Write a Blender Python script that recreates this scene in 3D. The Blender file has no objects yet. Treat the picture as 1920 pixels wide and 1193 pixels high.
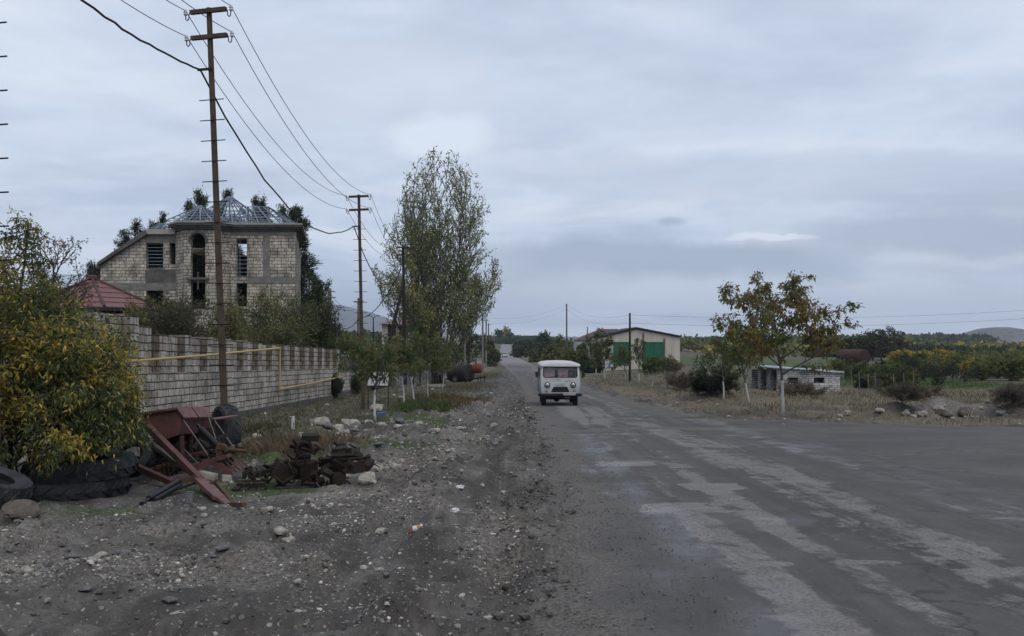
import bpy, bmesh, math, random
import numpy as np
from mathutils import Vector, Matrix
random.seed(7); RNG = np.random.default_rng(7)
SC = bpy.context.scene; COL = SC.collection
F = 1867.0; CX = 960.0; HY = 640.0; EYE = 1.82
R = math.radians

# ------------------------------------------------------------------ numbers
def sstep(a, b, x):
    t = np.clip((np.asarray(x, float) - a) / (b - a), 0, 1); return t * t * (3 - 2 * t)
def _hash(ix, iy, s):
    h = (ix.astype(np.int64) * 374761393 + iy.astype(np.int64) * 668265263 + s * 974634777) & 0xffffffff
    h = ((h ^ (h >> 13)) * 1274126177) & 0xffffffff
    h = h ^ (h >> 16)
    return (h & 0xffff) / 65535.0
def vnoise(x, y, s=0):
    x = np.asarray(x, float); y = np.asarray(y, float)
    ix = np.floor(x); iy = np.floor(y); fx = x - ix; fy = y - iy
    fx = fx * fx * (3 - 2 * fx); fy = fy * fy * (3 - 2 * fy)
    a = _hash(ix, iy, s); b = _hash(ix + 1, iy, s); c = _hash(ix, iy + 1, s); d = _hash(ix + 1, iy + 1, s)
    return (a * (1 - fx) + b * fx) * (1 - fy) + (c * (1 - fx) + d * fx) * fy
def fbm(x, y, s=0, o=4):
    r = 0; a = .5; t = 0
    for i in range(o):
        r = r + a * vnoise(x, y, s + i * 17); t += a; a *= .5; x = x * 2.03 + 11.3; y = y * 2.03 + 5.7
    return r / t

# ------------------------------------------------------------------ terrain
_yy = np.arange(-60, 9000, 1.0)
def _table(ys, ds, sm):
    t = np.interp(_yy, ys, ds); k = np.exp(-.5 * (np.arange(-3 * sm, 3 * sm + 1) / sm) ** 2); k /= k.sum()
    return np.convolve(np.pad(t, 3 * sm, 'edge'), k, 'valid')
D_ROAD = _table([-60, 0, 40, 90, 140, 200, 327, 400, 500, 600, 700, 800, 1000, 1400, 9000],
                [.44, 1.82, 2.74, 3.89, 4.7, 5.2, 5.43, 5.0, 3.7, 1.8, .5, -1, -5, 4, 4.5], 12)
D_RIGHT = _table([-60, 0, 40, 65, 166, 500, 1000, 9000], [.44, 1.82, 2.74, 3.3, 3.65, 4.0, 4.0, 4.2], 6)
def base_drop(X, Y):
    w = sstep(0, 1, (X - 9) / (16 + .08 * np.maximum(Y, 0)))
    return np.interp(Y, _yy, D_ROAD) * (1 - w) + np.interp(Y, _yy, D_RIGHT) * w
ROAD_L = ([-40, 6.6, 10.7, 20, 31.7, 50, 110, 190, 327, 640], [.2, .36, .52, .85, .7, .68, 1.0, -1.0, -5.0, -6.0])
ROAD_R = ([-40, 16, 20, 24, 27.9, 30, 31.4, 33.5, 46, 60, 145, 200, 327, 640], [70, 70, 50, 30, 15, 11.5, 8.8, 6.1, 5.9, 5.6, 7.0, 5.5, 1.6, 1.0])
def road_l(Y): return np.interp(Y, *ROAD_L)
def road_r(Y): return np.interp(Y, *ROAD_R)
def road_mask(X, Y, soft=.6):
    e = (vnoise(X * .7, Y * .7, 5) - .5) * .9
    return sstep(-soft, soft, X - road_l(Y) + e) * sstep(-soft, soft, road_r(Y) - X + e) * (Y < 640)
MOUNDS = [(-2.2, 30.5, 1.6, 1.2, .28), (-3.2, 27.5, 1.5, .9, .22), (-.9, 15.5, .55, 2.6, .16), (-1.3, 20, .6, 3, .18), (-2.6, 19.5, 1.0, 1.2, .14),
          (-.3, 24, .5, 3, .12), (-6.1, 11.6, .8, .6, .22), (13.2, 34.0, 1.0, .7, .45), (14.9, 34.6, .9, .7, .62), (16.3, 33.9, .9, .7, .5),
          (17.8, 33.2, 1.0, .8, .55), (19.4, 32.6, 1.0, .8, .4), (-3.7, 45, 1.6, 2, .3), (-6.2, 58, 2, 3, .5), (-.8, 40, .5, 5, .14), (11, 62, 5, 3, .5), (10, 50, 3, 3, .35)]
def ground_z(X, Y, detail=True):
    X = np.asarray(X, float); Y = np.asarray(Y, float)
    z = EYE - base_drop(X, Y)
    terr = sstep(-9.25, -9.42, X) * sstep(13, 15, Y) * (1 - sstep(59.5, 62, Y) * sstep(-9.2, -9.8, X)) 
    terr = sstep(-9.25, -9.42, X) * sstep(12, 14, Y) * (1 - sstep(59, 110, Y))
    zt = EYE - .95 + 0 * X
    z = z * (1 - terr) + np.maximum(z, zt) * terr
    for mx, my, sx, sy, h in MOUNDS:
        z = z + h * np.exp(-((X - mx) / sx) ** 2 - ((Y - my) / sy) ** 2)
    if detail:
        rm = road_mask(X, Y)
        far = np.clip(60 / np.maximum(Y, 1), 0, 1) * (1 - .8 * np.exp(-((X + 4.4) / 2.2) ** 4 - ((Y - 14) / 2.0) ** 4))
        n = (fbm(X * .55, Y * .55, 1, 3) - .5) * .26 + (fbm(X * 2.3, Y * 2.3, 2, 4) - .5) * .22 + np.maximum(fbm(X * 3.1, Y * 3.1, 12, 3) - .55, 0) * .55
        z = z + n * (1 - rm) * far
        z = z + rm * far * ((fbm(X * .5, Y * .18, 3, 3) - .5) * .05)
        # wheel ruts running along the verge
        z = z - .07 * (1 - rm) * far * sstep(.5, .9, vnoise(X * 1.1 + .03 * Y, Y * .05, 9)) * sstep(-5, -3.5, X) * sstep(2, 0, X)
        for rx in (-.35, -1.75):
            u = np.abs(X - rx - .35 * np.sin(Y * .11 + 1) - .25 * (vnoise(Y * .5, Y * 0, 14) - .5)); z = z + far * (Y > 8) * (Y < 80) * (.05 * np.exp(-((u - .24) / .08) ** 2) - .09 * np.exp(-(u / .15) ** 2)) * (.4 + vnoise(X * 2, Y * 2, 15))
    return z
def gz(X, Y, detail=True): return float(ground_z(np.array([X]), np.array([Y]), detail)[0])
def P(px, py):
    """the point of the terrain seen at this pixel of the photograph"""
    k = (px - CX) / F; lo = 3.0
    ys = np.concatenate([np.arange(3, 80, .1), np.arange(80, 1200, 1.0)])
    zs = ground_z(k * ys, ys, False); ray = EYE + (HY - py) / F * ys
    i = np.argmax(zs >= ray) if (zs >= ray).any() else len(ys) - 1
    Y = float(ys[i]); return k * Y, Y, gz(k * Y, Y)
def W(px, py, Y):
    """the point at distance Y behind this pixel"""
    return Vector(((px - CX) / F * Y, Y, EYE + (HY - py) / F * Y))

# ------------------------------------------------------------------ materials
def new_mat(name):
    m = bpy.data.materials.new(name); m.use_nodes = True
    nt = m.node_tree; return m, nt, nt.nodes, nt.links, nt.nodes['Principled BSDF']
def rgb(c): return (c[0], c[1], c[2], 1.0)
def mixc(nt, fac, a, b, mode='MIX'):
    n = nt.nodes.new('ShaderNodeMix'); n.data_type = 'RGBA'; n.blend_type = mode
    for sock, v in ((0, fac), (6, a), (7, b)):
        if isinstance(v, bpy.types.NodeSocket): nt.links.new(v, n.inputs[sock])
        elif sock == 0: n.inputs[0].default_value = v
        else: n.inputs[sock].default_value = rgb(v)
    return n.outputs[2]
def math_(nt, op, a, b=0.0, c=None, clamp=False):
    n = nt.nodes.new('ShaderNodeMath'); n.operation = op; n.use_clamp = clamp
    for i, v in enumerate((a, b) if c is None else (a, b, c)):
        if isinstance(v, bpy.types.NodeSocket): nt.links.new(v, n.inputs[i])
        else: n.inputs[i].default_value = v
    return n.outputs[0]
def noise(nt, scale, vec=None, detail=4, rough=.6, out=0, dist=0):
    n = nt.nodes.new('ShaderNodeTexNoise'); n.inputs['Scale'].default_value = scale
    n.inputs['Detail'].default_value = detail; n.inputs['Roughness'].default_value = rough; n.inputs['Distortion'].default_value = dist
    if vec is not None: nt.links.new(vec, n.inputs['Vector'])
    return n.outputs[out]
def ramp(nt, fac, stops):
    n = nt.nodes.new('ShaderNodeValToRGB'); nt.links.new(fac, n.inputs[0]); e = n.color_ramp.elements
    while len(e) < len(stops): e.new(.5)
    for q, (p, c) in zip(e, stops):
        q.position = p; q.color = rgb(c) if hasattr(c, '__len__') else (c, c, c, 1)
    return n.outputs[0]
def mapping(nt, vec, scale=(1, 1, 1), rot=(0, 0, 0), loc=(0, 0, 0)):
    n = nt.nodes.new('ShaderNodeMapping'); nt.links.new(vec, n.inputs[0])
    n.inputs[1].default_value = loc; n.inputs[2].default_value = rot; n.inputs[3].default_value = scale
    return n.outputs[0]
def bump(nt, h, strength=.4, dist=.02):
    n = nt.nodes.new('ShaderNodeBump'); n.inputs['Strength'].default_value = strength; n.inputs['Distance'].default_value = dist
    nt.links.new(h, n.inputs['Height']); nt.links.new(n.outputs[0], nt.nodes['Principled BSDF'].inputs['Normal'])
def geo_pos(nt): return nt.nodes.new('ShaderNodeNewGeometry').outputs['Position']
def obj_co(nt): return nt.nodes.new('ShaderNodeTexCoord').outputs['Object']
def uv_co(nt): return nt.nodes.new('ShaderNodeTexCoord').outputs['UV']
def plain(name, c, rough=.75, var=.35, scale=6, metal=0, bstr=.25, bscale=40, c2=None, spec=.18, stretch=(1, 1, 1)):
    """worn single colour: blotches, fine grain and a little bump"""
    m, nt, N, L, b = new_mat(name)
    co = mapping(nt, obj_co(nt), stretch)
    n1 = noise(nt, scale, co, 5, .65); c2 = c2 or [x * (1 - var) for x in c]
    f = ramp(nt, n1, [(.35, 0.0), (.65, 1.0)])
    col = mixc(nt, f, c2, c)
    n2 = noise(nt, bscale, co, 4, .7)
    col = mixc(nt, .5, col, ramp(nt, n2, [(.3, .55), (.7, 1.0)]), 'MULTIPLY')
    L.new(col, b.inputs['Base Color']); b.inputs['Roughness'].default_value = rough; b.inputs['Metallic'].default_value = metal
    b.inputs['Specular IOR Level'].default_value = spec
    bump(nt, n2, bstr, .01)
    return m
def stone(name, ca, cb, mortar, bw=.4, bh=.2, ms=.012, rough=.9, streak=True):
    m, nt, N, L, b = new_mat(name)
    uv = uv_co(nt)
    wob = N.new('ShaderNodeVectorMath'); wob.operation = 'MULTIPLY_ADD'
    nv = noise(nt, 2.6, uv, 4, .65, 1); L.new(nv, wob.inputs[0]); wob.inputs[1].default_value = (.16, .075, 0); L.new(uv, wob.inputs[2])
    br = N.new('ShaderNodeTexBrick'); L.new(wob.outputs[0], br.inputs['Vector'])
    br.inputs['Color1'].default_value = rgb(ca); br.inputs['Color2'].default_value = rgb(cb); br.inputs['Mortar'].default_value = rgb(mortar)
    br.inputs['Scale'].default_value = 1; br.inputs['Mortar Size'].default_value = ms; br.inputs['Mortar Smooth'].default_value = .35
    br.inputs['Bias'].default_value = -.15; br.inputs['Brick Width'].default_value = bw; br.inputs['Row Height'].default_value = bh
    br.offset_frequency = 2; br.offset = .43; br.squash = 1.3; br.squash_frequency = 3
    n1 = noise(nt, 9, uv, 6, .7); n2 = noise(nt, 1.1, uv, 4, .6); n3 = noise(nt, 60, uv, 3, .6)
    col = mixc(nt, .75, br.outputs['Color'], ramp(nt, n1, [(.34, .4), (.56, 1.0)]), 'MULTIPLY')
    col = mixc(nt, .85, col, ramp(nt, n2, [(.38, .42), (.56, 1.0)]), 'MULTIPLY')
    if streak:
        st = noise(nt, 1, mapping(nt, uv, (9, .7, 1)), 4, .7)
        col = mixc(nt, .7, col, ramp(nt, st, [(.38, .5), (.55, 1.0)]), 'MULTIPLY')
    col = mixc(nt, .4, col, ramp(nt, n3, [(.3, .6), (.7, 1.0)]), 'MULTIPLY')
    L.new(col, b.inputs['Base Color']); b.inputs['Roughness'].default_value = rough; b.inputs['Specular IOR Level'].default_value = .2
    h = math_(nt, 'MULTIPLY_ADD', br.outputs['Fac'], -1.0, math_(nt, 'MULTIPLY', n1, .6))
    bump(nt, h, .6, .02)
    return m
def leaf_mat(name, trans=.4, rough=.55):
    m, nt, N, L, b = new_mat(name)
    at = N.new('ShaderNodeAttribute'); at.attribute_name = 'col'
    b.inputs['Roughness'].default_value = rough; b.inputs['Specular IOR Level'].default_value = .18
    L.new(at.outputs['Color'], b.inputs['Base Color'])
    t = N.new('ShaderNodeBsdfTranslucent'); L.new(at.outputs['Color'], t.inputs[0])
    x = N.new('ShaderNodeMixShader'); x.inputs[0].default_value = trans
    L.new(b.outputs[0], x.inputs[1]); L.new(t.outputs[0], x.inputs[2]); L.new(x.outputs[0], N['Material Output'].inputs[0])
    return m

# ------------------------------------------------------------------ meshes
class MB:
    """collects boxes, tubes, lathes and sheets of ONE part"""
    def __init__(s): s.v = []; s.f = []
    def add(s, vs, fs):
        o = len(s.v); s.v += [tuple(map(float, q)) for q in vs]; s.f += [tuple(o + i for i in q) for q in fs]; return s
    def box(s, c, sz, rot=None):
        hx, hy, hz = sz[0] / 2, sz[1] / 2, sz[2] / 2
        vs = [Vector((x * hx, y * hy, z * hz)) for z in (-1, 1) for y in (-1, 1) for x in (-1, 1)]
        if rot is not None:
            M = rot if isinstance(rot, Matrix) else Matrix.Rotation(rot, 3, 'Z'); vs = [M @ q for q in vs]
        c = Vector(c)
        return s.add([c + q for q in vs], [(0, 2, 3, 1), (4, 5, 7, 6), (0, 1, 5, 4), (2, 6, 7, 3), (0, 4, 6, 2), (1, 3, 7, 5)])
    def bar(s, a, b, w, h=None, up=(0, 0, 1)):
        a = Vector(a); b = Vector(b); d = b - a
        if d.length < 1e-6: return s
        x = d.normalized(); u = Vector(up)
        if abs(x.dot(u)) > .97: u = Vector((0, 1, 0))
        y = u.cross(x).normalized(); z = x.cross(y)
        M = Matrix((x, y, z)).transposed()
        return s.box((a + b) / 2, (d.length, w, h or w), M)
    def tube(s, pts, r, n=8, cap=True):
        pts = [Vector(p) for p in pts]; m = len(pts)
        rs = r if hasattr(r, '__len__') else [r] * m
        rings = []; ref = None
        for i, p in enumerate(pts):
            t = (pts[min(i + 1, m - 1)] - pts[max(i - 1, 0)]).normalized()
            if ref is None: ref = Vector((0, 0, 1)) if abs(t.z) < .9 else Vector((1, 0, 0))
            x = (ref - t * ref.dot(t)).normalized(); y = t.cross(x); ref = x
            rings.append([p + (x * math.cos(2 * math.pi * k / n) + y * math.sin(2 * math.pi * k / n)) * rs[i] for k in range(n)])
        vs = [q for g in rings for q in g]
        fs = [(i * n + k, i * n + (k + 1) % n, (i + 1) * n + (k + 1) % n, (i + 1) * n + k) for i in range(m - 1) for k in range(n)]
        if cap: fs += [tuple(range(n - 1, -1, -1)), tuple((m - 1) * n + k for k in range(n))]
        return s.add(vs, fs)
    def lathe(s, prof, c=(0, 0, 0), axis='Z', n=20, M=None):
        """prof: (radius, height) pairs turned about an axis"""
        vs = []
        for r, h in prof:
            for k in range(n):
                a = 2 * math.pi * k / n; q = Vector((r * math.cos(a), r * math.sin(a), h))
                if axis == 'Y': q = Vector((q.x, q.z, q.y))
                if axis == 'X': q = Vector((q.z, q.x, q.y))
                if M is not None: q = M @ q
                vs.append(Vector(c) + q)
        m = len(prof)
        fs = [(i * n + k, i * n + (k + 1) % n, (i + 1) * n + (k + 1) % n, (i + 1) * n + k) for i in range(m - 1) for k in range(n)]
        if prof[0][0] > 1e-4: fs.append(tuple(range(n - 1, -1, -1)))
        if prof[-1][0] > 1e-4: fs.append(tuple((m - 1) * n + k for k in range(n)))
        return s.add(vs, fs)
    def ring(s, c, R_, r, axis='Y', n=20, k=8, M=None):
        prof = [(R_ + r * math.cos(2 * math.pi * j / k), r * math.sin(2 * math.pi * j / k)) for j in range(k + 1)]
        o = len(s.f); s.lathe(prof, c, axis, n, M)
        s.f = s.f[:-2]; return s
    def prism(s, poly, thick, to):
        """flat polygon (2D) pushed to a thickness; to(u, v, w) -> 3D"""
        n = len(poly)
        return s.add([to(u, v, 0) for u, v in poly] + [to(u, v, thick) for u, v in poly],
                     [tuple(range(n - 1, -1, -1)), tuple(range(n, 2 * n))] + [(i, (i + 1) % n, n + (i + 1) % n, n + i) for i in range(n)])
    def wall(s, us, vs, keep, th, to):
        """wall slab on a grid of lines with openings left out (closed, no inner faces)"""
        nu, nv = len(us) - 1, len(vs) - 1
        K = [[keep((us[i] + us[i + 1]) / 2, (vs[j] + vs[j + 1]) / 2) for j in range(nv)] for i in range(nu)]
        g = lambda i, j: 0 <= i < nu and 0 <= j < nv and K[i][j]
        for i in range(nu):
            for j in range(nv):
                if not K[i][j]: continue
                u0, u1, v0, v1 = us[i], us[i + 1], vs[j], vs[j + 1]
                c = [(u0, v0), (u1, v0), (u1, v1), (u0, v1)]
                s.add([to(u, v, 0) for u, v in c], [(0, 1, 2, 3)]); s.add([to(u, v, th) for u, v in c], [(3, 2, 1, 0)])
                for a, b, (di, dj) in ((0, 1, (0, -1)), (1, 2, (1, 0)), (2, 3, (0, 1)), (3, 0, (-1, 0))):
                    if not g(i + di, j + dj):
                        s.add([to(*c[a], 0), to(*c[b], 0), to(*c[b], th), to(*c[a], th)], [(3, 2, 1, 0)])
        return s
    def build(s, name, mat, parent=None, smooth=False, uvf=None, fix=True, local=False):
        o = Vector((0, 0, 0)); q = parent
        while q is not None: o = o + q.location; q = q.parent
        if local: o = Vector((0, 0, 0))
        me = bpy.data.meshes.new(name)
        me.from_pydata([(x - o.x, y - o.y, z - o.z) for x, y, z in s.v], [], s.f); me.validate()
        if fix:
            bm = bmesh.new(); bm.from_mesh(me); bmesh.ops.recalc_face_normals(bm, faces=bm.faces); bm.to_mesh(me); bm.free()
        boxuv(me, o, uvf)
        if smooth:
            me.polygons.foreach_set('use_smooth', [True] * len(me.polygons))
            try: me.set_sharp_from_angle(angle=R(40))
            except Exception: pass
        me.materials.append(mat)
        ob = bpy.data.objects.new(name, me); COL.objects.link(ob)
        if parent is not None: ob.parent = parent
        return ob
def boxuv(me, o=Vector((0, 0, 0)), uvf=None):
    n = len(me.loops)
    if n == 0: return
    co = np.empty(len(me.vertices) * 3); me.vertices.foreach_get('co', co); co = co.reshape(-1, 3) + np.array(o)
    nm = np.empty(len(me.polygons) * 3); me.polygons.foreach_get('normal', nm); nm = nm.reshape(-1, 3)
    ls = np.empty(len(me.polygons), int); lt = np.empty(len(me.polygons), int)
    me.polygons.foreach_get('loop_start', ls); me.polygons.foreach_get('loop_total', lt)
    pi = np.repeat(np.arange(len(lt)), lt); vi = np.empty(n, int); me.loops.foreach_get('vertex_index', vi)
    c = co[vi]; a = np.abs(nm[pi])
    if uvf is not None: c = uvf(c)
    u = np.where((a[:, 2] > .7) | (a[:, 1] >= a[:, 0]), c[:, 0], c[:, 1]); v = np.where(a[:, 2] > .7, c[:, 1], c[:, 2])
    lay = me.uv_layers.new(name='UVMap'); lay.data.foreach_set('uv', np.stack([u, v], 1).ravel())
def quads_mesh(name, V, nper, C, mat):
    """V (n, nper, 3) separate little faces with one colour each"""
    n = len(V); me = bpy.data.meshes.new(name)
    me.vertices.add(n * nper); me.vertices.foreach_set('co', np.ascontiguousarray(V, dtype=np.float32).ravel())
    me.loops.add(n * nper); me.loops.foreach_set('vertex_index', np.arange(n * nper, dtype=np.int32))
    me.polygons.add(n); me.polygons.foreach_set('loop_start', np.arange(n, dtype=np.int32) * nper)
    try: me.polygons.foreach_set('loop_total', np.full(n, nper, dtype=np.int32))
    except Exception: pass
    me.update(calc_edges=True)
    if C is not None:
        a = me.color_attributes.new('col', 'FLOAT_COLOR', 'POINT')
        c4 = np.ones((n, nper, 4), np.float32); c4[:, :, :3] = C[:, None, :]; a.data.foreach_set('color', c4.ravel())
    me.materials.append(mat); return me
def link(name, me, parent=None, loc=None):
    o = bpy.data.objects.new(name, me); COL.objects.link(o)
    if parent is not None: o.parent = parent
    if loc is not None: o.location = loc
    return o
def tag(o, label=None, cat=None, group=None, kind=None):
    if label: o['label'] = label
    if cat: o['category'] = cat
    if group: o['group'] = group
    if kind: o['kind'] = kind
    return o
def thing(name, label, cat, loc=(0, 0, 0), group=None):
    o = bpy.data.objects.new(name, None); COL.objects.link(o); o.location = loc; o.empty_display_size = .2
    return tag(o, label, cat, group)
def dup(root, loc, rz=0, sc=1, label=None, group=None):
    r = root.copy(); COL.objects.link(r); r.location = loc; r.rotation_euler = (0, 0, rz)
    r.scale = sc if hasattr(sc, '__len__') else (sc, sc, sc)
    if label: r['label'] = label
    if group: r['group'] = group
    for ch in list(root.children):
        c = ch.copy(); COL.objects.link(c); c.parent = r
        for g in ch.children:
            d = g.copy(); COL.objects.link(d); d.parent = c
    return r

# ------------------------------------------------------------------ camera, light, sky
cam = bpy.data.cameras.new('camera'); cam.sensor_width = 36; cam.lens = 36 * F / 1920; cam.clip_end = 30000; cam.clip_start = .1
cam.shift_y = (HY - 596.5) / 1920
co = bpy.data.objects.new('camera', cam); COL.objects.link(co); co.location = (0, 0, EYE); co.rotation_euler = (R(90), 0, 0); SC.camera = co
SUN_EL, SUN_AZ = 55, 200
sl = bpy.data.lights.new('sun', 'SUN'); sl.energy = 1.5; sl.angle = R(50); sl.color = (1, .94, .86)
so = bpy.data.objects.new('sun', sl); COL.objects.link(so); so.rotation_euler = (R(90 - SUN_EL), 0, R(SUN_AZ - 180 + 0))
w = bpy.data.worlds.new('World'); SC.world = w; w.use_nodes = True
nt = w.node_tree; N = nt.nodes; L = nt.links
bg = N['Background']; out = N['World Output']
sky = N.new('ShaderNodeTexSky'); sky.sky_type = 'NISHITA'; sky.sun_disc = False; sky.sun_elevation = R(SUN_EL); sky.sun_rotation = R(SUN_AZ)
L.new(sky.outputs[0], bg.inputs[0]); bg.inputs[1].default_value = .08
tc = N.new('ShaderNodeTexCoord').outputs['Generated']
sep = N.new('ShaderNodeSeparateXYZ'); L.new(tc, sep.inputs[0])
den = math_(nt, 'ADD', math_(nt, 'MAXIMUM', sep.outputs[2], 0.0), .10)
cb = N.new('ShaderNodeCombineXYZ'); L.new(math_(nt, 'DIVIDE', sep.outputs[0], den), cb.inputs[0]); L.new(math_(nt, 'DIVIDE', sep.outputs[1], den), cb.inputs[1])
deck = cb.outputs[0]
n1 = noise(nt, .85, mapping(nt, deck, (1, 1, 1), loc=(3.1, 1.7, 0)), 7, .52, 0, .35)
n2 = noise(nt, .33, mapping(nt, deck, (.8, 1.2, 1), loc=(7.7, 2.2, 0)), 4, .5)
band = noise(nt, 3.2, mapping(nt, tc, (1.0, 1.0, 3.4), loc=(.4, .2, .35)), 7, .58, 0, .3)
cl = math_(nt, 'ADD', math_(nt, 'MULTIPLY', n1, .45), math_(nt, 'ADD', math_(nt, 'MULTIPLY', n2, .3), math_(nt, 'MULTIPLY', band, .35)))
shade = ramp(nt, cl, [(.42, (.34, .395, .495)), (.49, (.425, .49, .61)), (.55, (.54, .605, .72)), (.63, (.67, .72, .80))])
hz = ramp(nt, sep.outputs[2], [(0.0, (.38, .48, .65)), (.05, (.42, .505, .66)), (.16, (.50, .56, .67)), (.4, (.57, .62, .705))])
ccol = mixc(nt, .7, hz, shade)
wisp = noise(nt, 3.0, mapping(nt, tc, (1.2, 1.2, 5.0), loc=(2.3, 0, 1.2)), 8, .6, 0, .5)
elev = ramp(nt, sep.outputs[2], [(.0, .15), (.05, .6), (.12, 1.0), (.2, .35), (.3, .15)])
ccol = mixc(nt, math_(nt, 'MULTIPLY', ramp(nt, wisp, [(.52, 0.0), (.66, .8)]), elev), ccol, (.68, .72, .79))
dk = noise(nt, 2.2, mapping(nt, tc, (1.0, 1.0, 5.5), loc=(5.3, 1.0, 2.2)), 8, .58, 0, .4)
ccol = mixc(nt, math_(nt, 'MULTIPLY', ramp(nt, dk, [(.49, 0.0), (.61, .85)]), elev), ccol, (.35, .40, .495))
# particular clouds of the day: a white puff, a small dark shred, a slate bank with a bright edge, a pale band over the plain
yq = math_(nt, 'MAXIMUM', sep.outputs[1], .05); cu = math_(nt, 'DIVIDE', sep.outputs[0], yq); cv = math_(nt, 'DIVIDE', sep.outputs[2], yq)
wn = N.new('ShaderNodeSeparateColor'); L.new(noise(nt, 9.0, tc, 7, .6, 1), wn.inputs[0])
cu = math_(nt, 'ADD', cu, math_(nt, 'MULTIPLY', math_(nt, 'SUBTRACT', wn.outputs[0], .5), .09)); cv = math_(nt, 'ADD', cv, math_(nt, 'MULTIPLY', math_(nt, 'SUBTRACT', wn.outputs[1], .5), .05))
def cloud(base, px, py, rx, ry, col, k):
    du = math_(nt, 'DIVIDE', math_(nt, 'SUBTRACT', cu, (px - CX) / F), rx / F); dv = math_(nt, 'DIVIDE', math_(nt, 'SUBTRACT', cv, (HY - py) / F), ry / F)
    d2 = math_(nt, 'ADD', math_(nt, 'MULTIPLY', du, du), math_(nt, 'MULTIPLY', dv, dv))
    return mixc(nt, math_(nt, 'MULTIPLY', ramp(nt, d2, [(.25, 1.0), (1.0, 0.0)]), k), base, col)
ccol = cloud(ccol, 1500, 560, 700, 42, (.56, .63, .74), .6)
ccol = cloud(ccol, 1230, 482, 460, 40, (.315, .37, .475), .95); ccol = cloud(ccol, 1760, 440, 380, 46, (.335, .385, .49), .85); ccol = cloud(ccol, 1500, 330, 700, 60, (.40, .455, .56), .5); ccol = cloud(ccol, 620, 160, 420, 120, (.60, .65, .74), .5)
ccol = cloud(ccol, 1440, 440, 90, 9, (.70, .74, .80), .8); ccol = cloud(ccol, 1275, 414, 34, 14, (.34, .39, .48), .8)
ccol = cloud(ccol, 835, 255, 105, 48, (.66, .715, .80), .75)
bg2 = N.new('ShaderNodeBackground'); L.new(ccol, bg2.inputs[0]); bg2.inputs[1].default_value = 1.25
ms = N.new('ShaderNodeMixShader'); ms.inputs[0].default_value = .88
L.new(bg.outputs[0], ms.inputs[1]); L.new(bg2.outputs[0], ms.inputs[2]); L.new(ms.outputs[0], out.inputs[0])
SC.view_settings.view_transform = 'Standard'; SC.view_settings.look = 'None'; SC.view_settings.exposure = .12; SC.view_settings.gamma = 1
SC.render.engine = 'CYCLES'; SC.cycles.use_denoising = True; SC.cycles.max_bounces = 5; SC.cycles.diffuse_bounces = 3
SC.cycles.transparent_max_bounces = 12; SC.cycles.volume_bounces = 0; SC.cycles.sample_clamp_indirect = 3
# ================================================================== the land
def grid_mesh(name, X, Y, Z, mat, zone=None):
    ny, nx = X.shape
    me = bpy.data.meshes.new(name); V = np.stack([X, Y, Z], 2).reshape(-1, 3)
    i = np.arange(ny - 1)[:, None] * nx + np.arange(nx - 1)[None]
    Q = np.stack([i, i + 1, i + 1 + nx, i + nx], 2).reshape(-1, 4)
    me.vertices.add(len(V)); me.vertices.foreach_set('co', V.astype(np.float32).ravel())
    me.loops.add(Q.size); me.loops.foreach_set('vertex_index', Q.astype(np.int32).ravel())
    me.polygons.add(len(Q)); me.polygons.foreach_set('loop_start', np.arange(len(Q), dtype=np.int32) * 4)
    try: me.polygons.foreach_set('loop_total', np.full(len(Q), 4, dtype=np.int32))
    except Exception: pass
    me.polygons.foreach_set('use_smooth', np.ones(len(Q), bool)); me.update(calc_edges=True)
    if zone is not None:
        a = me.color_attributes.new('zone', 'FLOAT_COLOR', 'POINT'); a.data.foreach_set('color', zone.reshape(-1, 4).astype(np.float32).ravel())
    me.materials.append(mat); return me

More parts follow.
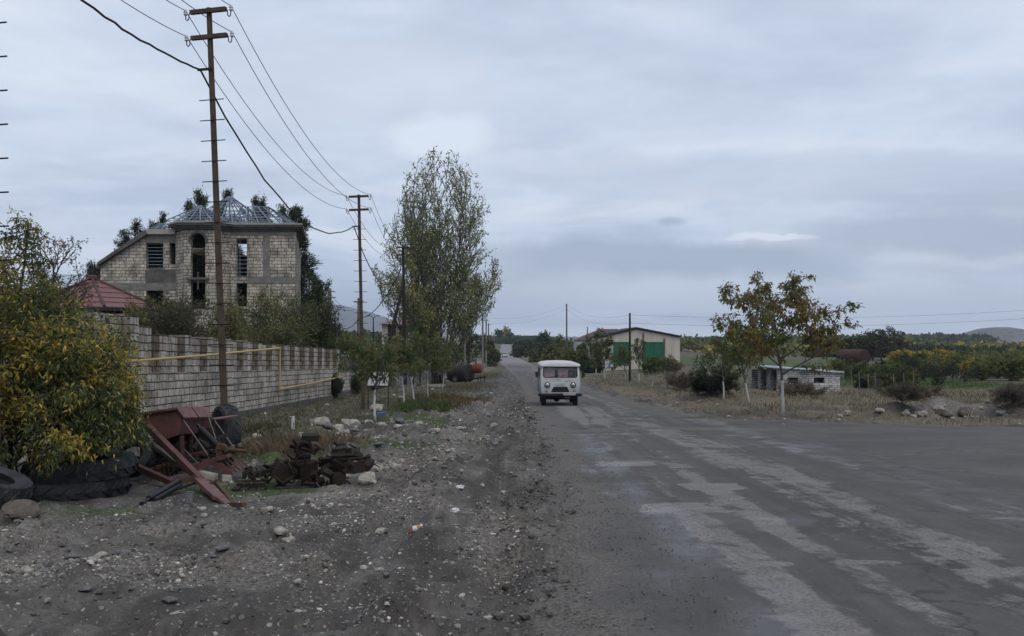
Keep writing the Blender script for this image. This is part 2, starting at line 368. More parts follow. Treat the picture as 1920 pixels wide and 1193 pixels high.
def zones(X, Y):
    """which ground cover lies where: dull turf, dry grass, pale rubble, fresh green"""
    e = (fbm(X * .5, Y * .5, 21, 4) - .5); e2 = (fbm(X * 1.7, Y * 1.7, 22, 3) - .5)
    L_ = road_l(Y); R_ = road_r(Y)
    lawn = sstep(-.5, .5, -3.7 - X + e * 3 + .02 * (Y - 30)) * sstep(-1.5, 1.5, Y - 22.5 + e * 7 + .5 * (X + 7))
    lawn = np.maximum(lawn, sstep(-8.9, -9.3, X) * (Y > 10))
    lawn = np.maximum(lawn, sstep(0, 6, -6 - X + 4 * e) * sstep(110, 130, Y))
    left = sstep(58, 70, Y) * sstep(-1.0, -3, X + e * 3 + 1) * (X > -14) * (Y < 400)
    right = sstep(-.2, .8, X - R_ - .5 + e * 2.2) * (Y > 5)
    far = sstep(-1, 3, X - R_ - 2) * sstep(55, 75, Y)
    heap = np.exp(-((X - 16.2) / 3.6) ** 4 - ((Y - 33.9) / 1.1) ** 4); right = right * (1 - heap)
    dry = np.maximum(right * np.clip(.75 + e * 2.2, 0, 1) * (1 - .55 * far), left * np.clip(.5 + e * 3, 0, 1))
    turf = np.clip(lawn * (.62 + e2 * .9) + right * (.25 + .5 * far + e * .8), 0, 1)
    fld = fbm(X * .01, Y * .006, 31, 3)
    green = far * sstep(.5, .6, fld) * .7 * sstep(150, 200, Y + X) + right * sstep(.14, .3, e) * .45
    green = np.maximum(green, np.exp(-((X - 31) / 7) ** 4 - ((Y - 84) / 16) ** 4) * 1.2)
    for gx, gy, s, k in ((-3.9, 14.3, .75, .9), (-4.9, 11.9, .6, .55), (-3.6, 15.4, .6, .7), (-2.7, 21.5, 1.5, .8), (-4.6, 18.5, 1.2, .8), (-3.4, 29, 1.3, .9), (-2.8, 34, 1.2, .6)):
        green = np.maximum(green, k * sstep(.2, .75, np.exp(-((X - gx) / (s * 1.4)) ** 2 - ((Y - gy) / s) ** 2) + e2 * .9))
    hill = sstep(330, 420, Y) * sstep(0, 30, np.abs(X + 2) - 4)
    green = np.maximum(green, hill * sstep(.45, .55, fbm(X * .02, Y * .012, 33, 3)) * .6); dry = np.maximum(dry, hill * .5)
    rub = np.zeros_like(X)
    for rx, ry, sx, sy, k in ((-2.9, 28.3, 2.4, 1.5, 1), (-1.9, 17.3, .9, 2.2, .7), (-3.3, 11.4, 2.0, .9, .45), (-5.2, 10.2, 1.6, 1.2, .5), (-1.1, 18.2, .35, 1.5, .8),
                               (-1.6, 33, 1.6, 5, .5), (7.3, 31.2, 1.8, 2.2, .6), (6.4, 37, .7, 6, .6), (-1.0, 44, 1.0, 8, .5), (-1.4, 12.6, 1.2, .8, .5), (18, 29.3, 4, 1, .35), (16, 33.9, 3.6, 1.0, .8), (-1.2, 22, .8, 4, .8), (-2.2, 13.6, 1.4, .8, .8), (-4.2, 9.0, 2.2, .9, .55), (-2.2, 8.6, 1.6, .8, .45), (-.2, 10, .4, 1.6, .6), (-3.0, 24, 1.2, 1.5, .8)):
        rub = np.maximum(rub, k * sstep(.25, .9, np.exp(-((X - rx) / sx) ** 2 - ((Y - ry) / sy) ** 2) + e2 * 1.0 + e * .5))
    return np.stack([turf, np.clip(dry, 0, 1), np.clip(rub, 0, 1), np.clip(green, 0, 1)], -1)

def ground_material():
    m, nt, N, L, b = new_mat('earth')
    p = geo_pos(nt)
    at = N.new('ShaderNodeAttribute'); at.attribute_name = 'zone'
    sp = N.new('ShaderNodeSeparateColor'); L.new(at.outputs['Color'], sp.inputs[0])
    n0 = noise(nt, .6, p, 6, .65); n1 = noise(nt, 3.5, p, 6, .7); n2 = noise(nt, 22, p, 5, .7); n3 = noise(nt, 90, p, 3, .7)
    soil = mixc(nt, ramp(nt, n0, [(.36, 0.0), (.62, 1.0)]), (.078, .072, .066), (.19, .177, .163))
    soil = mixc(nt, ramp(nt, n1, [(.3, .75), (.7, 0.0)]), soil, (.050, .046, .044))
    tr = noise(nt, 1, mapping(nt, p, (2.2, .16, 1), loc=(3, 0, 0)), 6, .65, 0, .5)
    soil = mixc(nt, ramp(nt, tr, [(.44, .7), (.56, 0.0)]), soil, (.045, .040, .037))
    def pebbles(scale, jit):
        v = N.new('ShaderNodeTexVoronoi'); v.inputs['Scale'].default_value = scale
        wv = N.new('ShaderNodeVectorMath'); wv.operation = 'MULTIPLY_ADD'
        L.new(noise(nt, scale * .8, p, 2, .5, 1), wv.inputs[0]); wv.inputs[1].default_value = (jit,) * 3; L.new(p, wv.inputs[2]); L.new(wv.outputs[0], v.inputs['Vector'])
        s2 = N.new('ShaderNodeSeparateColor'); L.new(v.outputs['Color'], s2.inputs[0])
        return v.outputs['Distance'], s2.outputs[0], s2.outputs[1]
    h = None
    for scale, jit, thr, k in ((30, .03, .5, .6), (15, .05, .66, .7)):
        d, r1, r2 = pebbles(scale, jit)
        edge = ramp(nt, d, [(.24, 1.0), (.42, 0.0)])
        on = math_(nt, 'GREATER_THAN', math_(nt, 'ADD', r1, math_(nt, 'MULTIPLY', sp.outputs[2], .3)), thr)
        msk = math_(nt, 'MULTIPLY', edge, math_(nt, 'MULTIPLY', on, k))
        pc = ramp(nt, r2, [(0, (.06, .057, .055)), (.45, (.15, .142, .134)), (.8, (.26, .245, .225)), (1, (.42, .39, .35))])
        soil = mixc(nt, msk, soil, pc)
        hh = math_(nt, 'MULTIPLY', msk, 4.0 / scale); h = hh if h is None else math_(nt, 'ADD', h, hh)
    rub = mixc(nt, ramp(nt, n2, [(.40, 0.0), (.60, 1.0)]), (.085, .077, .069), (.36, .33, .29))
    soil = mixc(nt, math_(nt, 'MULTIPLY', sp.outputs[2], .7), soil, rub)
    gr = math_(nt, 'ADD', math_(nt, 'MULTIPLY', n2, .6), math_(nt, 'MULTIPLY', n1, .4))
    turf = mixc(nt, ramp(nt, gr, [(.38, 0.0), (.62, 1.0)]), (.05, .052, .033), (.115, .105, .068))
    dry = mixc(nt, ramp(nt, gr, [(.36, 0.0), (.64, 1.0)]), (.085, .072, .052), (.20, .168, .122))
    grn = mixc(nt, ramp(nt, gr, [(.36, 0.0), (.64, 1.0)]), (.035, .05, .02), (.085, .115, .042))
    def cover(base, w, c):
        f = ramp(nt, math_(nt, 'ADD', w, math_(nt, 'MULTIPLY', math_(nt, 'SUBTRACT', n2, .5), 1.1)), [(.3, 0.0), (.62, 1.0)])
        return mixc(nt, math_(nt, 'MULTIPLY', f, .92), base, c)
    col = cover(cover(cover(soil, sp.outputs[0], turf), sp.outputs[1], dry), at.outputs['Alpha'], grn)
    col = mixc(nt, .45, col, ramp(nt, n3, [(.3, .6), (.7, 1.0)]), 'MULTIPLY')
    L.new(col, b.inputs['Base Color']); b.inputs['Roughness'].default_value = .92; b.inputs['Specular IOR Level'].default_value = .2
    hs = math_(nt, 'ADD', math_(nt, 'MULTIPLY', h, .25), math_(nt, 'ADD', math_(nt, 'MULTIPLY', n2, .05), math_(nt, 'MULTIPLY', n1, .09)))
    bump(nt, hs, 1.0, .5)
    return m
M_EARTH = ground_material()
def axis_y(a, b, k0, k1):
    ys = [a]
    while ys[-1] < b: ys.append(ys[-1] + max(.035, ys[-1] * (k0 if ys[-1] < 62 else k1)))
    return np.array(ys)
ys = np.concatenate([[-40, -20, -8, 0, 3], axis_y(4.5, 9000, .0062, .035)])
fx = np.arange(-10, 9, .085); gx = [9 - .085]; q = .1
while gx[-1] < 6000: q *= 1.075; gx.append(gx[-1] + q)
hx = [-10.]; q = .1
while hx[-1] > -6000: q *= 1.075; hx.append(hx[-1] - q)
xs = np.concatenate([np.array(hx[:0:-1]), fx, np.array(gx[1:])])
X, Y = np.meshgrid(xs, ys)
Z = ground_z(X, Y) - .06 * road_mask(X, Y, .35) * (Y < 645) - .25 * road_mask(X, Y, .35) * sstep(60, 110, Y)
tag(link('ground', grid_mesh('ground', X, Y, Z, M_EARTH, zones(X, Y))), kind='structure')

# ------------------------------------------------------------------ road
def road_material():
    m, nt, N, L, b = new_mat('worn_road')
    p = geo_pos(nt); at = N.new('ShaderNodeAttribute'); at.attribute_name = 'zone'
    sp = N.new('ShaderNodeSeparateColor'); L.new(at.outputs['Color'], sp.inputs[0])   # r edge dirt, g worn crust, b far dust, a damp
    n0 = noise(nt, .45, p, 5, .6); n1 = noise(nt, 2.4, p, 6, .7); n2 = noise(nt, 30, p, 5, .75); n3 = noise(nt, 120, p, 3, .7)
    base = mixc(nt, ramp(nt, n0, [(.36, 0.0), (.64, 1.0)]), (.070, .065, .062), (.116, .108, .102))
    base = mixc(nt, ramp(nt, n1, [(.35, .6), (.66, 0.0)]), base, (.055, .054, .058))
    # thin pale crust left of the old surface, in flakes drawn out across and along the wheel tracks
    fl = noise(nt, 1, mapping(nt, p, (3.4, 2.6, 1)), 10, .74, 0, .7); fl2 = noise(nt, 1, mapping(nt, p, (1.5, .09, 1), loc=(4, 2, 0)), 6, .6, 0, .5)
    fl3 = noise(nt, 1, mapping(nt, p, (.9, .75, 1), loc=(1, 7, 0)), 7, .66, 0, .5)
    s = math_(nt, 'ADD', math_(nt, 'MULTIPLY', fl, .34), math_(nt, 'ADD', math_(nt, 'MULTIPLY', fl2, .42), math_(nt, 'MULTIPLY', fl3, .24)))
    s = math_(nt, 'ADD', s, math_(nt, 'MULTIPLY', math_(nt, 'SUBTRACT', sp.outputs[1], .5), .22))
    crust = ramp(nt, s, [(.530, 0.0), (.572, .85), (.66, 1.0)])
    crust = math_(nt, 'MULTIPLY', crust, ramp(nt, n2, [(.36, .25), (.54, 1.0)]))
    trk = noise(nt, 1, mapping(nt, p, (3.2, .05, 1), loc=(9, 1, 0)), 5, .6, 0, .4)
    base = mixc(nt, math_(nt, 'MULTIPLY', ramp(nt, trk, [(.42, .8), (.56, 0.0)]), sp.outputs[1], None, True), base, (.042, .040, .039))
    cc = mixc(nt, ramp(nt, n1, [(.3, 0.0), (.7, 1.0)]), (.17, .159, .152), (.25, .235, .223))
    col = mixc(nt, math_(nt, 'MULTIPLY', crust, .85), base, cc)
    # loose grit
    v = N.new('ShaderNodeTexVoronoi'); v.inputs['Scale'].default_value = 24; L.new(p, v.inputs['Vector'])
    s2 = N.new('ShaderNodeSeparateColor'); L.new(v.outputs['Color'], s2.inputs[0])
    grit = math_(nt, 'MULTIPLY', math_(nt, 'GREATER_THAN', s2.outputs[0], .8), ramp(nt, v.outputs['Distance'], [(.15, 1.0), (.3, 0.0)]))
    col = mixc(nt, math_(nt, 'MULTIPLY', grit, .6), col, ramp(nt, s2.outputs[1], [(0, .03), (.7, .06), (1, .22)]))
    vc = N.new('ShaderNodeTexVoronoi'); vc.feature = 'DISTANCE_TO_EDGE'; vc.inputs['Scale'].default_value = .55; wv2 = N.new('ShaderNodeVectorMath'); wv2.operation = 'MULTIPLY_ADD'; L.new(noise(nt, 1.6, p, 5, .65, 1), wv2.inputs[0]); wv2.inputs[1].default_value = (1.1, 1.1, 0); L.new(p, wv2.inputs[2]); L.new(wv2.outputs[0], vc.inputs['Vector'])
    crk = math_(nt, 'MULTIPLY', ramp(nt, vc.outputs['Distance'], [(.004, 1.0), (.016, 0.0)]), ramp(nt, n0, [(.48, 0.0), (.56, .8)]))
    col = mixc(nt, crk, col, (.03, .028, .027))
    edge = ramp(nt, math_(nt, 'ADD', sp.outputs[0], math_(nt, 'MULTIPLY', math_(nt, 'SUBTRACT', n1, .5), .9)), [(.3, 0.0), (.7, 1.0)])
    dirt = mixc(nt, ramp(nt, n2, [(.35, 0.0), (.65, 1.0)]), (.05, .045, .041), (.15, .137, .124))
    col = mixc(nt, edge, col, dirt)
    col = mixc(nt, math_(nt, 'MULTIPLY', sp.outputs[2], .8), col, (.24, .235, .235))
    col = mixc(nt, .55, col, ramp(nt, n2, [(.3, .5), (.68, 1.0)]), 'MULTIPLY'); col = mixc(nt, .35, col, ramp(nt, n3, [(.3, .6), (.7, 1.0)]), 'MULTIPLY')
    L.new(col, b.inputs['Base Color'])
    wet = ramp(nt, math_(nt, 'ADD', at.outputs['Alpha'], math_(nt, 'MULTIPLY', math_(nt, 'SUBTRACT', fl3, .5), 1.6)), [(.55, .92), (.78, .68), (.98, .46)])
    L.new(wet, b.inputs['Roughness']); b.inputs['Specular IOR Level'].default_value = .35
    bump(nt, math_(nt, 'ADD', math_(nt, 'MULTIPLY', n2, .5), math_(nt, 'ADD', math_(nt, 'MULTIPLY', crust, -.25), math_(nt, 'MULTIPLY', n1, .5))), .5, .02)
    return m
M_ROAD = road_material()
ry = np.concatenate([[-40, -20, -6, 2], axis_y(4, 640, .009, .02)])
tt = np.concatenate([np.linspace(0, .12, 26)[:-1], np.linspace(.12, .4, 26)[:-1], np.linspace(.4, 1, 34)])
RY, T = np.meshgrid(ry, tt, indexing='ij')
wl = (fbm(RY * .9, RY * 0 + 3, 41, 4) - .5) * .8 * np.clip(40 / np.maximum(RY, 1), .2, 1); wr = (fbm(RY * .9, RY * 0 + 8, 42, 4) - .5) * 1.2 * np.clip(40 / np.maximum(RY, 1), .2, 1)
l_ = road_l(RY) - .25 + wl; r_ = road_r(RY) + .25 + wr
Tn = np.where(r_ - l_ > 8, np.where(T < .4, T * 6 / np.maximum(r_ - l_, 8) / .4, 0), 0)
k6 = 6.0 / np.maximum(r_ - l_, 6.0)
TT = np.where(T < .4, T / .4 * k6 * .999, k6 + (T - .4) / .6 * (1 - k6)); TT = np.where(r_ - l_ > 6.5, TT, T)
RX = l_ + TT * (r_ - l_)
dl = RX - l_; dr = r_ - RX
RZ = ground_z(RX, RY) + .02 + .05 * (vnoise(RX * 3.5, RY * 3.5, 16) - .5) * (1 - sstep(.2, 1.3, np.minimum(dl, dr))) * (RY < 60) - .07 * (1 - sstep(0, .45, np.minimum(dl, dr)))
RZ = RZ - .02 * sstep(.5, 0, np.abs(dl - 1.1)) * np.clip(20 / np.maximum(RY, 1), 0, 1)
ev = 1 - sstep(.1, 1.1 + 1.2 * vnoise(RX * .3, RY * .25, 51), np.minimum(dl, dr * .8))
ev = np.maximum(ev, .85 * sstep(1.0, .2, np.abs(RY - 27.5 - (RX - 4) * .1 + vnoise(RX, RY * .4, 7) - .5)) * (RX < 7.5))
crust = .5 + .35 * np.exp(-((RX - 4.1) / .9) ** 2) * (RY < 30) + .28 * np.exp(-((RX - 2.3 - .01 * RY) / .7) ** 2) - .5 * sstep(1.7, .6, RX - l_) - .45 * sstep(6, 9, RX) + .22 * (RY > 30) * (RY < 90)
crust = np.maximum(crust, 1.1 * sstep(.75, 1, np.exp(-((RX - 4.2) / .6) ** 4 - ((RY - 9.2) / 1.9) ** 4) + .35 * (fbm(RX * 2, RY * 2, 61, 3) - .5)))
for px, py, sx, sy in ((2.05, 18.1, .5, .55), (2.95, 14.6, .42, .4), (2.15, 12.5, .5, .42), (2.3, 8.9, .25, .1), (3.3, 9.1, .25, .1)):
    crust = np.maximum(crust, 1.6 * (np.maximum(np.abs(RX - px - .12 * (vnoise(RX * 5, RY * 3, 3) - .5)) / sx, np.abs(RY - py) / sy) < 1))
for tx0, tw in ((1.55, .22), (2.75, .2), (3.55, .22), (4.95, .25)): crust = np.where(crust < 1.0, crust - .38 * np.exp(-((RX - tx0 - .25 * np.sin(RY * .09 + tx0)) / tw) ** 2) * (RY < 120), crust)
damp = .35 + .55 * np.exp(-((RX - 1.75 - .1 * vnoise(RY * .3, RY * 0, 4)) / .45) ** 2) * (RY < 26) + .4 * np.exp(-((RX - 6.1) / .7) ** 2) * (RY < 30)
for px, py, sx, sy in ((1.35, 13.9, .3, .8), (1.3, 17, .25, 1.3), (1.35, 8.4, .5, .9), (6.6, 22, .9, 1.2), (5.8, 25.5, .9, .6), (3.2, 11.5, .5, .6)):
    damp = np.maximum(damp, .95 * np.exp(-((RX - px) / sx) ** 2 - ((RY - py) / sy) ** 2))
dust = sstep(190, 260, RY) * .9 + .35 * np.exp(-((RY - 175) / 14) ** 2)
tag(link('road', grid_mesh('road', RX, RY, RZ, M_ROAD, np.stack([ev, np.clip(crust, 0, 1.6), dust, damp], -1))), kind='structure')

# ------------------------------------------------------------------ hills
def hill(name, Y0, prof, depth, base, mat, seed, rough):
    """ridge whose skyline passes over these picture heights; a solid rise with a front and a back slope"""
    pxs = np.linspace(prof[0][0], prof[-1][0], 160); top = np.interp(pxs, [a for a, _ in prof], [b for _, b in prof])
    v = np.linspace(-1, 1, 41)
    xx = (pxs - CX) / F * Y0; hh = EYE + (HY - top) / F * Y0 - base
    Xh = np.repeat(xx[None], 41, 0); Yh = Y0 + v[:, None] * depth + 0 * Xh
    s = np.cos(v * math.pi / 2)[:, None] ** 1.3
    Zh = base - 3 + (hh[None] + 3) * s
    Zh = Zh + (fbm(Xh / rough, Yh / rough, seed, 5) - .5) * hh[None] * .35 * np.sin(np.clip((1 - np.abs(v)), 0, 1) * math.pi)[:, None]
    return tag(link(name, grid_mesh(name, Xh, Yh, Zh, mat)), kind='structure')
def hill_mat(name, a, b_, scale):
    m, nt, N, L, b = new_mat(name); p = geo_pos(nt)
    n = noise(nt, scale, p, 8, .68); n2 = noise(nt, scale * 9, p, 4, .7)
    c = mixc(nt, ramp(nt, n, [(.38, 0.0), (.62, 1.0)]), a, b_)
    c = mixc(nt, ramp(nt, n2, [(.48, 0.0), (.56, .85)]), c, [x * .3 for x in a])
    L.new(c, b.inputs['Base Color']); b.inputs['Roughness'].default_value = .95; bump(nt, n, .8, 8); return m
hill('hill', 2300, [(1780, 643), (1806, 640), (1822, 629), (1838, 620), (1852, 615), (1870, 613.5), (1886, 616), (1905, 619), (1930, 619), (1975, 624), (2040, 634), (2110, 643)], 260, -2.5, hill_mat('hill_scrub', (.075, .068, .06), (.125, .112, .098), .012), 71, 60)
hill('mountain', 5200, [(-400, 640), (-100, 575), (120, 560), (330, 548), (500, 556), (600, 566), (640, 573), (690, 584), (730, 598), (770, 612), (830, 622), (900, 630), (990, 642)], 900, -4, hill_mat('mountain_slope', (.045, .048, .04), (.085, .08, .066), .003), 72, 320)
hill('far_ridge', 6000, [(880, 641), (930, 633), (1000, 629), (1060, 631), (1110, 634), (1200, 632), (1280, 635), (1400, 636.5), (1500, 639), (1600, 641)], 500, -4, hill_mat('ridge_slope', (.09, .09, .08), (.14, .13, .11), .004), 73, 200)

# ------------------------------------------------------------------ the air
hz_ = MB().box((0, 3900, 150), (17000, 8300, 330))
m = bpy.data.materials.new('air'); m.use_nodes = True; m.node_tree.nodes.clear()
pv = m.node_tree.nodes.new('ShaderNodeVolumePrincipled'); mo = m.node_tree.nodes.new('ShaderNodeOutputMaterial')
pv.inputs['Color'].default_value = (.72, .82, 1, 1); pv.inputs['Density'].default_value = .00013; pv.inputs['Anisotropy'].default_value = 0
m.node_tree.links.new(pv.outputs[0], mo.inputs['Volume'])
tag(hz_.build('haze', m), kind='stuff')

# ------------------------------------------------------------------ stones
def rock_mesh(seed, mat, flat=.62):
    bm = bmesh.new(); bmesh.ops.create_icosphere(bm, subdivisions=3, radius=1)
    r = np.random.default_rng(seed); pl = [(Vector(r.normal(size=3)).normalized(), r.uniform(.5, .85)) for _ in range(9)]
    off = r.uniform(0, 50, 3)
    for v in bm.verts:
        d = v.co.normalized(); k = 1.0
        for nrm, h in pl:
            c = d.dot(nrm)
            if c > .01: k = min(k, h / c)
        k *= 1 + .14 * (float(vnoise(d.x * 3 + off[0], d.y * 3 + d.z * 2 + off[1], seed)) - .5)
        v.co = d * k
        v.co.z *= flat; v.co.y *= .8
    me = bpy.data.meshes.new('rock'); bm.to_mesh(me); bm.free()
    me.polygons.foreach_set('use_smooth', [True] * len(me.polygons)); me.materials.append(mat)
    try: me.set_sharp_from_angle(angle=R(32))
    except Exception: pass
    return me
M_LIME = plain('limestone', (.40, .375, .33), .9, .45, 2.2, 0, .5, 14, (.17, .155, .135))
M_GREYROCK = plain('grey_rock', (.15, .15, .152), .9, .45, 2.0, 0, .5, 14, (.08, .078, .076))
M_BROWNROCK = plain('brown_rock', (.135, .118, .10), .95, .45, 2.0, 0, .6, 10, (.065, .058, .05))
LIME = [rock_mesh(s, M_LIME) for s in (1, 2, 3, 4)]; GREY = [rock_mesh(s, M_GREYROCK, .55) for s in (5, 6, 7)]; BROWN = [rock_mesh(s, M_BROWNROCK) for s in (8, 9)]
def put_rock(me, x, y, s, label, group=None, sink=.25, sc=(1, 1, 1)):
    o = link('rock', me, None, (x, y, gz(x, y) + s * (.55 - sink) * sc[2])); o.scale = (s * sc[0], s * sc[1], s * sc[2])
    o.rotation_euler = (random.uniform(-.25, .25), random.uniform(-.25, .25), random.uniform(0, 6.3)); return tag(o, label, 'rock', group)
def at_px(px, py): return P(px, py)[:2]
NOTABLE = [(38, 992, .21, 'BROWN', 'large brown boulder at the left edge in front of the tractor tyres'),
    (1010 / 3 + 5, 1003, .075, 'BROWN', 'brown stone lying alone on the dirt in front of the red drawbar'),
    (380, 978, .05, 'BROWN', 'small dark clod of earth standing below the red drawbar tip'),
    (318, 1152, .06, 'GREY', 'blue grey upright stone nearest the camera in the foreground dirt'),
    (335, 1172, .07, 'LIME', 'flat pale stone beside the blue grey foreground stone'),
    (55, 1067, .07, 'LIME', 'cream and brown stone leaning on a grey one in the stony patch at left'),
    (190, 1055, .075, 'LIME', 'cream stone at the heart of the foreground stone cluster'),
    (225, 1052, .085, 'GREY', 'grey upright stone at the right end of the foreground stone cluster'),
    (140, 1045, .09, 'GREY', 'wide grey slab behind the foreground stone cluster'),
    (90, 1062, .06, 'GREY', 'bluish grey stone left of the foreground stone cluster'),
    (172, 1062, .055, 'LIME', 'pale rounded stone in front of the foreground stone cluster'),
    (418, 1065, .08, 'GREY', 'grey pointed stone in the middle of the bare foreground dirt'),
    (465, 1055, .075, 'GREY', 'slanting grey stone right of the pointed stone on bare dirt'),
    (160, 1108 , .065, 'GREY', 'dull grey stone below the small green tuft in the foreground'),
    (105, 1117, .055, 'LIME', 'white flat stone left of the dull grey foreground stone'),
    (785 / 1.2, 800, .34, 'LIME', 'big round pale boulder on the rubble bank beyond the scrap engine'),
    (598, 806, .30, 'LIME', 'big pale boulder at the left end of the rubble bank by the grass'),
    (690, 917, .19, 'LIME', 'tan flat boulder at the foot of the scrap engine on its right'),
    (716, 1003, .08, 'LIME', 'pale pitted stone left of the thrown away paper cup'),
    (736, 960, .10, 'LIME', 'white bleached stone on the dirt right of the red drawbar'),
    (706, 885, .15, 'LIME', 'curved white stone beside the scrap engine on the dirt slope'),
    (540, 1010, .09, 'LIME', 'light flat stone on the dirt between drawbar tip and paper cup'),
    (806, 958, .10, 'BROWN', 'brown stone in the dirt just before the white litter'),
    (708, 772, .42, 'LIME', 'large whitish boulder at the foot of the white notice board'),
    (486, 822, .20, 'LIME', 'white boulder in the grass right of the red seed drill'),
    (1468, 785, .16, 'LIME', 'white stone at the foot of the whitewashed walnut trunk'),
    (1588, 782, .20, 'LIME', 'lone white stone on the roadside right of the big walnut'),
    (1770, 784, .34, 'BROWN', 'long broken slab lying on the rubble heap by the side road'),
    (1697, 786, .18, 'LIME', 'white stone at the left tip of the rubble heap'),
    (1812, 779, .34, 'BROWN', 'brown boulder on the top of the rubble heap'),
    (970 + 395, 1195 - 60, .05, 'GREY', 'small dark stone alone on the near asphalt'),
    (530, 1005, .1, 'LIME', 'shaggy pale stone with dry roots on the foreground dirt')]
for px, py, s, k, lab in NOTABLE:
    x, y = at_px(px, py); put_rock(random.choice({'LIME': LIME, 'GREY': GREY, 'BROWN': BROWN}[k]), x, y, s, lab, sc=(1.3, 1, 1) if s > .8 else (1, 1, 1))
BANDS = [  # centre pixel, spread in metres, how many, sizes, label, group
    ((690, 808), (1.7, .9), 44, (.06, .22), 'pale limestone lump in the rubble bank between the grass and the dirt', 'rubble bank stones'),
    ((720, 880), (.5, 1.2), 24, (.04, .13), 'whitish stone on the dirt slope right of the scrap engine', 'stones by the scrap engine'),
    ((620, 960), (.9, .5), 26, (.03, .09), 'light stone scattered before the scrap engine', 'stones before the scrap engine'),
    ((170, 1050), (.9, .35), 26, (.025, .07), 'grey stone in the foreground stony patch', 'foreground patch stones'),
    ((250, 1120), (1.2, .6), 30, (.018, .05), 'small stone strewn over the near left dirt', 'near dirt stones'),
    ((860, 885), (.22, 1.0), 22, (.03, .07), 'white stone in the pale streak along the dirt verge', 'pale streak stones'),
    ((900, 1090), (.7, .7), 18, (.02, .05), 'little stone on the dirt near the road edge', 'road edge stones'),
    ((790, 690 + 50), (2.0, 4), 26, (.08, .25), 'white stone dumped among the young roadside trees', 'stones among the young trees'),
    ((1310, 660), (7, 14), 60, (.6, 1.5), 'white rubble block piled behind the field right of the green doored barn', 'rubble behind the barn'),
    ((1780, 783), (1.7, .5), 44, (.08, .26), 'broken stone in the rubble heap by the side road', 'side road rubble stones'),
    ((1300, 765), (1.2, 4), 20, (.05, .12), 'stone on the gravel verge right of the road', 'right verge stones')]
for (px, py), (sx, sy), n, (a, b_), lab, g in BANDS:
    x0, y0 = at_px(px, py)
    for _ in range(n):
        x = x0 + random.gauss(0, sx); y = max(7.2, y0 + random.gauss(0, sy)); s = a * (b_ / a) ** (random.random() ** 1.8)
        big = random.random()
        put_rock(random.choice(LIME if big > (.75 if 'grey' in lab or 'small' in lab or 'little' in lab else .22) else GREY), x, y, s, lab, g)
def scatter_bits(name, pts, size, col, flat, mat, label=None):
    ico = bmesh.new(); bmesh.ops.create_icosphere(ico, subdivisions=1, radius=1)
    iv = np.array([v.co[:] for v in ico.verts]); fi = np.array([[v.index for v in f.verts] for f in ico.faces]); ico.free()
    n = len(pts); a = RNG.uniform(0, 6.28, n); jit = RNG.uniform(.55, 1.2, (n, 12))
    V = iv[None] * jit[:, :, None] * size[:, None, None]; V[:, :, 2] *= flat; V[:, :, 1] *= .75
    c, s = np.cos(a)[:, None], np.sin(a)[:, None]
    V = np.stack([V[:, :, 0] * c - V[:, :, 1] * s, V[:, :, 0] * s + V[:, :, 1] * c, V[:, :, 2]], 2) + pts[:, None]
    T_ = V[:, fi].reshape(-1, 3, 3); C = np.repeat(col, len(fi), 0)
    o = link(name, quads_mesh(name, T_, 3, C, mat)); return tag(o, label, None, None, 'stuff')
M_BITS = leaf_mat('loose_stone', 0, .9)
n = 130000
Yg = 6.8 * (7.5 ** RNG.random(n)); kx = RNG.uniform(-.56, .08, n); Xg = kx * Yg; Xg = np.where(RNG.random(n) < .35, -3 + RNG.normal(0, 2.2, n), Xg)
dens = .06 + 1.3 * zones(Xg, Yg)[:, 2] + .5 * sstep(.45, .7, fbm(Xg * .8, Yg * .8, 91, 3)); z4 = zones(Xg, Yg)
keep = (RNG.random(n) < dens * (1 - .8 * z4[:, 0]) * (.12 + 1.6 * sstep(.44, .62, fbm(Xg * 1.3, Yg * .9, 93, 4)))) & (Xg > -9) & (RNG.random(n) > road_mask(Xg, Yg) * .97)
Xg, Yg = Xg[keep], Yg[keep]
xr = RNG.uniform(5.7, 22, 4500); yr = RNG.uniform(27, 48, 4500); kk = (np.abs(xr - road_r(yr) - .3) < RNG.normal(0, .6, 4500)) | ((np.abs(yr - 29.6) < .8) & (xr > 9))
Xg = np.concatenate([Xg, xr[kk]]); Yg = np.concatenate([Yg, yr[kk]]); n = len(Xg)
sg = np.clip(.0085 * np.exp(RNG.normal(0, .65, n)), .003, .045) * np.clip(Yg / 13, 1, 2.6)
cg = np.array([(.11, .107, .105), (.18, .172, .165), (.30, .28, .25), (.44, .41, .365), (.07, .066, .062)])[RNG.choice(5, n, p=[.28, .32, .2, .08, .12])] * RNG.uniform(.8, 1.15, (n, 1))
scatter_bits('gravel', np.stack([Xg, Yg, ground_z(Xg, Yg) + sg * .05], 1), sg, cg, .6, M_BITS)
n = 5200; Yk = 6.8 * (8 ** RNG.random(n)); Xk = np.where(RNG.random(n) < .6, road_l(Yk) - .25 + RNG.normal(0, .35, n), RNG.uniform(-4.5, 0.3, n)); kz = RNG.random(n) < .25 + .9 * sstep(.45, .62, fbm(Xk * 1.2, Yk * .5, 97, 3)); Xk, Yk = Xk[kz], Yk[kz]; n = len(Xk)
sk = np.clip(.02 * np.exp(RNG.normal(0, .5, n)), .008, .07) * np.clip(Yk / 16, 1, 2)
scatter_bits('dirt_clods', np.stack([Xk, Yk, ground_z(Xk, Yk) + sk * .1], 1), sk, np.array([(.075, .068, .062)]) * RNG.uniform(.6, 1.5, (n, 1)), .6, M_BITS)
n = 4500; Yc = 6.8 * (3.2 ** RNG.random(n)); Xc = road_l(Yc) + np.abs(RNG.normal(0, .8, n)); sc_ = np.clip(.0055 * np.exp(RNG.normal(0, .5, n)), .003, .014)
